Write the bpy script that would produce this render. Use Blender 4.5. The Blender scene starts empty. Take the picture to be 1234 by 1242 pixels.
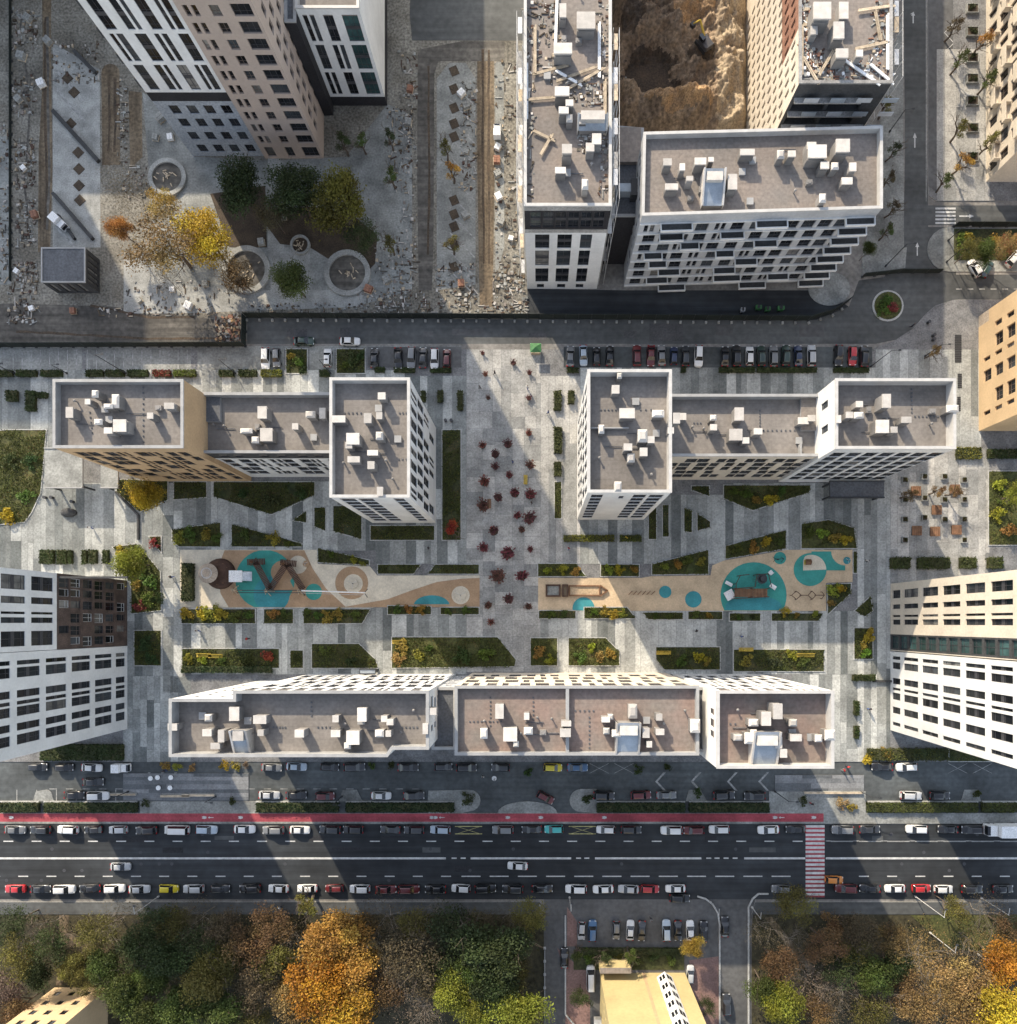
import bpy, bmesh, math, random
from mathutils import Vector

# ------------------------------------------------------------------ camera, sky, sun
S, NX, NY, H = 0.165, 653.0, 755.0, 135.0      # metres per photo pixel on the ground, nadir pixel, camera height
sc = bpy.context.scene
col = sc.collection
cam_d = bpy.data.cameras.new('camera'); cam = bpy.data.objects.new('camera', cam_d); col.objects.link(cam)
sc.camera = cam
cam.location = (0, 0, H); cam.rotation_euler = (0, 0, 0)
cam_d.sensor_fit = 'HORIZONTAL'; cam_d.sensor_width = 36.0
cam_d.lens = 36.0 * (H / S) / 1234.0
cam_d.shift_x = (617 - NX) / 1234.0; cam_d.shift_y = -(621 - NY) / 1234.0
cam_d.clip_start = 1.0; cam_d.clip_end = 6000.0

SUN_EL = math.radians(27.5)
sun_xy = Vector((-0.468, 0.884))               # towards the sun, in the ground plane
SUN_AZ = math.atan2(sun_xy.x, sun_xy.y)
world = bpy.data.worlds.new('World'); sc.world = world; world.use_nodes = True
wn = world.node_tree; wn.nodes.clear()
sky = wn.nodes.new('ShaderNodeTexSky'); sky.sky_type = 'NISHITA'; sky.sun_disc = False
sky.sun_elevation = SUN_EL; sky.sun_rotation = SUN_AZ
sky.air_density = 1.0; sky.dust_density = 1.5; sky.ozone_density = 1.0
bg = wn.nodes.new('ShaderNodeBackground'); bg.inputs[1].default_value = 0.145
wo = wn.nodes.new('ShaderNodeOutputWorld')
hsw = wn.nodes.new('ShaderNodeHueSaturation'); hsw.inputs['Saturation'].default_value = 0.62
wn.links.new(sky.outputs[0], hsw.inputs['Color']); wn.links.new(hsw.outputs[0], bg.inputs[0]); wn.links.new(bg.outputs[0], wo.inputs[0])
sd = bpy.data.lights.new('sun', 'SUN'); sd.energy = 3.1; sd.angle = math.radians(0.6); sd.color = (1.0, 0.86, 0.66)
so = bpy.data.objects.new('sun', sd); col.objects.link(so); so.location = (0, 0, 200)
sv = Vector((sun_xy.x * math.cos(SUN_EL), sun_xy.y * math.cos(SUN_EL), math.sin(SUN_EL)))
so.rotation_euler = (-sv).to_track_quat('-Z', 'Y').to_euler()
sc.view_settings.view_transform = 'Standard'; sc.view_settings.look = 'None'
sc.view_settings.exposure = 1.20; sc.view_settings.gamma = 1.0
sc.view_settings.use_curve_mapping = False

# ------------------------------------------------------------------ helpers
def at(px, py, h=0.0):
    k = S * (H - h) / H
    return Vector(((px - NX) * k, -(py - NY) * k, h))
def hr(r): return H * (1 - 1 / r)               # height whose image is enlarged r times about the nadir
R = random.Random(7)

def tag(o, label=None, cat=None, group=None, kind=None):
    if label: o['label'] = label
    if cat: o['category'] = cat
    if group: o['group'] = group
    if kind: o['kind'] = kind
    return o

PENDING = []    # things whose label gets its place in a row: (object, phrase, row phrase, sort key, end word)
def later(o, phrase, where, key, cat, group=None, word='from left'):
    PENDING.append((o, phrase, where, key, word)); o['category'] = cat
    if group: o['group'] = group
    return o

class MB:
    def __init__(s): s.v = []; s.f = []; s.m = []
    def quad(s, a, b, c, d, m=0):
        n = len(s.v); s.v += [tuple(a), tuple(b), tuple(c), tuple(d)]; s.f.append((n, n+1, n+2, n+3)); s.m.append(m)
    def poly(s, pts, m=0):
        n = len(s.v); s.v += [tuple(p) for p in pts]; s.f.append(tuple(range(n, n+len(pts)))); s.m.append(m)
    def box(s, x0, y0, z0, x1, y1, z1, m=0, rot=0.0, c=None, top=None):
        pts = [(x0,y0),(x1,y0),(x1,y1),(x0,y1)]
        if rot:
            cx, cy = c if c else ((x0+x1)/2, (y0+y1)/2); ca, sa = math.cos(rot), math.sin(rot)
            pts = [(cx+(x-cx)*ca-(y-cy)*sa, cy+(x-cx)*sa+(y-cy)*ca) for x, y in pts]
        s.prism(pts, z0, z1, m, m if top is None else top, bottom=True)
    def prism(s, pts, z0, z1, m=0, mtop=None, bottom=False):
        if area(pts) < 0: pts = pts[::-1]
        k = len(pts); n = len(s.v)
        s.v += [(p[0], p[1], z0) for p in pts] + [(p[0], p[1], z1) for p in pts]
        for i in range(k):
            j = (i+1) % k; s.f.append((n+i, n+j, n+k+j, n+k+i)); s.m.append(m)
        s.f.append(tuple(n+k+i for i in range(k))); s.m.append(m if mtop is None else mtop)
        if bottom: s.f.append(tuple(n+k-1-i for i in range(k))); s.m.append(m)
    def tube(s, a, b, r0, r1=None, n=6, m=0, cap=True):
        a = Vector(a); b = Vector(b); r1 = r0 if r1 is None else r1
        d = (b-a)
        if d.length < 1e-6: return
        d.normalize(); u = d.orthogonal().normalized(); w = d.cross(u); k = len(s.v)
        for i in range(n):
            t = 2*math.pi*i/n; q = u*math.cos(t)+w*math.sin(t)
            s.v.append(tuple(a+q*r0)); s.v.append(tuple(b+q*r1))
        for i in range(n):
            j = (i+1) % n; s.f.append((k+2*i, k+2*j, k+2*j+1, k+2*i+1)); s.m.append(m)
        if cap:
            s.f.append(tuple(k+2*i+1 for i in range(n))); s.m.append(m)
            s.f.append(tuple(k+2*(n-1-i) for i in range(n))); s.m.append(m)
    def disc(s, x, y, z0, z1, r, n=20, m=0, mtop=None, ry=None):
        ry = r if ry is None else ry
        s.prism([(x+r*math.cos(2*math.pi*i/n), y+ry*math.sin(2*math.pi*i/n)) for i in range(n)], z0, z1, m, mtop)
    def mesh(s, name, mats, org=None):
        v = s.v if org is None else [(x-org[0], y-org[1], z-org[2]) for x, y, z in s.v]
        me = bpy.data.meshes.new(name); me.from_pydata(v, [], s.f)
        for mt in (mats if isinstance(mats, (list, tuple)) else [mats]): me.materials.append(mt)
        if len(me.materials) > 1: me.polygons.foreach_set('material_index', s.m)
        me.update(); return me
    def build(s, name, mats, parent=None, org=None, smooth=False):
        if org is None and parent is not None: org = parent.location
        me = s.mesh(name, mats, org)
        if smooth: me.polygons.foreach_set('use_smooth', [True]*len(me.polygons))
        return link(name, me, parent)
def area(p):
    return 0.5*sum(p[i][0]*p[(i+1)%len(p)][1]-p[(i+1)%len(p)][0]*p[i][1] for i in range(len(p)))
def link(name, data, parent=None, loc=None, rz=0.0, scale=None):
    o = bpy.data.objects.new(name, data); col.objects.link(o)
    if parent is not None: o.parent = parent
    if loc is not None: o.location = loc
    if rz: o.rotation_euler.z = rz
    if scale is not None: o.scale = scale
    return o
def empty(name, loc): return link(name, None, None, Vector(loc))
def struct(name, mb, mats, **k):
    o = mb.build(name, mats, **k); o['kind'] = 'structure'; return o
def G(pts): return [tuple(at(x, y)[:2]) for x, y in pts]
def rect(x0, y0, x1, y1): return [(x0,y0),(x1,y0),(x1,y1),(x0,y1)]
def inset(p, d):
    if area(p) < 0: p = p[::-1]
    n = len(p); out = []
    for i in range(n):
        a, b, c = Vector(p[i-1][:2]), Vector(p[i][:2]), Vector(p[(i+1)%n][:2])
        d1 = (b-a).normalized(); d2 = (c-b).normalized()
        n1 = Vector((-d1.y, d1.x)); n2 = Vector((-d2.y, d2.x))
        k = 1+n1.dot(n2)
        q = b+(n1+n2)*(d/max(k, 0.3)); out.append((q.x, q.y))
    return out
def clip(poly, axis, lim, keep_less):
    out = []; n = len(poly)
    for i in range(n):
        a, b = poly[i], poly[(i+1)%n]
        ia = (a[axis] <= lim) == keep_less; ib = (b[axis] <= lim) == keep_less
        if ia: out.append(a)
        if ia != ib:
            t = (lim-a[axis])/(b[axis]-a[axis]); out.append((a[0]+t*(b[0]-a[0]), a[1]+t*(b[1]-a[1])))
    return out
def inside(p, poly):
    x, y = p; r = False; n = len(poly)
    for i in range(n):
        x0, y0 = poly[i]; x1, y1 = poly[(i+1)%n]
        if (y0 > y) != (y1 > y) and x < (x1-x0)*(y-y0)/(y1-y0)+x0: r = not r
    return r

# ------------------------------------------------------------------ materials
MATS = {}
def mat(name, c, rough=0.85, var=0.25, scale=1.0, bump=0.0, obj=False, rnd=0.0, metal=0.0, spec=0.4, c2=None, stain=0.0, detail=0.25, coat=0.0, rc2=None, seam=0.0, streak=0.0, sdir=(0.03, 1.1, 1)):
    """base colour c, broken up by world-space noise towards c2 (or a darker/lighter c); obj: colour comes from the object"""
    m = bpy.data.materials.new(name); m.use_nodes = True; nt = m.node_tree; N = nt.nodes; L = nt.links
    b = N['Principled BSDF']; b.inputs['Roughness'].default_value = rough; b.inputs['Metallic'].default_value = metal
    b.inputs['Specular IOR Level'].default_value = spec
    if coat: b.inputs['Coat Weight'].default_value = coat; b.inputs['Coat Roughness'].default_value = 0.08
    geo = N.new('ShaderNodeNewGeometry')
    oi = N.new('ShaderNodeObjectInfo') if (obj or rnd) else None
    def noise(sc_, det):
        n = N.new('ShaderNodeTexNoise'); n.inputs['Scale'].default_value = sc_; n.inputs['Detail'].default_value = det
        L.new(geo.outputs['Position'], n.inputs['Vector']); return n
    def ramp(src, lo, hi):
        r = N.new('ShaderNodeMapRange'); r.inputs[1].default_value = lo; r.inputs[2].default_value = hi
        L.new(src, r.inputs[0]); return r.outputs[0]
    def mix(kind, f, a, b_):
        x = N.new('ShaderNodeMix'); x.data_type = 'RGBA'; x.blend_type = kind
        if isinstance(f, (int, float)): x.inputs[0].default_value = f
        else: L.new(f, x.inputs[0])
        for sck, v in ((6, a), (7, b_)):
            if isinstance(v, tuple): x.inputs[sck].default_value = v if len(v) == 4 else (*v, 1)
            else: L.new(v, x.inputs[sck])
        return x.outputs[2]
    base = oi.outputs['Color'] if obj else (*c, 1)
    if rc2: base = mix('MIX', oi.outputs['Random'], (*c, 1), (*rc2, 1))
    n1 = noise(scale, 6)
    f = ramp(n1.outputs[0], 0.32, 0.68)
    if c2 is None:
        x = mix('MULTIPLY', 1.0, base, mix('MIX', f, (1-var,)*3, (1+var,)*3))
    else:
        x = mix('MIX', f, base, (*c2, 1))
    if detail:
        n2 = noise(scale*9, 3)
        x = mix('MULTIPLY', 1.0, x, mix('MIX', ramp(n2.outputs[0], 0.3, 0.7), (1-detail,)*3, (1+detail,)*3))
    if stain:
        n3 = noise(scale*0.23, 4)
        x = mix('MULTIPLY', ramp(n3.outputs[0], 0.5, 0.72), x, (1-stain,)*3)
    if seam:
        bt = N.new('ShaderNodeTexBrick'); bt.inputs['Scale'].default_value = 1.0; bt.inputs['Brick Width'].default_value = 9.0; bt.inputs['Row Height'].default_value = 1.0
        bt.inputs['Mortar Size'].default_value = 0.035; bt.inputs['Color1'].default_value = (1,1,1,1); bt.inputs['Color2'].default_value = (1-seam*0.35,)*3+(1,); bt.inputs['Mortar'].default_value = (1-seam,)*3+(1,)
        L.new(geo.outputs['Position'], bt.inputs['Vector']); x = mix('MULTIPLY', 1.0, x, bt.outputs['Color'])
    if streak:
        mp = N.new('ShaderNodeMapping'); mp.inputs['Scale'].default_value = sdir; L.new(geo.outputs['Position'], mp.inputs['Vector'])
        ns = N.new('ShaderNodeTexNoise'); ns.inputs['Scale'].default_value = 1.0; ns.inputs['Detail'].default_value = 4; L.new(mp.outputs[0], ns.inputs['Vector'])
        x = mix('MULTIPLY', 1.0, x, mix('MIX', ramp(ns.outputs[0], 0.3, 0.7), (1-streak,)*3, (1+streak,)*3))
    if rnd:
        x = mix('MULTIPLY', 1.0, x, mix('MIX', oi.outputs['Random'], (1-rnd,)*3, (1+rnd,)*3))
    L.new(x, b.inputs['Base Color'])
    if bump:
        bp = N.new('ShaderNodeBump'); bp.inputs['Strength'].default_value = 0.6; bp.inputs['Distance'].default_value = bump
        L.new(noise(scale*5, 4).outputs[0], bp.inputs['Height']); L.new(bp.outputs[0], b.inputs['Normal'])
    MATS[name] = m; return m
M = MATS
mat('ground', (0.20,0.19,0.175), scale=0.15, stain=0.3, bump=0.03)
mat('dirt', (0.135,0.122,0.098), scale=0.25, c2=(0.235,0.222,0.19), stain=0.45, bump=0.15, detail=0.5)
mat('track', (0.10,0.072,0.044), scale=0.2, c2=(0.155,0.12,0.08), bump=0.10, detail=0.4, streak=0.4, sdir=(1.1, 0.03, 1))
mat('mud', (0.072,0.066,0.058), scale=0.12, c2=(0.125,0.115,0.10), bump=0.08, detail=0.35, stain=0.3, streak=0.35)
mat('concrete', (0.235,0.240,0.226), scale=0.3, var=0.3, stain=0.4, detail=0.25)
mat('pale_concrete', (0.31,0.312,0.295), scale=0.4, var=0.25, stain=0.38, detail=0.22)
mat('asphalt', (0.082,0.086,0.086), scale=0.10, var=0.25, stain=0.25, detail=0.18, streak=0.15)
mat('dark_asphalt', (0.029,0.0325,0.036), scale=0.05, var=0.32, detail=0.2, streak=0.3, stain=0.25)
mat('lane_asphalt', (0.074,0.082,0.084), scale=0.12, var=0.3, stain=0.3, detail=0.2, streak=0.18)
mat('lot_asphalt', (0.10,0.10,0.10), scale=0.12, var=0.25, stain=0.3, detail=0.2)
mat('tar', (0.024,0.025,0.028), scale=0.3, var=0.2)
mat('tar2', (0.07,0.07,0.073), scale=0.3, var=0.2)
mat('joint', (0.17,0.17,0.17), scale=0.4, detail=0.3)
mat('slab', (0.135,0.147,0.143), rc2=(0.425,0.432,0.41), scale=0.35, var=0.17, rnd=0.10, detail=0.25, stain=0.25)
mat('plaza_slab', (0.24,0.243,0.235), rc2=(0.375,0.365,0.34), scale=0.4, var=0.2, rnd=0.08, detail=0.25, stain=0.22)
mat('dark_slab', (0.10,0.11,0.118), rc2=(0.21,0.215,0.22), scale=0.35, var=0.16, rnd=0.10, detail=0.2, stain=0.18)
mat('red_path', (0.20,0.125,0.11), scale=0.3, var=0.2, detail=0.25)
mat('kerb', (0.40,0.40,0.385), scale=0.6, var=0.15)
mat('bike_lane', (0.33,0.06,0.075), scale=0.3, var=0.2, detail=0.18, stain=0.35, streak=0.2)
mat('paint', (0.50,0.50,0.49), scale=1.2, var=0.2, detail=0.3)
mat('worn_paint', (0.30,0.30,0.29), scale=1.4, var=0.4, detail=0.3)
mat('yellow_paint', (0.40,0.36,0.16), scale=1.4, var=0.3)
mat('lawn', (0.030,0.042,0.013), scale=0.25, c2=(0.055,0.053,0.021), detail=0.5, bump=0.10)
mat('lawn_bright', (0.045,0.058,0.015), scale=0.25, c2=(0.078,0.074,0.023), detail=0.5, bump=0.10)
mat('park_floor', (0.030,0.028,0.014), scale=0.12, c2=(0.060,0.050,0.026), detail=0.5, bump=0.15)
mat('soil', (0.058,0.042,0.028), scale=0.5, var=0.3, detail=0.4)
mat('rubber_cream', (0.60,0.54,0.43), scale=0.4, var=0.12, detail=0.12, stain=0.15)
mat('rubber_tan', (0.38,0.255,0.155), scale=0.4, var=0.12, detail=0.12, stain=0.18)
mat('rubber_orange', (0.52,0.40,0.265), scale=0.4, var=0.14, detail=0.12, stain=0.18)
mat('rubber_teal', (0.045,0.27,0.235), scale=0.4, var=0.14, detail=0.10, stain=0.15)
mat('rubber_blue', (0.045,0.24,0.27), scale=0.4, var=0.14, detail=0.10, stain=0.15)
mat('white_wall', (0.67,0.67,0.655), scale=0.25, var=0.08, detail=0.05, stain=0.12)
mat('grey_wall', (0.40,0.41,0.42), scale=0.25, var=0.1, detail=0.08)
mat('dark_wall', (0.048,0.049,0.050), scale=0.3, var=0.2)
mat('black_wall', (0.022,0.021,0.024), scale=0.3, var=0.2)
mat('tan_wall', (0.46,0.32,0.185), scale=0.3, var=0.08, detail=0.08)
mat('orange_wall', (0.54,0.39,0.23), scale=0.3, var=0.08, detail=0.06)
mat('beige_wall', (0.40,0.325,0.275), scale=0.3, var=0.06, detail=0.05)
mat('cream_wall', (0.60,0.53,0.43), scale=0.3, var=0.08, detail=0.08)
mat('yellow_wall', (0.46,0.375,0.19), scale=0.2, var=0.08, detail=0.06, stain=0.12)
mat('blue_grey_wall', (0.30,0.325,0.355), scale=0.3, var=0.08)
mat('brown_wall', (0.085,0.060,0.050), scale=0.5, var=0.4, detail=0.3)
mat('red_brick', (0.26,0.13,0.085), scale=0.6, var=0.25, detail=0.3)
mat('raw_concrete', (0.30,0.29,0.275), scale=0.4, var=0.25, stain=0.3)
mat('bronze_stone', (0.36,0.30,0.24), scale=0.5, var=0.15)
mat('roof', (0.205,0.186,0.168), scale=0.22, var=0.18, stain=0.3, detail=0.14, seam=0.14)
mat('roof_red', (0.25,0.18,0.15), scale=0.20, c2=(0.205,0.18,0.158), stain=0.32, detail=0.16, seam=0.14)
mat('roof_dark', (0.10,0.105,0.115), scale=0.3, var=0.15)
mat('roof_tan', (0.25,0.21,0.18), scale=0.2, c2=(0.20,0.18,0.162), stain=0.3, detail=0.18, seam=0.14)
mat('coping', (0.31,0.31,0.305), scale=0.8, var=0.12, rough=0.6, detail=0.06)
mat('white_coping', (0.46,0.45,0.43), scale=0.8, var=0.10, rough=0.6, detail=0.05)
mat('vent', (0.215,0.205,0.195), scale=0.7, var=0.12, rough=0.6, rnd=0.25, detail=0.06)  # duller than the caps; shade on the vent sides is put into this colour
mat('vent_cap', (0.50,0.47,0.43), scale=0.9, var=0.12, rough=0.6, rnd=0.25, detail=0.08)
mat('sheet_metal', (0.33,0.37,0.41), rough=0.5, metal=0.3, scale=0.6, var=0.15, detail=0.08)
mat('galvanised', (0.5,0.5,0.5), rough=0.45, metal=0.5, scale=0.9, var=0.15)
mat('dark_metal', (0.035,0.037,0.040), rough=0.5, scale=0.9, var=0.1)
mat('pole', (0.55,0.54,0.52), rough=0.5, metal=0.2, scale=0.9, var=0.1)
mat('frame_dark', (0.05,0.05,0.055), rough=0.5, scale=1, var=0.1)
mat('frame_white', (0.55,0.55,0.54), rough=0.5, scale=1, var=0.1)
mat('frame_bronze', (0.13,0.10,0.085), rough=0.5, scale=1, var=0.1)
mat('glass', (0.012,0.014,0.017), rough=0.14, scale=0.5, var=0.3, rnd=0.45, spec=0.4, detail=0)
mat('glass_mid', (0.040,0.046,0.052), rough=0.16, scale=0.5, var=0.3, rnd=0.45, spec=0.4, detail=0)
mat('glass_curtain', (0.17,0.165,0.155), rough=0.25, scale=0.8, var=0.3, rnd=0.4, spec=0.4, detail=0)
mat('glass_teal', (0.030,0.062,0.062), rough=0.14, scale=0.4, var=0.4, rnd=0.4, spec=0.4, detail=0)
mat('fence', (0.018,0.024,0.022), rough=0.7, scale=0.8, var=0.2, rnd=0.2)
mat('wood', (0.17,0.09,0.05), scale=1.2, var=0.25, rnd=0.15)
mat('dark_wood', (0.075,0.042,0.030), scale=1.2, var=0.25, rnd=0.15)
mat('plank', (0.44,0.36,0.26), scale=1.2, var=0.25, rnd=0.3)
mat('yellow_wood', (0.50,0.36,0.06), scale=1.0, var=0.12)
mat('bright_white', (0.74,0.74,0.73), rough=0.5, scale=0.8, var=0.06)
mat('excavated', (0.27,0.195,0.125), scale=0.2, c2=(0.14,0.10,0.068), detail=0.5, bump=0.3, stain=0.4)
mat('wet_soil', (0.045,0.034,0.024), scale=0.3, c2=(0.09,0.062,0.04), bump=0.2, detail=0.4)
mat('clay', (0.36,0.225,0.11), scale=0.4, c2=(0.25,0.165,0.095), bump=0.25, detail=0.45)
mat('pale_earth', (0.38,0.30,0.20), scale=0.3, c2=(0.24,0.18,0.12), bump=0.2, detail=0.4)
mat('sand', (0.45,0.34,0.22), scale=0.3, var=0.2, bump=0.05)
mat('bark', (0.10,0.078,0.060), scale=2.0, var=0.3)
mat('pale_bark', (0.20,0.175,0.15), scale=2.0, var=0.3)
mat('car_paint', (1,1,1), obj=True, rough=0.32, var=0.03, detail=0, coat=0.7, spec=0.5)
mat('car_glass', (0.012,0.014,0.017), rough=0.06, var=0.1, detail=0, spec=0.8)
mat('tyre', (0.016,0.016,0.017), rough=0.9)
mat('headlight', (0.65,0.66,0.66), rough=0.2)
mat('taillight', (0.30,0.012,0.012), rough=0.25)
mat('plastic_green', (0.05,0.16,0.055), rough=0.6)
mat('plastic_red', (0.50,0.05,0.03), rough=0.5)
mat('steel_pale', (0.60,0.63,0.66), rough=0.3, metal=0.4)
mat('obj_paint', (1,1,1), obj=True, rough=0.6, var=0.12, detail=0.1)
mat('skin', (0.45,0.28,0.20), rough=0.6)

def leaf_mat(name):
    m = bpy.data.materials.new(name); m.use_nodes = True; nt = m.node_tree; N = nt.nodes; L = nt.links
    b = N['Principled BSDF']; b.inputs['Roughness'].default_value = 0.6; b.inputs['Specular IOR Level'].default_value = 0.25
    oi = N.new('ShaderNodeObjectInfo'); a = N.new('ShaderNodeAttribute'); a.attribute_name = 'tint'
    hs = N.new('ShaderNodeHueSaturation')
    mr = N.new('ShaderNodeMapRange'); mr.inputs[3].default_value = 0.468; mr.inputs[4].default_value = 0.532
    L.new(a.outputs['Fac'], mr.inputs[0]); L.new(mr.outputs[0], hs.inputs['Hue'])
    sp = N.new('ShaderNodeSeparateColor'); L.new(a.outputs['Color'], sp.inputs[0])
    mv = N.new('ShaderNodeMapRange'); mv.inputs[3].default_value = 0.55; mv.inputs[4].default_value = 1.55
    L.new(sp.outputs[1], mv.inputs[0]); L.new(mv.outputs[0], hs.inputs['Value'])
    L.new(oi.outputs['Color'], hs.inputs['Color']); L.new(hs.outputs[0], b.inputs['Base Color'])
    tr = N.new('ShaderNodeBsdfTranslucent'); L.new(hs.outputs[0], tr.inputs['Color'])
    mx = N.new('ShaderNodeMixShader'); mx.inputs[0].default_value = 0.22
    L.new(b.outputs[0], mx.inputs[1]); L.new(tr.outputs[0], mx.inputs[2])
    L.new(mx.outputs[0], N['Material Output'].inputs['Surface']); M[name] = m
leaf_mat('leaf')
# ------------------------------------------------------------------ the ground, roads and pavements
def sheet(name, pts, z, m, **k):
    mb = MB(); mb.poly([(x, y, z) for x, y in (lambda q: q if area(q) > 0 else q[::-1])(G(pts))])
    return struct(name, mb, M[m], **k)
def raised(name, pts, h, m, mtop=None):
    mb = MB(); mb.prism(G(pts), -0.2, h, 0, 1); return struct(name, mb, [M[m], M[mtop or m]])
def arc(cx, cy, r, a0, a1, n=12, ry=None):
    ry = ry or r
    return [(cx+r*math.cos(math.radians(a0+(a1-a0)*i/n)), cy+ry*math.sin(math.radians(a0+(a1-a0)*i/n))) for i in range(n+1)]
def child_sheet(name, pts, z, m, parent):
    mb = MB(); q = G(pts); q = q if area(q) > 0 else q[::-1]
    mb.poly([(x, y, z) for x, y in q]); return mb.build(name, M[m], parent)

mb = MB(); mb.quad((-2500,-2500,0),(2500,-2500,0),(2500,2500,0),(-2500,2500,0)); struct('ground', mb, M['ground'])

# building footprints (photo pixels at roof level, enlargement) -> used to skip hidden paving
FOOT = {
 'A': ([(64,460),(222,460),(222,543),(64,543)], 1.24), 'B': ([(222,476),(400,476),(400,549),(222,549)], 1.168),
 'C': ([(400,458),(497,458),(497,603),(400,603)], 1.26), 'D': ([(713,448),(815,448),(815,597),(713,597)], 1.27),
 'E': ([(815,478),(998,478),(998,553),(815,553)], 1.168), 'F': ([(1014,459),(1160,459),(1160,544),(1014,544)], 1.24),
 'G': ([(205,838),(520,838),(520,918),(205,918)], 1.33), 'I': ([(552,832),(848,832),(848,916),(552,916)], 1.263),
 'J': ([(870,838),(1012,838),(1012,932),(870,932)], 1.33)}
def foot(k): p, r = FOOT[k]; return [(NX+(x-NX)/r, NY+(y-NY)/r) for x, y in p]

# construction yard
sheet('construction_ground', [(-260,-300),(640,-300),(640,384),(300,384),(298,421),(-260,421)], 0.004, 'dirt')
sheet('mud_track', [(-260,372),(20,368),(140,372),(298,392),(298,419),(-260,419)], 0.008, 'mud')
sheet('dirt_track', [(49,-200),(63,-200),(62,80),(64,200),(61,300),(46,306),(47,180),(52,90)], 0.008, 'track')
sheet('dirt_track', arc(134,88,11,180,360,8)+[(146,200),(124,200)], 0.008, 'track')
sheet('dirt_track', [(156,110),(172,112),(173,190),(158,205)], 0.008, 'track')
sheet('dirt_track', [(579,52),(599,52),(600,200),(598,372),(582,372),(579,200)], 0.008, 'track')
sheet('asphalt_track', [(507,60),(560,50),(612,50),(612,74),(532,74),(527,90),(526,300),(524,352),(508,352),(506,200)], 0.012, 'mud')
sheet('asphalt_yard', [(497,18),(505,-200),(638,-200),(636,49),(500,49)], 0.008, 'asphalt')
sheet('concrete_strip', [(-10,165),(12,165),(13,345),(-10,345)], 0.008, 'concrete')
sheet('concrete_bay', [(64,52),(121,84),(122,300),(64,300)], 0.012, 'pale_concrete')
sheet('concrete_yard', [(173,112),(187,120),(236,190),(330,195),(420,190),(470,126),(500,140),(500,352),(430,372),(220,372),(150,372),(150,320),(188,300)], 0.012, 'concrete')
sheet('concrete_walk', [(150,310),(215,345),(300,352),(440,352),(440,372),(220,380),(150,380)], 0.016, 'pale_concrete')
sheet('concrete_walk', [(325,190),(340,190),(345,300),(376,300),(376,372),(330,372),(325,300)], 0.020, 'pale_concrete')
sheet('parking_island', [(530,95),(545,76),(565,76),(577,95),(577,345),(530,352)], 0.012, 'concrete')
sheet('parking_island', [(601,75),(611,75),(612,300),(601,340)], 0.016, 'concrete')
sheet('garden_ground', [(310,255),(380,250),(430,262),(458,285),(455,320),(440,335),(400,315),(376,300),(340,296)], 0.024, 'soil')
sheet('garden_ground', [(255,235),(322,225),(324,300),(278,300)], 0.024, 'soil')
# diagonal bay lines of the unfinished parking places
for i in range(11):
    y = 98+i*23
    struct_o = sheet('bay_line', [(545,y),(547,y),(577,y+30),(575,y+30)], 0.016, 'worn_paint')
for i, y in enumerate((60, 84, 108, 250, 272)):
    sheet('bay_line', [(66,y+25),(70,y+25),(104,y+62),(100,y+62)], 0.016, 'worn_paint')
for x, y in ((95,185),(96,205),(96,225),(97,243),(86,150),(90,112),(82,95)):
    mb = MB(); p = at(x, y); mb.box(p.x-0.85, p.y-0.85, 0, p.x+0.85, p.y+0.85, 0.10, rot=0.78)
    struct('tree_pit', mb, M['soil'])
for y in (86, 108, 131, 150, 166, 243, 260, 275, 296, 324):
    mb = MB(); p = at(551, y); mb.box(p.x-0.8, p.y-0.9, 0, p.x+0.8, p.y+0.9, 0.10, rot=0.4); struct('tree_pit', mb, M['soil'])
for (a, b, w_) in (((66,136),(121,197),5), ((66,236),(114,291),4), ((72,262),(92,291),3), ((92,64),(118,90),4)):
    mb = MB(); p, q = at(*a), at(*b); d = (q-p).normalized(); n = Vector((-d.y, d.x, 0))*w_*S/2
    mb.prism([tuple((p+n)[:2]), tuple((q+n)[:2]), tuple((q-n)[:2]), tuple((p-n)[:2])], 0, 0.7)
    w = mb.build('retaining_wall', M['dark_wall'], org=p); w.location = p
    later(w, 'low dark retaining wall', 'crossing the pale concrete bay diagonally', a[0]+a[1], 'wall', 'diagonal yard walls', 'from top')

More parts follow.
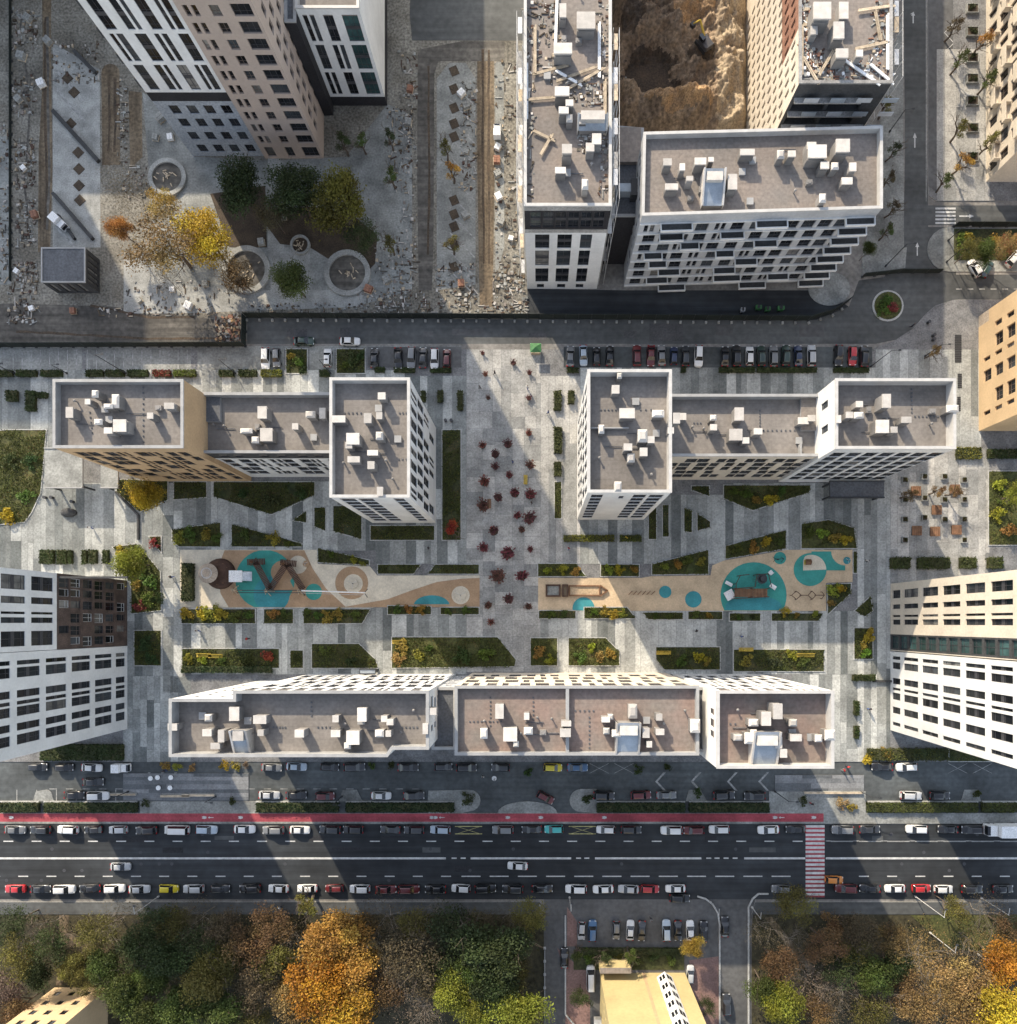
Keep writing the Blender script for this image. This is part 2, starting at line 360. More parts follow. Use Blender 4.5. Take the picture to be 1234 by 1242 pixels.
# roads
sheet('access_road', [(300,384),(640,386),(990,388),(1030,372),(1042,340),(1072,336),(1096,322),(1098,180),(1094,-300),(1122,-300),(1124,180),(1126,246)]
      + [(1126,275),(1160,275),(1160,333),(1400,333),(1400,364),(1160,363),(1142,368),(1128,382),(1112,400),(1092,411),(1062,417),(300,417)], 0.004, 'asphalt')
sheet('side_road', [(1126,249),(1400,249),(1400,273),(1126,273)], 0.008, 'asphalt')
sheet('site_yard', [(640,350),(760,352),(1000,352),(1030,372),(990,388),(640,386)], 0.008, 'dark_asphalt')
from mathutils import noise as mnoise
mb = MB(); nx, ny = 120, 160; X0, Y0, X1, Y1 = 742, -60, 906, 168
def dig(x, y):
    z = 2.2
    for cx, cy, rx, ry, h in ((812,140,42,17,4.2),(788,92,30,27,-4.6),(760,30,22,40,1.6),(838,18,34,24,2.6),(880,70,16,70,1.3),(848,80,22,22,2.0),(795,45,28,16,1.5),(760,130,14,30,1.4),(820,108,20,12,-1.6),(815,-20,40,22,2.0),(868,130,18,24,1.0)):
        z += h*math.exp(-((x-cx)/rx)**2-((y-cy)/ry)**2)
    v = Vector((x*0.035, y*0.035, 3.0)); z += 1.9*mnoise.fractal(v, 0.8, 2.1, 6)+0.9*abs(mnoise.noise(v*2.3))+0.55*abs(mnoise.noise(v*7.0))+0.3*mnoise.noise(v*15.0)
    e = min(1, (x-X0)/12, (X1-x)/10, (Y1-y)/10); return max(0.02, z*max(0, e))
for j in range(ny+1):
    for i in range(nx+1):
        x, y = X0+(X1-X0)*i/nx, Y0+(Y1-Y0)*j/ny; q = at(x, y); mb.v.append((q.x, q.y, dig(x, y)))
for j in range(ny):
    for i in range(nx):
        a = j*(nx+1)+i; mb.f.append((a, a+nx+1, a+nx+2, a+1)); x, y = X0+(X1-X0)*(i+.5)/nx, Y0+(Y1-Y0)*(j+.5)/ny
        w = 14*mnoise.noise(Vector((x*0.06, y*0.06, 9)))+5*mnoise.noise(Vector((x*0.2, y*0.2, 2))); k = 0
        if math.hypot((x-786)/1.15, y-93) < 29+w or math.hypot(x-765, (y-38)/1.5) < 13+w*0.8 or math.hypot((x-846)/0.8, y-78) < 14+w*0.6: k = 1
        elif math.hypot((x-815)/2.4, y-138) < 15+w*0.4 or math.hypot(x-832, (y-22)/0.8) < 24+w: k = 2
        elif x > 862+w*0.9: k = 3
        mb.m.append(k)
exc = struct('excavation_ground', mb, [M['excavated'], M['wet_soil'], M['clay'], M['pale_earth']])
exc.data.polygons.foreach_set('use_smooth', [True]*len(exc.data.polygons))
sheet('service_lane', [(-260,924),(1500,924),(1500,1000),(-260,1000)], 0.004, 'lane_asphalt')
sheet('main_road', [(-400,1000),(1700,1000),(1700,1091),(-400,1091)], 0.008, 'dark_asphalt')
sheet('park_ground', [(-400,1109),(655,1109),(690,1109),(690,1600),(-400,1600)], 0.004, 'park_floor')
sheet('park_ground', [(912,1109),(1700,1109),(1700,1600),(912,1600)], 0.004, 'park_floor')
sheet('parking_lot', [(660,1091),(916,1091),(912,1125),(912,1600),(660,1600)], 0.012, 'lot_asphalt')
sheet('park_path', [(72,1110),(84,1110),(82,1130),(100,1142),(130,1152),(128,1158),(92,1148),(78,1150),(76,1195),(68,1195),(72,1140)], 0.008, 'track')
sheet('sunlit_park_lawn', [(1105,1110),(1700,1110),(1700,1122),(1234,1160),(1150,1150)], 0.006, 'lawn_bright')  # grass in a brighter tone, the sunlight on it put into the colour
sheet('park_path', [(928,1114),(936,1112),(1010,1200),(1000,1204)], 0.008, 'track')
sheet('red_paving', [(676,1150),(697,1168),(716,1178),(716,1242),(722,1500),(686,1500),(686,1178)], 0.016, 'red_path')
sheet('red_paving', [(836,1165),(872,1160),(872,1500),(868,1500)], 0.016, 'red_path')
sheet('red_paving', [(688,1100),(700,1118),(700,1148),(688,1148)], 0.016, 'red_path')

def dashes(y, x0, x1, step, ln, w_, m='paint', z=0.012, name='lane_dash', parent=None):
    x = x0
    while x < x1:
        child = MB(); a, b = at(x, y-w_/2), at(x+ln, y+w_/2)
        child.quad((a.x,b.y,z),(b.x,b.y,z),(b.x,a.y,z),(a.x,a.y,z)); child.build(name, M[m], parent)
        x += step
road = bpy.data.objects['main_road']
for x0, x1, st, ln in ((-30,975,34.2,12), (1008,1300,34.2,27)): dashes(1020.5, x0, x1, st, ln, 1.3, parent=road)
dashes(1063, -12, 960, 34.2, 12, 1.3, parent=road); dashes(1063, 560, 960, 34.2, 23, 1.3, z=0.016, parent=road); dashes(1063, 1008, 1300, 34.2, 12, 1.3, parent=road)
for x0, x1 in ((-400,541),(571,693),(722,851),(903,977),(1002,1700)):
    child_sheet('centre_line', rect(x0,1040.0,x1,1042.4), 0.012, 'paint', road)
for x in (548,559,699,709,857,867,878,889): child_sheet('lane_dash', rect(x,1040.2,x+6,1041.8), 0.012, 'paint', road)
child_sheet('edge_line', rect(1002,1019.6,1700,1020.6), 0.012, 'worn_paint', road)
for x0 in (552, 690):                                  # yellow cross-hatched boxes in the parking lane
    for q in ([(x0,1002),(x0+33,1002),(x0+33,1003),(x0,1003)], [(x0,1011),(x0+33,1011),(x0+33,1012),(x0,1012)],
              [(x0,1002),(x0+1.4,1002),(x0+33,1012),(x0+31.6,1012)]): child_sheet('hatch_line', q, 0.012, 'yellow_paint', road)
    child_sheet('hatch_line', [(x0+31.6,1002),(x0+33,1002),(x0+1.4,1012),(x0,1012)], 0.014, 'yellow_paint', road)
for i in range(17):                                    # red and white crossing
    y = 1001+i*5.15
    child_sheet('crossing_stripe', rect(977.5,y,1000.5,y+2.9), 0.012, 'paint', road)
    child_sheet('crossing_stripe', rect(977.5,y+2.9,1000.5,y+5.15), 0.012, 'bike_lane', road)
acc = bpy.data.objects['access_road']
for i in range(5): child_sheet('crossing_stripe', rect(1135,251.6+i*4.4,1159.5,253.9+i*4.4), 0.012, 'paint', acc)
def arrow(cx, cy, a, parent, L=14, w=1.4, z=0.010, m='paint'):
    pts = [(-L/2,-w/2),(L/6,-w/2),(L/6,-w*1.7),(L/2,0),(L/6,w*1.7),(L/6,w/2),(-L/2,w/2)]
    ca, sa = math.cos(math.radians(a)), math.sin(math.radians(a))
    child_sheet('lane_arrow', [(cx+x*ca-y*sa, cy+x*sa+y*ca) for x, y in pts], z, m, parent)
arrow(1110,170,-90,acc,18); arrow(1113,302,-90,acc,16); arrow(1173,262,0,acc,18,z=0.012)
arrow(1108,21,-90,acc,14); child_sheet('lane_arrow', [(1104,17),(1109,14),(1109,17)], 0.014, 'paint', acc)
for q in (rect(1095,20,1095.8,320), rect(1123.4,-100,1124.2,244)): child_sheet('edge_line', q, 0.010, 'worn_paint', acc)
for i in range(8): child_sheet('edge_line', rect(1160+i*14,350,1167+i*14,351), 0.010, 'worn_paint', acc)
lane = bpy.data.objects['service_lane']
for x0 in (170, 186, 202, 795, 838, 882, 920):         # pale chevrons at the lane's ends
    for s in (-1, 1):
        child_sheet('chevron', [(x0,948),(x0+3,948),(x0+13,948+s*11),(x0+10,948+s*11)], 0.008+0.002*(s > 0), 'worn_paint', lane)
for x0 in (715, 745, 1150, 1180):
    child_sheet('bay_line', [(x0,926),(x0+1,926),(x0+24,938),(x0+23,938)], 0.008, 'worn_paint', lane)
    child_sheet('bay_line', [(x0+23,926),(x0+24,926),(x0+1,938),(x0,938)], 0.010, 'worn_paint', lane)
for x0 in range(20, 170, 24): child_sheet('bay_line', rect(x0,958,x0+1,972), 0.008, 'worn_paint', lane)
dashes(957, 60, 520, 20, 9, 0.8, m='worn_paint', z=0.008, parent=lane)

# pavements
raised('sidewalk', [(-260,986),(1002,986),(1002,999),(-260,999)], 0.12, 'kerb', 'concrete')
side = bpy.data.objects['sidewalk']
sheet('bike_path', rect(-260,986.6,999,996.6), 0.124, 'bike_lane')
bp_ = bpy.data.objects['bike_path']
for x, t in ((14,0),(248,1),(292,0),(524,0),(528,1),(616,0),(656,0),(733,0),(987,0),(940,1)):
    child_sheet('bike_mark', [(x-3,990.5),(x,989.6),(x+3,990.5),(x+3,992.4),(x,993.4),(x-3,992.4),(x-1.5,991.5)], 0.128, 'paint', bp_)
    if t: arrow(x+8, 991.5, 180, bp_, 7, 0.8, 0.128)
raised('sidewalk', [(1002,986),(1500,986),(1500,999),(1002,999)], 0.12, 'kerb', 'concrete')
raised('sidewalk', [(-400,1094),(655,1094),(655,1109),(-400,1109)], 0.12, 'kerb', 'asphalt')
raised('sidewalk', [(916,1094),(1700,1094),(1700,1109),(912,1109)], 0.12, 'kerb', 'asphalt')
raised('crossing_island', [(170,972),(311,972),(311,986),(170,986)], 0.12, 'kerb', 'concrete')
raised('crossing_island', [(933,960),(1050,960),(1050,986),(933,986)], 0.12, 'kerb', 'concrete')
for q in ([(519,972)]+[(520,959)]+arc(570,971,13,-90,90,8)+[(560,986),(519,986)],
          arc(705,971,14,-90,-270,8)[::-1]+[(724,957),(724,986)],
          arc(640,986,36,180,360,12,ry=14),
          [(40,972),(44,960)]+arc(56,966,8,-90,0,5)+[(66,972)],
          [(411,972),(416,958),(433,958),(440,972)], [(832,972),(836,958),(850,958),(858,972)], [(1166,972),(1170,958),(1186,958),(1190,972)]):
    raised('traffic_island', q, 0.12, 'kerb', 'concrete')
raised('pavement', [(-260,424),(1056,424),(1084,414),(1108,398),(1122,382),(1134,371),(1156,364),(1400,366),(1400,924),(-260,924)], 0.12, 'kerb', 'joint')
raised('pavement', [(1124,-300),(1400,-300),(1400,244),(1136,244),(1126,236)], 0.12, 'kerb', 'joint')
raised('traffic_island', arc(1152,302.5,27,270,90,12)+[(1400,329.5),(1400,275.5)], 0.12, 'kerb', 'concrete')
raised('roundabout_kerb', arc(1077,371,19,0,360,24)[:-1], 0.15, 'kerb', 'kerb')
raised('traffic_island', [(1046,312),(1100,300),(1098,325),(1046,334)], 0.12, 'kerb', 'concrete')
sheet('roadside_ground', [(1072,100),(1095,20),(1097,300),(1046,312),(1060,255)], 0.012, 'concrete')
raised('parking_strip', [(-260,421),(560,419),(560,424),(-260,424)], 0.02, 'concrete')

# planting beds -------------------------------------------------------------
BEDS = [
 ([(10,521),(58,521),(51,598),(40,622),(31,634),(0,637),(-40,637),(-40,525)], 'lawn_bright'),
 ([(140,581),(205,583),(205,607),(170,622),(142,597)], 'lawn'), ([(211,584),(252,584),(252,604),(211,607)], 'lawn'),
 ([(259,584),(383,584),(383,601),(330,625),(259,603)], 'lawn'), ([(354,632),(373,618),(373,635)], 'lawn'),
 ([(381,615),(396,615),(396,645),(381,639)], 'lawn'), ([(404,613),(440,613),(440,655),(404,645)], 'lawn'),
 ([(209,642),(269,633),(269,664),(218,664),(209,656)], 'lawn_bright'), ([(281,635),(368,659),(366,664),(281,664)], 'lawn'),
 ([(385,664),(449,679),(449,686),(386,683)], 'lawn'), ([(220,738),(311,738),(311,757),(220,757)], 'lawn'),
 ([(320,738),(357,738),(357,757),(320,757)], 'lawn'), ([(368,738),(451,738),(440,757),(368,757)], 'lawn'),
 ([(470,734),(524,735),(524,746),(470,746)], 'lawn'), ([(534,736),(582,736),(582,746),(534,746)], 'lawn'),
 ([(221,786),(340,786),(340,811),(221,811)], 'lawn'), ([(352,788),(369,788),(369,811),(352,811)], 'lawn'),
 ([(378,780),(436,780),(457,800),(460,811),(378,811)], 'lawn'), ([(475,772),(604,772),(627,800),(625,809),(475,811)], 'lawn_bright'),
 ([(643,773),(677,773),(677,808),(643,808)], 'lawn_bright'), ([(689,773),(735,773),(752,790),(752,808),(689,808)], 'lawn_bright'),
 ([(795,784),(874,784),(874,813),(806,813),(795,800)], 'lawn'), ([(889,787),(1000,787),(1000,815),(889,815)], 'lawn'),
 ([(786,615),(797,615),(797,655),(786,655)], 'lawn'), ([(803,612),(812,612),(812,652),(803,652)], 'lawn'),
 ([(829,615),(840,620),(840,647),(829,645)], 'lawn'), ([(845,622),(862,632),(862,640),(845,645)], 'lawn'),
 ([(838,589),(861,589),(861,603),(838,595)], 'lawn'), ([(877,588),(984,588),(982,598),(913,620),(877,605)], 'lawn_bright'),
 ([(971,635),(1005,630),(1036,640),(1040,666),(971,666)], 'lawn_bright'), ([(879,662),(954,642),(954,666),(879,679)], 'lawn_bright'),
 ([(790,684),(860,666),(860,697),(790,698)], 'lawn_bright'), ([(652,683),(700,683),(712,700),(652,700)], 'lawn_bright'),
 ([(728,684),(776,684),(776,700),(728,700)], 'lawn_bright'), ([(458,684),(512,684),(502,697),(458,697)], 'lawn'),
 ([(518,697),(528,684),(582,684),(582,697)], 'lawn'), ([(653,740),(699,740),(699,751),(653,751)], 'lawn'),
 ([(708,736),(761,736),(773,751),(708,751)], 'lawn'), ([(778,742),(829,742),(829,752),(786,752)], 'lawn'),
 ([(834,741),(877,741),(877,752),(834,752)], 'lawn'), ([(884,743),(923,743),(923,754),(884,754)], 'lawn'),
 ([(935,743),(1000,743),(993,754),(935,754)], 'lawn'), ([(1003,708),(1033,707),(1032,720),(1003,747)], 'lawn'),
 ([(1035,741),(1056,722),(1059,741),(1049,749)], 'lawn'), ([(1035,761),(1059,761),(1059,800),(1035,800)], 'lawn'),
 ([(1034,668),(1040,668),(1040,696),(1034,696)], 'lawn'),
 ([(136,663),(167,659),(196,693),(197,741),(160,745),(158,690)], 'lawn_bright'), ([(180,650),(197,650),(197,672)], 'soil'),
 ([(163,764),(197,764),(197,808),(163,808)], 'lawn'), ([(536,521),(560,521),(560,656),(536,656)], 'lawn'),
 ([(449,637),(528,637),(528,656),(449,656)], 'lawn'), ([(347,423),(374,423),(374,454),(347,454)], 'lawn'),
 ([(408,423),(444,423),(444,454),(408,454)], 'lawn'), ([(1198,571),(1300,571),(1300,662),(1198,662)], 'lawn_bright'),
 ([(672,584),(682,584),(682,630),(672,630)], 'lawn'), ([(1150,835),(1400,860),(1400,924),(1150,924)], 'lawn'),
]
for pts, m in BEDS:
    q = G(pts); q = q if area(q) > 0 else q[::-1]; inn = inset(q, 0.16)
    mb = MB(); mb.prism(inn, 0.1, 0.20); o = struct('lawn', mb, M[m])
    k = MB(); n = len(q)
    for i in range(n):
        j = (i+1) % n
        k.prism([q[i], q[j], inn[j], inn[i]], 0.1, 0.27)
    k.build('edging', M['kerb'], o)
mb = MB(); p = at(1077,371); mb.disc(p.x, p.y, 0.1, 0.24, 2.75, 24); struct('lawn', mb, M['lawn_bright'])
# turf under the hedge along the side road and by the shop lane
for q in (rect(0-60,440,0,457), rect(1157,278,1400,316), rect(696,1152,830,1176)):
    mb = MB(); mb.prism(G(q), 0.0, 0.16); struct('lawn', mb, M['lawn'])

# playground ----------------------------------------------------------------
PG_L = [(219,667),(385,667),(386,684),(449,687),(458,698),(582,698),(582,735),(524,733),(470,733),(452,737),(219,737)]
PG_R = [(653,701),(712,701),(728,701),(778,701),(790,699),(862,698),(864,686),(878,680),(955,667),(1034,667),(1034,706),(1002,707),(1002,741),(653,741)]
mb = MB(); mb.prism(G(PG_L), 0.1, 0.15); pgl = struct('playground_surface', mb, M['rubber_cream'])
mb = MB(); mb.prism(G(PG_R), 0.1, 0.15); pgr = struct('playground_surface', mb, M['rubber_orange'])
LV = [0.150]
def patch(parent, pts, m, bounds=None):
    LV[0] += 0.003
    if bounds:
        x0, y0, x1, y1 = bounds
        for ax, lim, kl in ((0,x0,False),(0,x1,True),(1,y0,False),(1,y1,True)): pts = clip(pts, ax, lim, kl)
    child_sheet('rubber_patch', pts, LV[0], m, parent)
bl = (219.5, 667.5, 582, 736.5)
patch(pgl, [(276,660),(300,655),(366,660),(380,690),(396,714),(424,740),(280,740),(268,720),(264,690)], 'rubber_tan', bl)
patch(pgl, arc(322,703,36,0,360,32)[:-1], 'rubber_teal', bl)
patch(pgl, arc(330,721,22,0,360,24)[:-1], 'rubber_blue', bl)
patch(pgl, arc(343,694,14,0,360,24)[:-1], 'rubber_tan', bl)
patch(pgl, arc(362,685,11,0,360,24)[:-1], 'rubber_cream', bl)
patch(pgl, [(331,716),(345,690),(358,716)], 'rubber_tan', bl)
patch(pgl, arc(381,718,10,0,360,24)[:-1], 'rubber_teal', bl)
patch(pgl, arc(427,707,20,0,360,28)[:-1], 'rubber_tan', bl)
patch(pgl, arc(429,708,11.5,0,360,24)[:-1], 'rubber_cream', bl)
patch(pgl, [(414,737),(436,733),(470,727),(500,716),(530,706),(560,702),(582,701),(582,737)], 'rubber_tan', bl)
patch(pgl, arc(524,735,22,180,360,16,ry=13), 'rubber_blue', (490,690,582,733))
patch(pgl, arc(559,722,11,0,360,24)[:-1], 'rubber_cream', bl)
br = (653.5, 667.5, 1033.5, 740.5)
patch(pgr, arc(708,738,13.5,0,360,24)[:-1], 'rubber_blue', br)
patch(pgr, arc(807,718,7.5,0,360,20)[:-1], 'rubber_blue', br)
patch(pgr, arc(841,727,10,0,360,20)[:-1], 'rubber_blue', br)
patch(pgr, arc(914,722,40,0,360,40)[:-1], 'rubber_teal', br)
patch(pgr, arc(914,735,34,180,360,20,ry=12)+[(948,740),(880,740)], 'rubber_blue', br)
patch(pgr, arc(946,677,7.5,0,360,20)[:-1], 'rubber_teal', br)
patch(pgr, [(984,669),(1025,669),(1025,692),(984,692)], 'rubber_teal', br)
patch(pgr, arc(1025,669,17,0,360,24)[:-1], 'rubber_orange', (1000,667,1033,700))
patch(pgr, arc(982.5,691,20,0,360,28)[:-1], 'rubber_teal', br)
patch(pgr, [(974,692),(974,680)]+arc(984,691,18,-115,0,10), 'rubber_cream', br)
patch(pgr, arc(1027,680,4.5,0,360,16)[:-1], 'rubber_blue', br)

# slabs ---------------------------------------------------------------------
EX = [b[0] for b in BEDS]+[foot(k) for k in FOOT]+[PG_L, PG_R]
sl = MB(); sl.box(-0.5,-0.5,0,0.5,0.5,1)
SLAB = {m: sl.mesh('slab', M[m]) for m in ('slab', 'plaza_slab', 'dark_slab')}
def slabs(name, zone, wr, hrng, m='slab', horiz=False, gap=0.05, seed=1, tilt=None):
    rr = random.Random(seed); x0, y0, x1, y1 = zone; p = at((x0+x1)/2, (y0+y1)/2)
    root = MB(); a, b = at(x0, y0), at(x1, y1)
    root.prism([(a.x,a.y),(b.x,a.y),(b.x,b.y),(a.x,b.y)], 0.05, 0.125); ro = struct(name, root, M['joint'])
    cnt = 0
    u = x0 if not horiz else y0; U = x1 if not horiz else y1
    while u < U-0.5:
        w = min(rr.uniform(*wr), U-u)
        if U-u-w < wr[0]*0.5: w = U-u
        v = y0 if not horiz else x0; V = y1 if not horiz else x1
        while v < V-0.5:
            h = min(rr.uniform(*hrng), V-v)
            if V-v-h < hrng[0]*0.5: h = V-v
            q = rect(u, v, u+w, v+h) if not horiz else rect(v, u, v+h, u+w)
            if not any(all(inside(c, e) for c in q) for e in EX):
                c = at((q[0][0]+q[2][0])/2, (q[0][1]+q[2][1])/2)
                link('paving_slab', SLAB[m], ro, (c.x, c.y, 0.12), 0, ((q[2][0]-q[0][0])*S-gap, (q[2][1]-q[0][1])*S-gap, 0.02)); cnt += 1
            v += h
        u += w
    return cnt
n = 0
n += slabs('west_paving', (-20,586,198,820), (6,15), (70,170), seed=1)
n += slabs('west_walk', (198,586,222,840), (11,13), (24,40), seed=2)
n += slabs('north_court_paving', (222,584,456,668), (6,14), (60,90), seed=3)
n += slabs('north_court_paving', (456,630,566,684), (6,14), (50,60), seed=4)
n += slabs('south_court_paving', (222,737,566,818), (6,13), (50,90), seed=5)
n += slabs('plaza_paving', (566,520,656,815), (12,22), (10,22), 'plaza_slab', seed=6)
n += slabs('plaza_walk', (656,456,704,684), (8,14), (60,160), 'plaza_slab', seed=7)
n += slabs('plaza_walk', (500,456,566,630), (8,16), (60,180), 'slab', seed=8)
n += slabs('plaza_walk', (566,424,656,520), (10,22), (16,34), 'plaza_slab', seed=9)
n += slabs('north_court_paving', (704,600,880,684), (6,14), (60,90), seed=10)
n += slabs('north_court_paving', (880,586,1040,668), (6,14), (60,90), seed=11)
n += slabs('south_court_paving', (656,741,1040,818), (6,13), (50,90), seed=12)
n += slabs('east_walk', (1040,544,1080,924), (7,12), (60,150), seed=13)
n += slabs('east_paving', (1080,544,1200,710), (8,16), (24,46), 'plaza_slab', seed=14)
n += slabs('north_pavement', (-20,455,64,586), (7,15), (60,140), seed=15)
n += slabs('north_pavement', (64,449,500,482), (6,14), (40,58), seed=16)
n += slabs('north_pavement', (704,446,1062,500), (6,13), (40,60), seed=17)
n += slabs('north_pavement', (1062,424,1190,544), (7,15), (60,130), seed=18)
n += slabs('south_pavement', (150,820,232,924), (6,14), (24,40), seed=19)
n += slabs('south_pavement', (960,818,1040,924), (7,14), (24,40), seed=20)
n += slabs('east_pavement', (1136,60,1200,244), (8,16), (24,46), 'plaza_slab', seed=21)
print('slabs', n)
# bay markings on the northern parking strip
pv = bpy.data.objects['pavement']
mb = MB(); mb.prism(G(rect(446,421,560,446)), 0.1, 0.1215); struct('parking_bay', mb, M['lot_asphalt'])
mb = MB(); mb.prism(G(rect(684,421,1058,446)), 0.1, 0.1215); struct('parking_bay', mb, M['lane_asphalt'])
mb = MB(); mb.prism(G(rect(105,424,232,449)), 0.1, 0.1215); struct('parking_bay', mb, M['concrete'])
mb = MB(); mb.prism(G(rect(-60,424,100,449)), 0.1, 0.1215); struct('parking_bay', mb, M['concrete'])
mb = MB(); mb.prism(G(rect(240,424,345,449)), 0.1, 0.1215); struct('parking_bay', mb, M['concrete'])
mb = MB(); mb.prism(G(rect(376,424,406,449)), 0.1, 0.1215); struct('parking_bay', mb, M['concrete'])
mb = MB(); mb.prism(G([(1126,-100),(1156,-100),(1156,200),(1140,236),(1126,226)]), 0.1, 0.1265); bay = struct('parking_bay', mb, M['lot_asphalt'])
for i in range(12): child_sheet('bay_line', rect(106+i*11,424.5,107+i*11,449), 0.1255, 'worn_paint', pv)
for i in range(9): child_sheet('bay_line', rect(5+i*11,424.5,6+i*11,449), 0.1255, 'worn_paint', pv)
for i in range(9):
    child_sheet('bay_line', [(1145,40+i*24),(1146,40+i*24),(1156,51+i*24),(1156,52+i*24)], 0.1316, 'paint', bay)
    child_sheet('bay_line', [(1145,40+i*24),(1156,29+i*24),(1156,30+i*24),(1146,40+i*24)], 0.1320, 'paint', bay)

# manhole covers and tarred patches in the roads
rr = random.Random(9)
for i in range(26):
    y = rr.choice((1012,1030,1034,1048,1056,1068)); x = rr.uniform(0,1230); p = at(x, y); mb = MB(); mb.disc(p.x, p.y, 0.0, 0.013, 0.34, 16); mb.build('manhole_cover', M['frame_dark'], road)
for i in range(14):
    y = rr.choice((1014,1028,1050,1070)); x = rr.uniform(0,1220); w_ = rr.uniform(10,40); child_sheet('asphalt_patch', rect(x, y, x+w_, y+rr.uniform(3,8)), 0.0095+0.0001*i, 'asphalt' if i % 3 == 0 else 'tar', road)
for i in range(9):
    x = rr.uniform(310,1000); w_ = rr.uniform(12,45); child_sheet('asphalt_patch', rect(x, 392+rr.uniform(0,12), x+w_, 406+rr.uniform(0,8)), 0.006+0.0001*i, 'lot_asphalt' if i % 2 else 'tar2', acc)
# leaf litter and low cover in the beds

slabs('crossing_paving', (150,938,302,971), (4,8), (30,80), 'dark_slab', horiz=True, seed=31)
slabs('crossing_paving', (940,940,1048,960), (4,7), (26,60), 'dark_slab', horiz=True, seed=32)
for x0, x1 in ((-60,48),(54,167),(311,411),(420,551),(724,831),(836,933),(1052,1186),(1191,1300)):
    mb = MB(); mb.prism(G(rect(x0,971.4,x1,973)), 0, 0.3); struct('kerb_stone', mb, M['kerb'])
# ------------------------------------------------------------------ buildings
WIN = {}
def window_meshes(w, h, kind, fr, gl):
    key = (round(w,2), round(h,2), kind, fr, gl)
    if key in WIN: return WIN[key]
    f = MB(); b = 0.07
    f.box(0,-0.09,0,w,0.02,b); f.box(0,-0.09,h-b,w,0.02,h); f.box(0,-0.09,b,b,0.02,h-b); f.box(w-b,-0.09,b,w,0.02,h-b)
    n = max(1, round(w/1.0))
    for i in range(1, n): x = w*i/n; f.box(x-0.03,-0.08,b,x+0.03,0.02,h-b)
    if h > 4.0:                                        # two storeys: spandrel panel between them
        f.box(b,-0.07,h/2-0.35,w-b,0.02,h/2+0.35)
        for z in (h*0.15, h*0.62): f.box(b,-0.07,z,w-b,0.02,z+0.05)
    elif h > 1.6: f.box(b,-0.07,h*0.3,w-b,0.02,h*0.3+0.05)
    g = MB(); g.box(b*0.5,-0.015,b*0.5,w-b*0.5,0.015,h-b*0.5)
    r = (f.mesh('window', M[fr]), g.mesh('pane', M[gl])); WIN[key] = r; return r

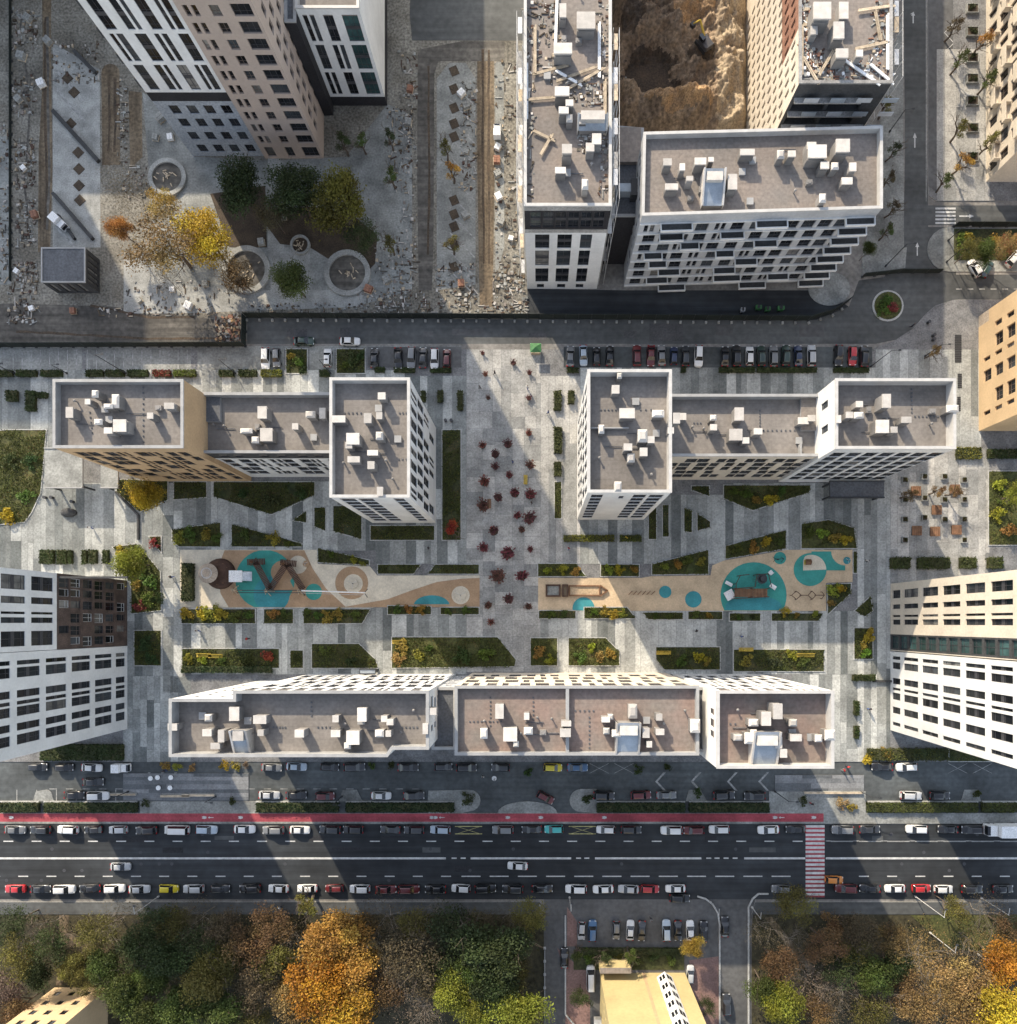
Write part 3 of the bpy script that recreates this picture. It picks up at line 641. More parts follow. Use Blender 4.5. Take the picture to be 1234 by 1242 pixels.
class Bld:
    def __init__(s, name, label, cat, pts, h, wall='white_wall', extra=(), px=True, z0=0.0, group=None):
        s.h = h; P = [at(x, y, h)[:2] for x, y in pts] if px else pts
        P = [tuple(p) for p in P]
        if area(P) < 0: P = P[::-1]
        s.P = P; c = Vector((sum(p[0] for p in P)/len(P), sum(p[1] for p in P)/len(P), 0))
        s.o = empty(name, c); tag(s.o, label, cat, group)
        s.mats = [M[wall]]+[M[e] for e in extra]; s.w = MB(); s.z0 = z0; s.rr = random.Random(len(label)*7+len(P))
    def wall(s, i, wins=(), zones=(), z1=None, z0=None, d=0.22, fr='frame_dark', gl=None):
        p0 = Vector(s.P[i]); p1 = Vector(s.P[(i+1) % len(s.P)]); L = (p1-p0).length; u = (p1-p0)/L; n = Vector((u.y, -u.x))
        z0 = s.z0 if z0 is None else z0; z1 = s.h if z1 is None else z1
        flip = (n.y > 0.7) or (n.x > 0.7)              # u is counted from the photo's left / top end
        W_ = [((L-b, L-a) if flip else (a, b))+tuple(r) for (a, b, *r) in wins]
        W_ = [w for w in W_ if w[0] > 0.05 and w[1] < L-0.05 and w[2] > z0+0.05 and w[3] < z1-0.02]
        Z_ = [((L-b, L-a) if flip else (a, b))+tuple(r) for (a, b, *r) in zones]
        def pt(a, v, off=0.0): q = p0+u*a-n*off; return (q.x, q.y, v)
        vs = sorted({z0, z1, *[w[2] for w in W_], *[w[3] for w in W_], *[z for q in Z_ for z in q[2:4] if z0 < z < z1]})
        for v0, v1 in zip(vs, vs[1:]):
            if v1-v0 < 1e-4: continue
            vm = (v0+v1)/2
            cov = sorted((w[0], w[1]) for w in W_ if w[2] <= vm <= w[3]); x = 0.0; spans = []
            for a, b in cov:
                if a > x+1e-4: spans.append((x, a))
                x = max(x, b)
            if x < L-1e-4: spans.append((x, L))
            for a, b in spans:
                cuts = sorted({a, b, *[c for q in Z_ for c in q[:2] if a < c < b]})
                for c, e in zip(cuts, cuts[1:]):
                    mi = 0
                    for q in Z_:
                        if q[0] <= (c+e)/2 <= q[1] and q[2] <= vm <= q[3]: mi = q[4]
                    s.w.quad(pt(c,v0), pt(e,v0), pt(e,v1), pt(c,v1), mi)
        rz = math.atan2(u.y, u.x); org = s.o.location
        for w in W_:
            a, b, v0, v1 = w[:4]; kw = w[4] if len(w) > 4 else {}
            mi = 0
            for q in Z_:
                if q[0] <= (a+b)/2 <= q[1] and q[2] <= (v0+v1)/2 <= q[3]: mi = q[4]
            s.w.quad(pt(a,v0), pt(b,v0), pt(b,v0,d), pt(a,v0,d), mi); s.w.quad(pt(a,v1,d), pt(b,v1,d), pt(b,v1), pt(a,v1), mi)
            s.w.quad(pt(a,v0,d), pt(a,v1,d), pt(a,v1), pt(a,v0), mi); s.w.quad(pt(b,v0), pt(b,v1), pt(b,v1,d), pt(b,v0,d), mi)
            g = kw.get('gl') or gl or s.rr.choices(['glass','glass_mid','glass_curtain'], [0.74,0.20,0.06])[0]
            fm, gm = window_meshes(b-a, v1-v0, 0, kw.get('fr', fr), g)
            q = p0+u*a-n*d
            o = link('window', fm, s.o, (q.x-org.x, q.y-org.y, v0), rz)
            link('pane', gm, o)
        return L
    def edge(s, side):
        best = []
        for i in range(len(s.P)):
            p0 = Vector(s.P[i]); p1 = Vector(s.P[(i+1) % len(s.P)]); u = (p1-p0).normalized(); n = (u.y, -u.x)
            k = {'N': n[1], 'S': -n[1], 'E': n[0], 'W': -n[0]}[side]
            if k > 0.7: best.append(((p1-p0).length, i))
        return [i for _, i in sorted(best, reverse=True)]
    def walls(s, spec):
        done = set()
        for k, v in spec.items():
            i = s.edge(k[0])[int(k[1:] or 0)]
            done.add(i); p0 = Vector(s.P[i]); p1 = Vector(s.P[(i+1) % len(s.P)]); L = (p1-p0).length
            kw = dict(v(L, s.h)) if callable(v) else dict(v); s.wall(i, **kw)
        for i in range(len(s.P)):
            if i not in done: s.wall(i)
        s.w.build('wall', s.mats, s.o)
        return s
    def roof(s, m='roof', par=1.1, pw=0.42, cop='coping', lift=0.0):
        r = MB(); inn = inset(s.P, pw); r.prism(inset(s.P, 0.02), s.h-par-0.5, s.h-par); r.build('roof', M[m], s.o)
        k = MB(); n = len(s.P)
        out = inset(s.P, -0.06)
        for i in range(n):
            j = (i+1) % n
            k.quad((*inn[j],s.h-par),(*inn[i],s.h-par),(*inn[i],s.h),(*inn[j],s.h))
            k.quad((*out[i],s.h),(*out[j],s.h),(*inn[j],s.h),(*inn[i],s.h))
            k.quad((*out[i],s.h-0.25),(*out[j],s.h-0.25),(*out[j],s.h),(*out[i],s.h))
            k.quad((*out[j],s.h-0.25),(*out[i],s.h-0.25),(*s.P[i],s.h-0.25),(*s.P[j],s.h-0.25))
        k.build('parapet', M[cop], s.o); s.rz = s.h-par
        return s
    def vents(s, lst, lean=True):
        for v in lst:
            x, y, w, d = v[:4]; bh = v[4] if len(v) > 4 else s.rr.uniform(1.9, 2.5)
            p = at(x, y, s.rz+bh); k = S*(H-s.rz-bh)/H; o = s.o.location
            q = link('rooftop_vent', VENT, s.o, (p.x-o.x, p.y-o.y, s.rz), 0, (w*k*0.88, d*k*0.88, bh))
            link('cap', VENT_CAP if s.rr.random() < 0.6 or w > 15 else VENT_CAP2, q)
        return s
    def dots(s, lines):
        mb = MB()
        for (x0, y0, x1, y1, n) in lines:
            for i in range(n):
                p = at(x0+(x1-x0)*i/max(1,n-1), y0+(y1-y0)*i/max(1,n-1), s.rz); mb.box(p.x-0.11,p.y-0.11,s.rz,p.x+0.11,p.y+0.11,s.rz+0.14)
        mb.build('conductor_block', M['roof_dark'], s.o)['kind'] = 'stuff'; return s
    def part(s, name, mb, m): return mb.build(name, M[m] if isinstance(m, str) else [M[x] for x in m], s.o)
    def boxpx(s, name, x0, y0, x1, y1, z0, z1, m, top=None):
        a, b = at(x0, y0, z1), at(x1, y1, z1); mb = MB(); mb.box(a.x, b.y, z0, b.x, a.y, z1, 0, top=1 if top else 0)
        return s.part(name, mb, [m, top] if top else m)
    def skylight(s, x0, y0, x1, y1, hh=2.6):
        """stair head with a sloped sheet-metal top between two cheeks"""
        a, b = at(x0, y0, s.rz+hh), at(x1, y1, s.rz+1.0); z = s.rz; mb = MB()
        mb.v += [(a.x,b.y,z),(b.x,b.y,z),(b.x,a.y,z),(a.x,a.y,z),(a.x,b.y,z+0.9),(b.x,b.y,z+0.9),(b.x,a.y,z+hh),(a.x,a.y,z+hh)]
        for f in ((0,1,5,4),(1,2,6,5),(2,3,7,6),(3,0,4,7)): mb.f.append(f); mb.m.append(0)
        mb.f.append((4,5,6,7)); mb.m.append(1)
        r = s.part('stair_head', mb, ['vent','sheet_metal'])
        for x in (a.x, b.x):
            k = MB(); k.v += [(x-0.14,b.y,z),(x+0.14,b.y,z),(x+0.14,a.y,z),(x-0.14,a.y,z),(x-0.14,b.y,z+1.2),(x+0.14,b.y,z+1.2),(x+0.14,a.y,z+hh+0.3),(x-0.14,a.y,z+hh+0.3)]
            for f in ((0,1,5,4),(1,2,6,5),(2,3,7,6),(3,0,4,7),(4,5,6,7)): k.f.append(f); k.m.append(0)
            ch = k.build('cheek_wall', M['vent_cap'], None, org=s.o.location); ch.parent = r
        k = MB(); ym = a.y-(a.y-b.y)*0.28; zt = z+hh-(hh-0.9)*0.28
        k.box(a.x+0.4, ym-0.5, zt-0.3, b.x-0.4, ym+0.9, zt+0.55); ch = k.build('lid', M['vent_cap'], None, org=s.o.location); ch.parent = r
        return s

v = MB(); v.box(-0.5,-0.5,0,0.5,0.5,0.72)
for i in range(3): v.box(-0.505,-0.505,0.40+i*0.1,0.505,0.505,0.44+i*0.1)
v.box(-0.44,-0.44,0.72,0.44,0.44,0.90)
VENT = v.mesh('rooftop_vent', M['vent'])
v = MB(); v.box(-0.53,-0.53,0.90,0.53,0.53,1.0); VENT_CAP = v.mesh('cap', M['vent_cap'])
v = MB(); v.v, v.f = [(x*k, y*k, z) for k, z in ((0.56,0.84),(0.56,0.89),(0.30,1.0)) for x, y in ((-1,-1),(1,-1),(1,1),(-1,1))], [(0,3,2,1),(8,9,10,11)]+[(4*r+i, 4*r+(i+1)%4, 4*r+4+(i+1)%4, 4*r+4+i) for r in (0,1) for i in range(4)]; v.m = [0]*len(v.f)
VENT_CAP2 = v.mesh('cap', M['vent_cap'])

def mixed(bay, fl, seed, z0=3.6, w=(1.0,2.2), hh=1.75, skip=0.12, margin=0.8, pair=0.25, top=1.6, sill=0.75, **kw):
    """flats: every floor its own rhythm of wide, narrow and paired windows"""
    def f(L, h):
        rr = random.Random(seed); out = []; nb = max(1, int((L-2*margin)/bay)); st = (L-2*margin)/nb
        z = z0
        while z+fl <= h-top+0.9:
            for b in range(nb):
                if rr.random() < skip: continue
                c = margin+st*(b+0.5)+rr.uniform(-0.12,0.12)*st; t = rr.random()
                if t < pair:
                    for dx in (-0.62, 0.62): out.append((c+dx-0.42, c+dx+0.42, z+sill, z+sill+hh))
                else:
                    ww = rr.choice(w); ww = min(ww, st-0.4); out.append((c-ww/2, c+ww/2, z+sill, z+sill+hh))
            z += fl
        return dict(wins=out, **kw)
    return f
def columns(bay, fl, seed, z0=2.2, hh=2.86, top=1.6, skip=0.07, margin=0.5, w=(0.62,0.72,0.8), split=0.3, **kw):
    """tall windows stacked in columns, thin floor bands between them"""
    def f(L, h):
        rr = random.Random(seed); nb = max(1, int((L-2*margin)/bay)); st = (L-2*margin)/nb; out = []
        ws = [rr.choice(w) for _ in range(nb)]; sp = [rr.random() < split for _ in range(nb)]; off = [rr.uniform(-0.08,0.08)*st for _ in range(nb)]
        z = z0; k = 0
        while z+fl <= h-top+0.9:
            for b in range(nb):
                if rr.random() < skip: continue
                c = margin+st*(b+0.5)+off[b]+(0.12*st if (k//2+b) % 2 else -0.08*st); hw = ws[b]*st/2
                if sp[b]: out += [(c-hw, c-0.08, z+0.1, z+0.1+hh), (c+0.22, c+hw, z+0.1, z+0.1+hh)]
                else: out.append((c-hw, c+hw, z+0.1, z+0.1+hh))
            z += fl; k += 1
        return dict(wins=out, **kw)
    return f
def double(bay, seed, z0=4.4, mod=6.2, w=(1.2,1.9,2.3), margin=0.7, hh=5.2, shift=0.5, skip=0.1, top=0.6, **kw):
    """windows joined over two storeys, every second row shifted"""
    def f(L, h):
        rr = random.Random(seed); out = []; nb = max(1, int((L-2*margin)/bay)); st = (L-2*margin)/nb; z = z0; k = 0
        while z+2.4 <= h-top:
            zz = min(hh, h-top-z)
            for b in range(nb):
                if rr.random() < skip: continue
                ww = min(rr.choice(w), st-0.5); c = margin+st*(b+0.5)+(shift*st*0.35 if k % 2 else -shift*st*0.2)
                if c-ww/2 < 0.3 or c+ww/2 > L-0.3: continue
                if rr.random() < 0.35 and ww > 1.5: out += [(c-ww/2, c-0.12, z, z+zz), (c+0.22, c+ww/2, z, z+zz)]
                else: out.append((c-ww/2, c+ww/2, z, z+zz))
            z += mod; k += 1
        return dict(wins=out, **kw)
    return f
def cols(us, rows, **kw): return lambda L, h: dict(wins=[(a, b, z0, z1) for a, b in us for z0, z1 in rows], **kw)

# --- northern row -----------------------------------------------------------
hA, hB, hC, hD = hr(1.24), hr(1.168), hr(1.26), hr(1.27)
A = Bld('apartment_building', 'tan apartment block at the west end of the northern row', 'building', FOOT['A'][0], hA, 'tan_wall', ['dark_wall'])
A.walls({'S': columns(2.3, 3.05, 11, z0=2.0), 'N': mixed(3.0, 3.05, 12)}).roof(cop='coping', par=1.3)
A.vents([(84,500,9.5,14),(106,487,7,7),(114,477,8,9),(118,511,10,7),(139,486,9,17),(130,492,11,6),(145,516,17,16,2.4),(131,522,11,8),(182,504,8,8),(205,492,13,8)])
A.dots([(174,470,174,542,12),(109,500,112,525,5)])
B = Bld('apartment_building', 'low white block with dark top storey between tan and white blocks', 'building', [(228,476),(404,476),(404,549),(228,549)], hB, 'white_wall', ['dark_wall'])
B.walls({'S': lambda L, h: dict(zones=[(0,L,15.4,h,1)], wins=columns(2.5, 3.05, 21, z0=2.6, top=4.9)(L, h)['wins']
         + [(u, u+1.4, 16.4, 18.0) for u in (4.5, 7.0, 11.5, 14.6, 18.2, 21.0)]), 'N': mixed(3.0, 3.05, 22)}).roof(par=1.5)
B.vents([(318,500,12,16),(298,522,15,6),(323,527,16,17,2.4),(309,533,9,8),(358,517,8,8),(376,502,12,8),(391,501,8,14)])
B.boxpx('roof_terrace', 249,477,267,511, hB-1.5, hB-0.9, 'coping', 'roof_dark')
C = Bld('apartment_building', 'tall white block at the east end of the northwest row', 'building', FOOT['C'][0], hC)
C.walls({'S': lambda L, h: dict(wins=[(a, b, z+0.1, z+2.9) for z in [2.4+3.05*i for i in range(8)] for a, b in ((1.1,3.6),(4.1,6.5),(9.8,11.5))]),
         'E': double(2.15, 31, w=(1.1,1.4,1.6), z0=2.6, skip=0.1, hh=5.7, margin=0.5), 'N': mixed(3.0, 3.05, 32)}).roof(cop='white_coping', par=1.55)
C.vents([(463,480,10,9),(446,507,10,13),(460,504,8,9),(460,528,9,10),(428,532,17,15,2.4),(452,549,14,7),(429,557,16,8),(450,564,9,10),(461,596,8,12),(411,508,17,9),(423,540,9,8)])
C.dots([(418,501,438,501,5),(485,501,493,501,3),(484,557,493,557,3)])
D = Bld('apartment_building', 'tall white block at the west end of the northeast row', 'building', FOOT['D'][0], hD)
D.walls({'S': lambda L, h: dict(wins=[(a, b, z+0.1, z+2.9) for z in [2.4+3.05*i for i in range(8)] for a, b in ((0.8,2.7),(7.6,9.7),(10.2,12.5))] + [(5.4,6.2,23.2,25.4)]),
         'W': double(2.0, 41, w=(1.1,1.3,1.5), z0=2.6, skip=0.06, hh=5.7, margin=0.5), 'N': mixed(3.0, 3.05, 42)}).roof(cop='white_coping', par=2.0)
D.vents([(747,472,10,11),(761,501,20,13),(752,455,6,7),(730,520,7,11),(780,528,12,16),(790,533,9,9),(762,542,11,9),(766,555,9,11),(781,548,10,11),(750,590,9,13),(799,501,15,9),(814,522,8,8),(821,507,9,14)])
D.dots([(729,497,747,497,5),(777,497,790,497,3)])
D.boxpx('roof_kerb', 717,518,763,519.5, hD-2.0, hD-1.4, 'coping')
E = Bld('apartment_building', 'low cream block between the two white blocks of the northeast row', 'building', [(812,478),(1000,478),(1000,553),(812,553)], hB, 'cream_wall')
E.walls({'S': columns(2.4, 3.05, 51, z0=2.2), 'N': mixed(2.6, 3.05, 52)}).roof(par=1.5)
E.vents([(866,506,8,7),(866,518,9,8),(897,502,12,17),(893,527,17,15,2.4),(905,534,9,8),(920,523,11,8),(829,505,8,9),(975,510,14,9),(985,507,10,8)])
E.dots([(922,498,922,520,7),(926,522,964,522,8),(842,513,850,513,3)])
E.boxpx('roof_terrace', 972,478,990,522, hB-1.5, hB-0.9, 'coping', 'roof_tan')
E.boxpx('roof_wall', 971,538,973,553, hB-1.5, hB-0.4, 'coping')
F = Bld('apartment_building', 'white block with diagonal-looking window columns at the east end of the row', 'building', FOOT['F'][0], hA)
F.walls({'S': lambda L, h: dict(wins=[(a, a+2.15, z+0.1, z+2.98) for z in [2.2+3.05*i for i in range(7)] for a in [0.9+2.72*j for j in range(7)]]),
         'W': lambda L, h: dict(wins=[(2.4,3.6,z,z+2.6) for z in (20.6,)]+[(6.4,7.6,20.6,23.2)]), 'N': mixed(3.0, 3.05, 62)}).roof(cop='white_coping', par=2.0)
F.vents([(1043,490,9,8),(1031,503,9,8),(1043,503,12,8),(1076,486,11,18,2.9),(1071,517,17,17,2.4),(1085,521,9,8),(1100,509,13,8),(1018,508,6,10),(1157,495,15,9)])
F.dots([(1106,472,1106,500,7),(1110,505,1138,505,7)])
# --- southern row -----------------------------------------------------------
hG, hI, hLk = hr(1.33), hr(1.263), hr(1.226)
Gb = Bld('apartment_building', 'long white block with grey roof at the west end of the southern row', 'building',
         [(205,848),(283,848),(283,838),(520,838),(520,909),(476,909),(470,918),(205,918)], hG, 'white_wall', ['bronze_stone'])
Gb.walls({'N': double(2.5, 71, w=(1.4,1.7,1.9), z0=3.4, skip=0.05, hh=5.6), 'N1': mixed(3.0, 3.1, 72), 'E': mixed(3.0, 3.1, 73), 'S': mixed(3.4, 3.1, 74)}).roof(cop='coping', par=2.1)
Gb.vents([(252,871,9,9),(251,889,12,9),(284,866,13,18),(268,893,8,16),(261,905,12,8),(315,873,17,11),(316,889,8,8),(363,890,12,10),(407,872,8,9),(407,890,12,9),(439,867,12,18),(428,895,17,18,2.4),(421,905,8,8),(460,890,11,9),(471,890,7,8),(466,872,8,8),(473,876,9,8),(516,884,7,14),(209,882,12,9),(523,863,14,9)])
Gb.dots([(332,882,346,882,5),(378,852,378,868,4),(488,882,506,882,5),(386,882,400,882,4)])
Gb.skylight(279,886,304,914)
Hb = Bld('apartment_building', 'brown-roofed block with two-part roof in the middle of the southern row', 'building', [(552,832),(848,832),(848,916),(552,916)], hI, 'cream_wall', ['bronze_stone'])
def hwins(L, h):
    rr = random.Random(81); out = []; z = 4.0; k = 0; z_ = []
    while z+2.4 < h-0.8:
        u = 0.8
        while u < L-2.6:
            w = rr.choice((1.0,1.6,2.2)); g = rr.choice((0.9,1.2,1.9))
            out.append((u, u+w, z, min(z+5.0, h-0.9))); u += w+g
        z += 6.1; k += 1
    return dict(wins=out)
Hb.walls({'N': hwins, 'W': mixed(3.2, 3.1, 82), 'S': mixed(3.4, 3.1, 83)}).roof('roof_red', cop='coping')
Hb.boxpx('parting_wall', 686.5,834,690.5,914, hI-1.1, hI-0.05, 'coping')
Hb.vents([(606,863,11,19),(587,890,9,13),(619,891,18,18,2.4),(626,903,7,7),(639,869,7,9),(641,887,11,9),(687,878,13,7),(686,889,14,11),(735,873,11,7),(741,870,7,7),(736,887,8,8),(768,863,11,18),(748,890,11,9),(784,889,9,13),(788,903,7,8),(800,870,8,9),(801,888,11,8),(844,881,12,17)])
Hb.dots([(595,846,595,880,8),(570,875,608,875,9),(647,846,647,872,6),(715,870,715,912,9),(698,862,720,862,5)])
Hb.skylight(749,877,775,914)
Lk = Bld('link_block', 'low shaded link between the white block and the brown-roofed block', 'building', [(524,834),(553,834),(553,909),(524,909)], hLk, 'grey_wall')
Lk.walls({'N': mixed(2.2, 3.1, 84, margin=0.4)}).roof('roof_dark', par=0.5)
Lk2 = Bld('link_block', 'low narrow link between the brown-roofed block and the eastern block', 'building', [(843,834),(862,834),(862,912),(843,912)], hLk, 'grey_wall')
Lk2.walls({}).roof('roof_dark', par=0.5)
J = Bld('apartment_building', 'tall white block with reddish roof at the east end of the southern row', 'building', FOOT['J'][0], hG)
J.walls({'N': double(2.3, 91, w=(1.3,1.6,1.8), z0=3.4, skip=0.04, hh=5.6), 'W': lambda L, h: dict(wins=[(3.0,3.9,29.4,31.8),(4.6,5.8,29.4,31.8),(6.4,7.4,29.4,31.8)]), 'S': mixed(3.2, 3.1, 92)}).roof('roof_red', cop='white_coping', par=2.0)
J.vents([(944,863,12,20,3.0),(915,877,12,9),(930,872,12,18,3.0),(896,895,11,8),(911,896,14,14),(945,901,9,15),(951,914,9,11),(963,877,10,9),(966,895,15,9),(1008,892,13,13),(994,896,9,9),(915,893,8,16)])
J.skylight(916,888,942,929, 2.8); J.dots([(886,878,892,878,2),(980,890,985,897,3)])

# --- blocks at both edges ---------------------------------------------------
hK = 40.0
def edgeblock(us, first, n, mod=6.25, hh=4.9, extra=()):
    rows = [(0.9, first-0.9)]+[(first+0.35+mod*i, first+0.35+mod*i+hh) for i in range(n)]
    return [(a, b, z0, z1) for a, b in us for z0, z1 in rows]
def block_px(x0, y0, y1, x1, h):     # footprint given in ground pixels
    return [tuple(at(x, y)[:2]) for x, y in rect(x0, y0, x1, y1)]
K2u = [(1.3,2.0),(2.4,4.0),(6.0,7.2),(7.7,8.3),(8.6,10.1),(11.2,12.4),(13.0,14.6)]
K2 = Bld('office_block', 'white block with tall window columns at the west edge, lower half', 'building', block_px(60,783.5,884,155,hK), hK, px=False)
K2.walls({'E': lambda L, h: dict(wins=edgeblock(K2u, 4.7, 5))}).roof()
K1 = Bld('office_block', 'white block rising from a dark brown base at the west edge', 'building', block_px(60,704,783,155,hK), hK, 'white_wall', ['brown_wall'], px=False)
def k1w(L, h):
    out = []; rr = random.Random(101)
    for a, b in ((0.9,3.2),(4.3,5.4),(6.7,7.1),(7.6,8.5),(9.8,12.2)):
        for z in (20.8, 27.0, 33.2): out.append((a, b, z, z+4.9))
    for z in (1.0, 4.4, 7.6, 10.8, 14.0, 16.9):
        for a in (0.7, 2.6, 4.6, 6.8, 9.0, 11.0):
            if rr.random() < 0.85: out.append((a, a+rr.choice((1.3,1.5,1.7)), z, z+2.5, dict(fr=rr.choice(['frame_dark','frame_bronze','frame_white']))))
    return dict(wins=out, zones=[(0,L,0,19.9,1)])
K1.walls({'E': k1w}).roof()
K1.boxpx('ledge', 66,699,154,701.5, 19.2, 19.6, 'dark_wall')
hL = 44.0
L2 = Bld('office_block', 'sunlit white block with a grid of dark windows at the east edge', 'building', block_px(1080,790,885.5,1180,hL), hL, px=False)
L2u = [(0.9,1.55),(2.1,3.4),(5.2,6.4),(7.1,7.6),(8.1,9.5),(10.9,12.2),(13.9,14.6)]
L2.walls({'W': lambda L, h: dict(wins=edgeblock(L2u, 4.7, 6))}).roof()
L1 = Bld('office_block', 'cream block with teal glass strip at the east edge, above the white block', 'building', block_px(1080,708,789,1180,hL), hL, 'cream_wall', ['dark_wall'], px=False)
def l1w(L, h):
    out = edgeblock([(1.4,3.0),(4.2,5.1),(6.3,6.7),(7.2,8.2)], 4.7, 6)
    z = 0.6
    while z < h-4:
        out.append((10.4, 12.9, z, z+2.5, dict(gl='glass_teal'))); z += 3.1
    return dict(wins=out, zones=[(10.1,13.2,0,h,1)], d=0.3)
L1.walls({'W': l1w}).roof()
# tan block at the right, facade lit by the sun
hM = 34.0
Mb = Bld('apartment_building', 'orange-tan block with dark windows at the right edge', 'building', block_px(1187,384,523,1290,hM), hM, 'orange_wall', ['bronze_stone'], px=False)
def mw(L, h):
    out = []; rr = random.Random(111)
    for i, z in enumerate((1.6, 4.9, 8.2, 11.4, 14.6, 17.8, 21.0)):
        for a, w in ((3.2,1.0),(5.6,2.4),(9.0,0.8),(11.6,2.2),(16.0,2.6),(19.6,0.8)):
            if i == 0 and a < 6: continue
            if rr.random() < 0.93: out.append((a, a+w, z, z+(2.3 if w > 1 else 2.0), dict(fr='frame_bronze')))
    return dict(wins=out, d=0.45, zones=[(0,2.2,0,3.2,1)])
Mb.walls({'W': mw}).roof()
Qb = Bld('apartment_building', 'pale beige block with stepped balconies in the top right corner', 'building', block_px(1196,-60,221,1300,hM), hM, 'cream_wall', ['bronze_stone'], px=False)
def qw(L, h):
    out = []; rr = random.Random(121); z = 1.0
    while z < h-3:
        a = 0.8
        while a < L-3:
            w = rr.choice((1.2,1.8,2.4)); out.append((a, a+w, z, z+2.3, dict(fr='frame_bronze'))); a += w+rr.choice((0.9,1.6,1.2))
        z += 3.1
    return dict(wins=out, d=0.35)
Qb.walls({'W': qw}).roof()
for i in range(9):
    for j, y in enumerate((8,40,72,104,136,168,200)):
        if (i+j) % 2: continue
        z = 3.4+3.1*i; p = at(1196, y); mb = MB(); mb.box(p.x-1.3, p.y-1.7, z, p.x-0.003, p.y+1.7, z+0.18); mb.box(p.x-1.3, p.y-1.7, z+0.18, p.x-1.18, p.y+1.7, z+1.15)
        mb.box(p.x-1.18, p.y-1.7, z+0.18, p.x-0.003, p.y-1.58, z+1.15); mb.box(p.x-1.18, p.y+1.58, z+0.18, p.x-0.003, p.y+1.7, z+1.15); Qb.part('balcony', mb, 'cream_wall')
# --- the towers at the top left ---------------------------------------------
hT = 57.0
def gpx(*r): return [tuple(at(x, y)[:2]) for x, y in rect(*r)]
Wt = Bld('tower_block', 'white tower wing with vertical window strips over a blue-grey base', 'building', gpx(234,60,322,189), hT, 'white_wall', ['blue_grey_wall','black_wall'], px=False)
def ww(L, h):
    out = []; zz = 16.4
    for k in range(6):
        pat = [(1.2,2.9),(4.6,5.8),(6.2,6.9),(8.4,10.1),(11.4,12.1),(12.5,13.6)] if k % 2 == 0 else [(1.0,1.7),(2.1,3.2),(5.0,6.9),(8.1,8.9),(9.3,10.2),(11.9,13.6)]
        out += [(a, b, zz+0.35, zz+5.65) for a, b in pat]; zz += 6.0
    for z in (1.2, 4.6, 8.0, 11.2): out += [(a, a+1.7, z, z+2.0) for a in (2.2, 5.4, 8.5, 11.6)]
    return dict(wins=out, zones=[(0,L,0,14.2,1),(0,L,14.2,16.2,2)])
Wt.walls({'S': ww, 'W': lambda L, h: dict(zones=[(0,L,0,14.2,1),(0,L,14.2,16.2,2)])}).roof()
for i in range(10):     # bracing rail up the wing's outer corner
    p = at(234, 189); mb = MB(); mb.box(p.x-0.5, p.y+0.2, 17+i*5.0, p.x-0.003, p.y+0.9, 19+i*5.0); Wt.part('corner_bracket', mb, 'dark_wall')
Bt = Bld('tower_block', 'beige tower with square dark windows beside the white wing', 'building', gpx(322,88,393,192), hT, 'beige_wall', ['black_wall'], px=False)
def bw(L, h):
    out = []
    for i in range(14):
        z = 4.3+3.04*i
        out += [(0.9,1.7,z,z+1.9,dict(fr='frame_bronze')),(2.2,3.0,z,z+1.9,dict(fr='frame_bronze')),(4.9,6.4,z,z+1.9,dict(fr='frame_bronze')),(8.2,11.2,z,z+2.1)]
    out += [(0.9,2.6,0.5,3.2),(4.9,6.4,0.5,3.2),(8.2,11.2,0.5,3.2)]
    return dict(wins=out, d=0.35)
Bt.walls({'S': bw, 'E': lambda L, h: dict(wins=[(a, a+1.5, 4.3+3.04*i, 6.2+3.04*i, dict(fr='frame_bronze')) for i in range(16) for a in (1.2,4.0,7.4,10.6,13.4)], d=0.35)}).roof()
hT2 = hr(1.19)
T2 = Bld('tower_block', 'low white block with black base beside the beige tower', 'building', gpx(405,-220,470,128), hT2, 'white_wall', ['black_wall'], px=False)
def t2w(L, h):
    out = []
    for k, z in enumerate((2.6, 8.6, 14.6)):
        pat = [(0.7,1.5),(1.9,2.7),(4.2,5.9),(7.4,10.1)] if k % 2 == 0 else [(0.9,2.5),(4.0,4.9),(5.3,6.1),(7.4,10.1)]
        out += [(a, b, z+0.3, z+5.6, dict(gl='glass_teal' if a > 7 else None)) for a, b in pat]
    return dict(wins=out, zones=[(0,L,0,2.3,1)])
T2.walls({'S': t2w, 'E': lambda L, h: dict(wins=[(a, a+1.4, z+0.3, z+5.6) for z in (2.6,8.6,14.6) for a in (2,4.4,6.8,9.2,11.6,14,16.4,18.8,21.2,23.6)], zones=[(0,L,0,2.3,1)])}).roof(cop='white_coping')
T3 = Bld('link_block', 'black-clad link between the beige tower and the low white block', 'building', gpx(393.3,20,404.7,140), hT2-0.4, 'black_wall', px=False)
T3.walls({}).roof('roof_dark', par=0.4)
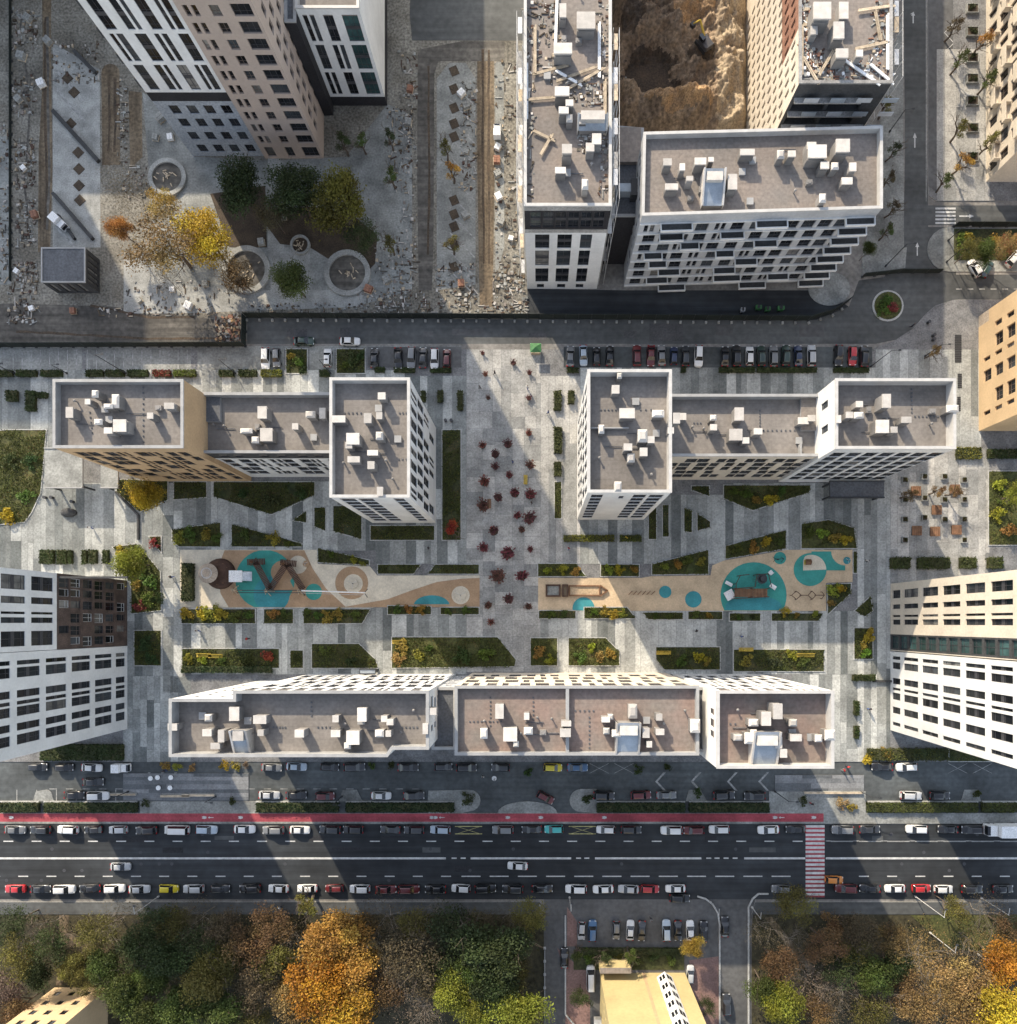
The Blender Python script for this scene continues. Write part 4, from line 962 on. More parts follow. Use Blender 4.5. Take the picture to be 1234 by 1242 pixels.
# --- top middle: unfinished block, bright block with balconies ----------------
hN = hr(1.25)
Nb = Bld('unfinished_block', 'unfinished block with cluttered roof and dark glazed top storey', 'building', [(636,-420),(742,-420),(742,249),(636,249)], hN, 'white_wall', ['raw_concrete','black_wall'])
def nw(L, h):
    out = [(a, b, z+0.3, z+5.4) for z in (2.4, 8.5) for a, b in ((1.7,4.2),(5.6,8.1),(9.6,11.6))]+[(a, b, 14.6, 18.9) for a, b in ((1.7,4.2),(5.6,8.1),(9.6,11.6))]
    out += [(a, a+1.8, 21.0, 25.2) for a in (0.9,3.0,5.1,7.2,9.3,11.4)]
    out += [(a, b, 0.4, 1.9) for a, b in ((2.0,3.4),(6.0,7.6),(9.7,11.2))]
    return dict(wins=out, zones=[(0,L,19.4,20.4,1),(0,L,20.4,25.6,2),(0,L,25.6,h,1)])
Nb.walls({'S': nw, 'E': {}, 'W': {}}).roof('roof_tan', par=0.9, cop='white_coping')
Nb.vents([(683,12,9,18),(683,58,24,14,2.6),(682,110,19,12),(691,124,10,8),(684,133,13,9),(691,142,8,10),(707,143,9,14),(688,180,13,12,3.0),(680,206,14,8),(710,222,8,13),(711,24,24,22,2.2),(724,168,12,14),(716,178,11,11)])
Nb.skylight(702,138,736,158,2.4)
lb = Bld('link_block', 'low tan-roofed link with plant between unfinished block and balcony block', 'building', [(744,152),(781,155),(779,262),(742,262)], 16.0, 'black_wall')
lb.walls({}).roof('roof_dark', par=0.5)
lb.boxpx('roof_deck', 747,154,778,196, 15.5, 16.3, 'roof_tan'); lb.boxpx('air_handler', 751,222,766,232, 15.5, 17.2, 'sheet_metal'); lb.boxpx('air_handler', 766,216,774,236, 15.5, 17.6, 'dark_metal')
hO = hr(1.215)
Ob = Bld('apartment_building', 'grey and white block with staggered balconies, below the unfinished block', 'building', [(781,160),(1071,152.5),(1071,252),(779,261)], hO, 'grey_wall', ['white_wall'])
def ow(L, h):
    out = []; rr = random.Random(141)
    for i in range(8):
        z = 0.9+2.95*i; a = 0.9+0.25*(i % 2)
        while a < L-3.2:
            t = rr.random()
            if t < 0.65: out.append((a, a+2.1, z+0.2, z+2.75)); a += 2.1+rr.choice((0.7,1.2))
            else: out += [(a, a+0.7, z+0.4, z+2.4), (a+1.05, a+1.75, z+0.4, z+2.4)]; a += 1.75+rr.choice((1.0,1.5))
    return dict(wins=out, d=0.3)
Ob.walls({'S': ow, 'W': mixed(3.0, 2.95, 142), 'E': mixed(3.0, 2.95, 143)}).roof('roof_tan', cop='white_coping')
i = Ob.edge('S')[0]; q0, q1 = Vector(Ob.P[i]), Vector(Ob.P[(i+1) % 4]); Lo = (q1-q0).length; ud = (q1-q0)/Lo; nd = Vector((ud.y, -ud.x))
rr = random.Random(151)
def along(a, b, off0, off1, z0, z1):
    mb = MB(); mb.prism([tuple(q0+ud*a+nd*off0), tuple(q0+ud*b+nd*off0), tuple(q0+ud*b+nd*off1), tuple(q0+ud*a+nd*off1)], z0, z1, bottom=True); return mb
for k in range(8):
    z = 0.9+2.95*k
    Ob.part('floor_band', along(0.0, Lo, 0.004, 0.25, z-0.1, z+0.1), 'white_wall')
    a = rr.uniform(1, 9)
    spots = []
    while a < Lo-12: spots.append((a, rr.choice((3.4,4.2,5.4)))); a += rr.choice((10.5,13.0,16.0))
    for a, w in spots+[(Lo-5.2, 5.0)]:
        mb = along(a, a+w, 0.29, 1.6, z-0.1, z+0.06)
        for m2 in (along(a, a+w, 1.44, 1.6, z+0.06, z+0.4), along(a, a+0.16, 0.29, 1.44, z+0.06, z+0.4), along(a+w-0.16, a+w, 0.29, 1.44, z+0.06, z+0.4)):
            n0 = len(mb.v); mb.v += m2.v; mb.f += [tuple(x+n0 for x in f) for f in m2.f]; mb.m += m2.m
        bo = Ob.part('balcony', mb, 'white_wall'); fl_ = along(a+0.16, a+w-0.16, 0.29, 1.44, z+0.06, z+0.1).build('floor', M['dark_wall'], None, org=Ob.o.location); fl_.parent = bo
Ob.vents([(810,196,11,9),(828,202,7,9),(837,216,9,6),(815,226,17,8),(850,195,15,9),(863,193,7,6),(907,184,19,8),(948,186,9,11),(961,186,10,8),(992,183,24,17,2.6),(985,176,12,9),(1023,176,18,17,2.8),(1001,200,11,9),(1014,200,9,9),(1035,202,9,11),(1028,219,14,9),(999,239,8,11),(889,220,12,20)])
Ob.skylight(855,204,877,249, 2.6)
hP = hr(1.258)
Pb = Bld('unfinished_block', 'cream block under construction with littered roof and open southern floors', 'building', [(970,-620),(1083,-620),(1083,100),(970,100)], hP, 'cream_wall', ['red_brick','dark_wall'])
def pw_(L, h):
    out = []; rr = random.Random(161)
    for i in range(9):
        z = 0.9+2.9*i; a = 1.0+(0.4 if i % 2 else 0)
        a += L-34
        while a < L-1.4: out.append((a, a+0.75, z, z+1.9, dict(fr='frame_bronze'))); a += 1.75
    return dict(wins=out, zones=[(0,L-9,20.0,h,1)], d=0.3)
Pb.walls({'W': pw_, 'S': lambda L, h: dict(wins=[(0.6+6.0*j, 6.0+6.0*j, 1.2+2.95*i, 3.7+2.95*i, dict(gl='glass', fr='frame_bronze')) for i in range(8) for j in range(int(L/6.0))], d=1.4, zones=[(0,L,0,h,2)])}).roof('roof_tan', par=0.5, cop='raw_concrete')
for i in range(9):
    a, b = at(972,100,hP), at(1083,100,hP); mb = MB(); z = 0.8+2.95*i; mb.box(a.x+0.1, a.y-0.9, z, b.x-0.3-(i % 3)*1.6, a.y-0.004, z+0.22); Pb.part('floor_slab', mb, 'raw_concrete')
    for k in range(4): mb = MB(); x = a.x+1.5+k*4.3+(i % 2)*0.7; mb.box(x, a.y-0.85, z+0.22, x+2.4, a.y-0.75, z+1.1); Pb.part('panel', mb, 'sheet_metal' if (i+k) % 2 else 'grey_wall')
Pb.vents([(998,12,23,22,2.8),(1018,36,14,22,2.4),(1024,12,12,22,1.6),(1022,64,16,12,2.4),(1043,64,9,9,1.8),(988,36,9,11,1.6)])
# --- bottom: yellow and tan houses, small yard building ----------------------
Yb = Bld('apartment_building', 'yellow apartment house with zigzag bay windows at the bottom edge', 'building', gpx(728,1180,831,1290), 30.0, 'yellow_wall', ['white_wall','tan_wall'], px=False)
Yb.walls({'N': lambda L, h: dict(wins=[(11.6,12.3,z,z+1.2) for z in (4,7,10,13,16)], zones=[(8.4,9.0,0,h,2)]), 'W': mixed(3.0, 3.0, 171)}).roof('roof_tan')
yN = at(0,1180).y; xb = at(804,1180).x
for i in range(9):
    z = 2.0+3.0*i; mb = MB(); mb.prism([(xb-1.5,yN+0.004),(xb+1.5,yN+0.004),(xb+1.5,yN+0.2),(xb,yN+1.3),(xb-1.5,yN+0.2)], z, z+2.5, 0, 0, bottom=True); b_ = Yb.part('bay_window', mb, 'white_wall')
    for s_ in (-1, 1):
        for t in (0.2, 0.58):
            a = Vector((xb+s_*1.5*(1-t)*0.98, yN+0.2+1.1*t)); b2 = Vector((xb+s_*1.5*(1-t-0.28)*0.98, yN+0.2+1.1*(t+0.28))); nn = Vector((s_*0.59, 0.81))*0.05
            mb = MB(); mb.prism([tuple(a), tuple(b2), tuple(b2+nn), tuple(a+nn)], z+0.7, z+2.1, bottom=True); pn = mb.build('pane', M['glass'], None, org=Yb.o.location); pn.parent = b_
    mb = MB(); x0 = at(728,1180).x; mb.box(x0-1.4, yN-10, z, x0-0.004, yN-7.6, z+1.1); Yb.part('balcony', mb, 'white_wall')
Yb.boxpx('entrance_roof', 728,1174,766,1181, 0, 4.0, 'yellow_wall', 'roof_tan')
Sb = Bld('apartment_building', 'tan house with three rows of small windows at the bottom left', 'building', gpx(66,1198,131,1290), 26.0, 'orange_wall', px=False)
Sb.walls({'N': lambda L, h: dict(wins=[(a, a+1.1, z, z+1.5) for a in (1.6,4.4,7.4) for z in (1.4,4.6,7.8,11,14)])}).roof('roof_tan')
hKi = hr(1.034)
Ki = Bld('site_cabin', 'small grey flat-roofed site building with striped walls in the yard', 'building', [(50,300),(103,300),(103,342),(50,342)], hKi, 'dark_wall', ['orange_wall'])
Ki.walls({'S': lambda L, h: dict(wins=[(a, a+0.9, 0.4, 3.6, dict(gl='glass_curtain')) for a in (0.7,2.5,4.3,6.1)]), 'E': lambda L, h: dict(wins=[(a, a+0.6, 0.4, 3.6, dict(gl='glass_curtain')) for a in (0.8,2.0,3.2,4.4,5.4)])}).roof('roof_dark', par=0.15, pw=0.2)
# podium canopies
def canopy(label, x0, y0, x1, y1, h, m='coping', top='concrete', legs=True):
    a, b = at(x0, y0, h), at(x1, y1, h); o = empty('entrance_canopy', ((a.x+b.x)/2, (a.y+b.y)/2, 0)); tag(o, label, 'canopy')
    mb = MB(); mb.box(a.x, b.y, h-0.35, b.x, a.y, h, 0, top=1); mb.build('roof_slab', [M[m], M[top]], o)
    for s_ in (0, 1): mb = MB(); mb.box(a.x-0.02, (a.y-0.2) if s_ else b.y-0.02, h-0.4, b.x+0.02, (a.y+0.02) if s_ else b.y+0.2, h+0.18); mb.build('fascia', M[m], o)
    for x in (a.x+0.3, b.x-0.3):
        for y in (a.y-0.4, b.y+0.4): mb = MB(); mb.box(x-0.15, y-0.15, 0.1, x+0.15, y+0.15, h-0.4); mb.build('post', M['dark_metal'], o)
    return o
canopy('pale podium canopy beside the tan block at the far left', 54,543,100,592, 4.2)
canopy('small pale entrance canopy next to the podium canopy', 122,560,143,592, 3.6)
canopy('dark grey entrance canopy south of the striped white block', 1007,583,1073,604, 4.2, 'dark_metal', 'roof_dark')
canopy('blue-grey entrance canopy under the left part of the southern row', 437,811,455,818, 3.6, 'dark_metal', 'sheet_metal')

shade_tower = Bld('tower_block', 'tall grey tower just outside the upper left corner', 'building', gpx(-330,-190,-128,-60), 56.0, 'grey_wall', px=False)  # unseen tower, added to cast shade over the yard
shade_tower.walls({}).roof()

shade_block = Bld('tower_block', 'low grey block just outside the top edge beside the white wing', 'building', gpx(-58,-170,150,-32), 26.0, 'grey_wall', px=False)  # unseen low block, added to shade the upper part of the yard
shade_block.walls({}).roof()
# short pipes, fans and hatches on the flat roofs
pm_ = MB(); pm_.tube((0,0,0),(0,0,0.8),0.12,0.12,8); pm_.tube((0,0,0.8),(0,0,0.95),0.24,0.10,8); PIPE = pm_.mesh('vent_pipe', M['vent'])
fm_ = MB(); fm_.box(-0.5,-0.4,0,0.5,0.4,0.7); fm_.disc(0,0,0.7,0.78,0.32,12); FAN = fm_.mesh('fan_unit', M['vent'])
hm_ = MB(); hm_.box(-0.5,-0.5,0,0.5,0.5,0.35); hm_.box(-0.56,-0.56,0.35,0.56,0.56,0.42); HATCH = hm_.mesh('roof_hatch', M['coping'])
for b_ in (A,B,C,D,E,F,Gb,Hb,J,Ob,Nb):
    rr = random.Random(len(b_.o['label'])); xs = [p[0] for p in b_.P]; ys = [p[1] for p in b_.P]; ar = (max(xs)-min(xs))*(max(ys)-min(ys))
    for k in range(int(min(ar, 900)/48)):
        x, y = rr.uniform(min(xs)+1.5,max(xs)-1.5), rr.uniform(min(ys)+2.6,max(ys)-3); nm, me = rr.choice((('vent_pipe',PIPE),('vent_pipe',PIPE),('fan_unit',FAN),('roof_hatch',HATCH)))
        link(nm, me, b_.o, (x-b_.o.location.x, y-b_.o.location.y, b_.rz), rr.choice((0,1.57)))
    for k in range(3):
        x, y = rr.uniform(min(xs)+2,max(xs)-6), rr.uniform(min(ys)+3,max(ys)-3); mb = MB(); mb.tube((x,y,b_.rz+0.15),(x+rr.uniform(2,4),y,b_.rz+0.15),0.07,0.07,6); mb.build('cable_duct', M['roof_dark'], b_.o)
# ------------------------------------------------------------------ vegetation
def leafset(pts, size, seed, name='crown', flat=0.35):
    """one quad per point, randomly tilted, each with its own tint"""
    rr = random.Random(seed); V = []; F = []; T = []
    for (x, y, z, b, *hh) in pts:
        s = size*rr.uniform(0.6, 1.35); a = rr.uniform(0, 6.283)
        n = Vector((rr.gauss(0,1), rr.gauss(0,1), rr.gauss(0,1)+flat*2)).normalized(); u = n.orthogonal().normalized(); w = n.cross(u)
        d = u*math.cos(a)+w*math.sin(a); e = n.cross(d); c = Vector((x,y,z)); k = len(V)
        V += [tuple(c-d*s*0.62), tuple(c+e*s*0.36), tuple(c+d*s*0.62), tuple(c-e*s*0.36)]; F.append((k,k+1,k+2,k+3))
        T.append((min(1,max(0,rr.gauss(hh[0] if hh else 0.5,0.16))), min(1,max(0,b+rr.gauss(0,0.14))), 0, 1))
    me = bpy.data.meshes.new(name); me.from_pydata(V, [], F); me.materials.append(M['leaf'])
    at_ = me.attributes.new('tint', 'FLOAT_COLOR', 'FACE'); at_.data.foreach_set('color', [c for t in T for c in t])
    me.update(); return me
def branches(rr, h, spread, levels=3, trunk=0.16, mb=None, tips=None, fan=5, start=0.32):
    mb = mb or MB(); tips = [] if tips is None else tips
    def grow(p, d, L, r, lv):
        q = p+d*L*0.5+Vector((rr.gauss(0,0.05),rr.gauss(0,0.05),0))*L; e = p+d*L
        e = e+Vector((rr.gauss(0,0.08),rr.gauss(0,0.08),rr.gauss(0,0.04)))*L
        mb.tube(p, q, r, r*0.8, 5 if lv == 0 else 3, cap=False); mb.tube(q, e, r*0.8, r*0.55, 5 if lv == 0 else 3, cap=False); tips.append((e, lv))
        if lv >= levels: return
        for i in range(fan if lv == 0 else 3):
            t = rr.uniform(0.45, 1.0); b = p+(e-p)*t; a = rr.uniform(0, 6.283); k = rr.uniform(0.5, 1.0)*spread
            nd = (d*0.75+Vector((math.cos(a)*k, math.sin(a)*k, rr.uniform(0.0,0.4)))).normalized()
            grow(b, nd, L*rr.uniform(0.5,0.72), r*0.5, lv+1)
    grow(Vector((0,0,0)), Vector((rr.gauss(0,0.04),rr.gauss(0,0.04),1)).normalized(), h*0.52, trunk, 0)
    return mb, tips
def tree_proto(seed, h=9.0, rad=3.4, leaves=2600, size=0.34, lumps=9, bare=False, zlow=0.38):
    rr = random.Random(seed); mb, tips = branches(rr, h, 0.9 if not bare else 1.0, 3 if not bare else 4, trunk=0.15 if not bare else 0.06)
    tm = mb.mesh('trunk', M['pale_bark'] if bare else M['bark']); pts = []
    L = []
    for i in range(lumps):
        a = 6.283*i/lumps+rr.uniform(-0.4,0.4); q = rad*rr.uniform(0.25,0.74) if i else 0
        L.append((q*math.cos(a), q*math.sin(a), h*rr.uniform(zlow+0.2,0.86) if i else h*0.86, rad*rr.uniform(0.28,0.50), rr.uniform(0.12,0.88), rr.uniform(0.05,0.95)))
    for k in range(leaves):
        x0, y0, z0, r, b, hu = L[rr.randrange(lumps)] if not bare else (0,0,h*0.65,rad*1.05,0.5,0.5)
        d = Vector((rr.gauss(0,1), rr.gauss(0,1), rr.gauss(0,0.8))).normalized(); q = r*(rr.random()**0.42)*(rr.uniform(0.85,1.22) if rr.random() > 0.12 else rr.uniform(1.1,1.6))
        pts.append((x0+d.x*q, y0+d.y*q, max(h*0.22, z0+d.z*q*0.85), b, hu))
    return tm, leafset(pts, size, seed+1)
TREES = {'dense': [tree_proto(s, 9.5, 3.5, 8500, 0.205, 15) for s in (1,2,3,4)],
         'sparse': [tree_proto(s, 8.5, 3.1, 4200, 0.17, 13) for s in (11,12,13)],
         'bare': [tree_proto(s, 8.0, 2.9, 1500, 0.12, 7, True) for s in (21,22,23)],
         'young': [tree_proto(s, 4.6, 1.2, 1100, 0.12, 5) for s in (31,32)]}
KC = [0]
def tree(px, py, rpx, kind, c, phrase, where, cat='tree', group=None, name='tree', hs=1.0, word='from left'):
    """crown centre in the photo, crown radius in photo pixels"""
    KC[0] += 1; rr = random.Random(KC[0]*13); h0, r0 = {'dense': (9.5,3.5), 'sparse': (8.5,3.1), 'bare': (8.0,2.9), 'young': (4.6,1.2)}[kind]
    hgt = h0*(rpx*S/r0)**0.55*hs; p = at(px, py, hgt*0.72); k = rpx*S/r0
    tm, lm = TREES[kind][rr.randrange(len(TREES[kind]))]
    o = empty(name, (p.x, p.y, 0.0)); o.rotation_euler.z = rr.uniform(0, 6.283)
    t = link('trunk', tm, o); cr = link('crown', lm, o)
    kx = k*rr.uniform(0.88,1.14); t.scale = cr.scale = (kx, k*k/kx, hgt/h0)
    q_ = rr.uniform(0.85,1.15); cr.color = (*[x*q_*rr.uniform(0.95,1.05) for x in c], 1)
    later(o, phrase, where, px, cat, group, word); return o
DENSE = 1.14
GREEN, DKGREEN, OLIVE = (0.060,0.085,0.020), (0.034,0.050,0.016), (0.115,0.110,0.026)
YELGR, YELLOW, ORANGE = (0.16,0.18,0.024), (0.40,0.32,0.03), (0.30,0.18,0.036)
RUST, BROWN, TAN, PINK = (0.135,0.090,0.036), (0.092,0.076,0.040), (0.23,0.165,0.060), (0.15,0.115,0.08)
PARKW = 'in the wood south of the main road'
for x, y, r, k, c, nm in [
 (22,1158,24,'sparse',OLIVE,'olive'),(8,1205,22,'sparse',PINK,'pinkish'),(48,1128,20,'bare',BROWN,'bare brown'),(20,1225,20,'sparse',RUST,'rust'),(45,1180,18,'dense',DKGREEN,'dark green'),
 (92,1172,18,'dense',OLIVE,'olive'),(112,1192,17,'sparse',OLIVE,'olive'),(128,1170,20,'dense',GREEN,'green'),(150,1122,26,'bare',BROWN,'bare brown'),(148,1200,26,'dense',GREEN,'green'),
 (185,1125,24,'sparse',DKGREEN,'dark green'),(198,1160,26,'dense',DKGREEN,'dark green'),(214,1228,28,'dense',GREEN,'green'),(178,1232,24,'dense',GREEN,'green'),(252,1188,28,'dense',OLIVE,'olive'),(240,1118,22,'bare',BROWN,'bare brown'),(240,1150,24,'sparse',DKGREEN,'dark green'),
 (272,1225,26,'dense',GREEN,'green'),(300,1145,26,'sparse',RUST,'rust'),(330,1125,24,'sparse',RUST,'rust'),(312,1200,28,'sparse',BROWN,'brown'),(340,1165,24,'sparse',OLIVE,'olive'),(352,1212,24,'dense',TAN,'tan'),(310,1235,22,'sparse',OLIVE,'olive'),
 (402,1142,34,'dense',ORANGE,'orange'),(388,1192,36,'dense',(0.36,0.19,0.02),'orange'),(432,1175,30,'dense',ORANGE,'orange'),(416,1228,34,'dense',(0.34,0.21,0.022),'orange'),(370,1098,14,'young',OLIVE,'young olive'),
 (488,1160,32,'sparse',BROWN,'brown'),(500,1222,28,'bare',PINK,'bare grey'),(462,1118,26,'bare',BROWN,'bare brown'),(465,1205,26,'sparse',RUST,'rust'),(545,1202,24,'dense',YELGR,'yellow-green'),(572,1178,20,'dense',GREEN,'green'),(576,1224,22,'dense',YELGR,'yellow-green'),
 (632,1232,30,'dense',YELGR,'yellow-green'),(604,1152,34,'dense',DKGREEN,'dark green'),(555,1135,32,'sparse',DKGREEN,'dark green'),(525,1120,24,'bare',BROWN,'bare brown'),(520,1180,26,'sparse',BROWN,'brown'),(600,1195,26,'dense',DKGREEN,'dark green'),(60,1148,22,'sparse',DKGREEN,'dark green'),(15,1122,20,'sparse',DKGREEN,'dark green'),(118,1132,22,'sparse',OLIVE,'olive'),(170,1150,22,'dense',DKGREEN,'dark green'),(215,1118,20,'sparse',OLIVE,'olive'),(272,1128,22,'sparse',BROWN,'brown'),(275,1165,22,'dense',OLIVE,'olive'),(440,1130,20,'sparse',RUST,'rust'),(500,1125,22,'sparse',OLIVE,'olive'),(580,1125,20,'sparse',BROWN,'brown'),(180,1190,22,'dense',GREEN,'green'),(540,1165,24,'sparse',DKGREEN,'dark green'),(625,1180,22,'sparse',OLIVE,'olive'),(642,1112,20,'sparse',OLIVE,'olive'),(618,1120,18,'bare',BROWN,'bare brown'),(470,1170,24,'bare',PINK,'bare grey'),(520,1210,24,'bare',PINK,'bare grey'),(345,1140,20,'bare',BROWN,'bare brown'),(225,1175,20,'bare',BROWN,'bare brown'),(100,1140,20,'bare',BROWN,'bare brown')]:
    tree(x, y, r*1.15, k, c, nm+' tree', PARKW+', left side', group='trees of the left wood')
for x, y, r, k, c, nm in [
 (966,1100,23,'sparse',OLIVE,'olive'),(930,1130,20,'bare',BROWN,'bare brown'),(1002,1146,22,'sparse',RUST,'rust'),(1038,1130,22,'sparse',BROWN,'brown'),(1080,1142,21,'sparse',RUST,'rust'),(1060,1182,22,'dense',GREEN,'green'),
 (950,1216,24,'dense',YELGR,'yellow-green'),(942,1172,22,'sparse',RUST,'rust'),(984,1200,25,'bare',PINK,'bare pinkish'),(1036,1210,28,'bare',BROWN,'bare brown'),(1096,1198,22,'sparse',RUST,'rust'),(1020,1175,22,'sparse',DKGREEN,'dark green'),(990,1232,20,'sparse',RUST,'rust'),
 (1130,1165,30,'bare',TAN,'bare tan'),(1162,1192,30,'sparse',TAN,'tan'),(1180,1224,32,'sparse',TAN,'tan'),(1216,1228,34,'dense',YELLOW,'yellow'),(1222,1170,26,'dense',(0.34,0.18,0.022),'orange'),(1158,1102,17,'sparse',OLIVE,'olive'),(1205,1112,22,'bare',BROWN,'bare brown'),
 (1112,1226,24,'sparse',TAN,'tan'),(1062,1232,24,'sparse',OLIVE,'olive'),(1228,1130,20,'sparse',RUST,'rust'),(1040,1160,20,'sparse',OLIVE,'olive'),(965,1150,20,'bare',BROWN,'bare brown'),(1008,1216,22,'bare',BROWN,'bare brown'),(1075,1215,22,'bare',PINK,'bare pinkish'),(1140,1200,24,'bare',TAN,'bare tan'),(1110,1160,22,'bare',TAN,'bare tan'),(1190,1150,20,'bare',TAN,'bare tan'),(1085,1168,18,'dense',DKGREEN,'dark green'),(930,1200,20,'dense',GREEN,'green'),(1010,1120,14,'young',RUST,'young rust')]:
    tree(x, y, r*1.15, k, c, nm+' tree', PARKW+', right side', group='trees of the right wood')
for x, y, r, k, c, ph in [
 (246,284,33,'dense',YELLOW,'bright yellow tree'),(200,292,42,'sparse',TAN,'thin tan tree'),(196,248,20,'sparse',(0.34,0.25,0.05),'pale yellow tree'),(150,228,26,'bare',BROWN,'bare brown tree leaning'),(146,276,16,'dense',(0.34,0.19,0.05),'small orange tree'),
 (292,222,33,'dense',DKGREEN,'dark green tree'),(288,332,24,'sparse',RUST,'rusty thin tree'),(358,228,34,'dense',DKGREEN,'dark green tree'),(412,240,38,'dense',(0.105,0.11,0.016),'large olive tree'),(354,337,25,'dense',GREEN,'round green tree'),(330,258,22,'sparse',BROWN,'thin brown tree'),(438,285,22,'sparse',DKGREEN,'thin dark tree'),(200,335,18,'bare',BROWN,'small bare tree')]:
    tree(x, y, r, k, c, ph, 'in the yard below the beige tower', group='trees of the construction yard')
for x, y, r, k, c, ph, wh in [
 (175,602,22,'dense',(0.34,0.25,0.02),'yellow tree','at the corner of the tan block'),(156,682,22,'dense',YELGR,'yellow-green tree','beside the dark brown facade'),
 (1235,600,16,'sparse',YELGR,'yellow-green tree','on the lawn at the right edge'),(842,1149,14,'dense',(0.26,0.19,0.03),'small yellow tree','at the parking lot south of the road'),
 (1178,302,14,'sparse',OLIVE,'olive tree','in the hedge strip by the side road'),(1218,300,17,'sparse',TAN,'tan tree','in the hedge strip by the side road'),(1195,306,14,'dense',GREEN,'green tree','in the hedge strip by the side road'),
 (1085,250,9,'young',BROWN,'thin dark tree','beside the balcony block'),(1078,278,9,'young',GREEN,'green young tree','beside the balcony block'),(1086,180,9,'young',DKGREEN,'dark young tree','beside the balcony block'),(1080,215,9,'young',BROWN,'brown young tree','beside the balcony block'),(1078,126,10,'young',OLIVE,'olive young tree','beside the balcony block'),(1055,302,9,'dense',GREEN,'small green tree','beside the balcony block'),
 (1168,70,11,'young',GREEN,'green young tree','between the planters at top right'),(1168,155,11,'young',OLIVE,'olive young tree','between the planters at top right'),(1170,195,11,'young',ORANGE,'orange young tree','between the planters at top right'),(1198,45,12,'young',ORANGE,'orange young tree','against the beige facade at top right'),(1202,95,11,'young',GREEN,'green young tree','against the beige facade at top right'),(1202,172,11,'young',OLIVE,'olive young tree','against the beige facade at top right'),(1160,30,10,'young',BROWN,'brown young tree','between the planters at top right'),(1150,218,10,'young',GREEN,'green young tree','by the crossing at top right'),
 (548,205,11,'young',ORANGE,'orange young tree','on the unfinished parking island'),(540,178,10,'young',OLIVE,'olive young tree','on the unfinished parking island'),(548,295,10,'young',OLIVE,'olive young tree','on the unfinished parking island'),(474,212,11,'young',GREEN,'green young tree','in the yard beside the low white block'),(472,165,10,'young',DKGREEN,'dark young tree','in the yard beside the low white block'),(473,295,11,'young',OLIVE,'olive young tree','in the yard beside the low white block'),(438,170,10,'young',GREEN,'green young tree','in the yard beside the low white block'),(415,170,12,'young',DKGREEN,'dark young tree','in the yard beside the low white block'),
 (1135,425,9,'young',TAN,'tan young tree','on the pavement near the orange-tan block'),(1104,600,9,'young',RUST,'rust young tree','among the planters beside the right lawn'),(1140,595,9,'young',RUST,'rust young tree','among the planters beside the right lawn'),(1160,596,9,'young',RUST,'rust young tree','among the planters beside the right lawn'),
 (548,640,12,'young',(0.30,0.06,0.02),'bright red tree','in the long bed beside the plaza'),(700,1160,10,'young',GREEN,'green young tree','beside the yellow house'),(765,1160,10,'young',GREEN,'green young tree','beside the yellow house'),(735,1162,9,'young',DKGREEN,'dark young tree','beside the yellow house'),(706,1212,14,'sparse',DKGREEN,'dark green tree','beside the yellow house'),(858,1222,12,'sparse',DKGREEN,'dark green tree','beside the yellow house')]:
    tree(x, y, r, k, c, ph, wh)
# shrubs: low mounds of leaves
def shrub_mesh(seed, n=320, size=0.2):
    rr = random.Random(seed); pts = []
    L = [(rr.uniform(-0.6,0.6), rr.uniform(-0.6,0.6), rr.uniform(0.4,0.75), rr.uniform(0.3,0.5), rr.uniform(0.3,0.75)) for _ in range(6)]
    for k in range(n):
        x, y, z, r, b = L[rr.randrange(6)]; d = Vector((rr.gauss(0,1),rr.gauss(0,1),abs(rr.gauss(0,0.8)))).normalized(); q = r*rr.random()**0.4
        pts.append((x+d.x*q, y+d.y*q, z*0.5+d.z*q, b))
    return leafset(pts, size, seed, 'shrub')
SHRUB = [shrub_mesh(s) for s in (51,52,53,54)]
def shrub(px, py, rpx, c, phrase, where, hgt=1.0, group='shrubs in the planting beds', name='shrub', cat='shrub'):
    KC[0] += 1; rr = random.Random(KC[0]*17); p = at(px, py, 0.6)
    o = link(name, SHRUB[rr.randrange(4)], None, (p.x, p.y, 0.15), rr.uniform(0,6.28), (rpx*S, rpx*S, hgt)); o.color = (*[x*rr.uniform(0.85,1.2) for x in c], 1)
    later(o, phrase, where, px, cat, group); return o
YEL2, OCH, GRN2, RED2 = (0.24,0.20,0.020), (0.20,0.14,0.030), (0.060,0.085,0.018), (0.18,0.045,0.030)
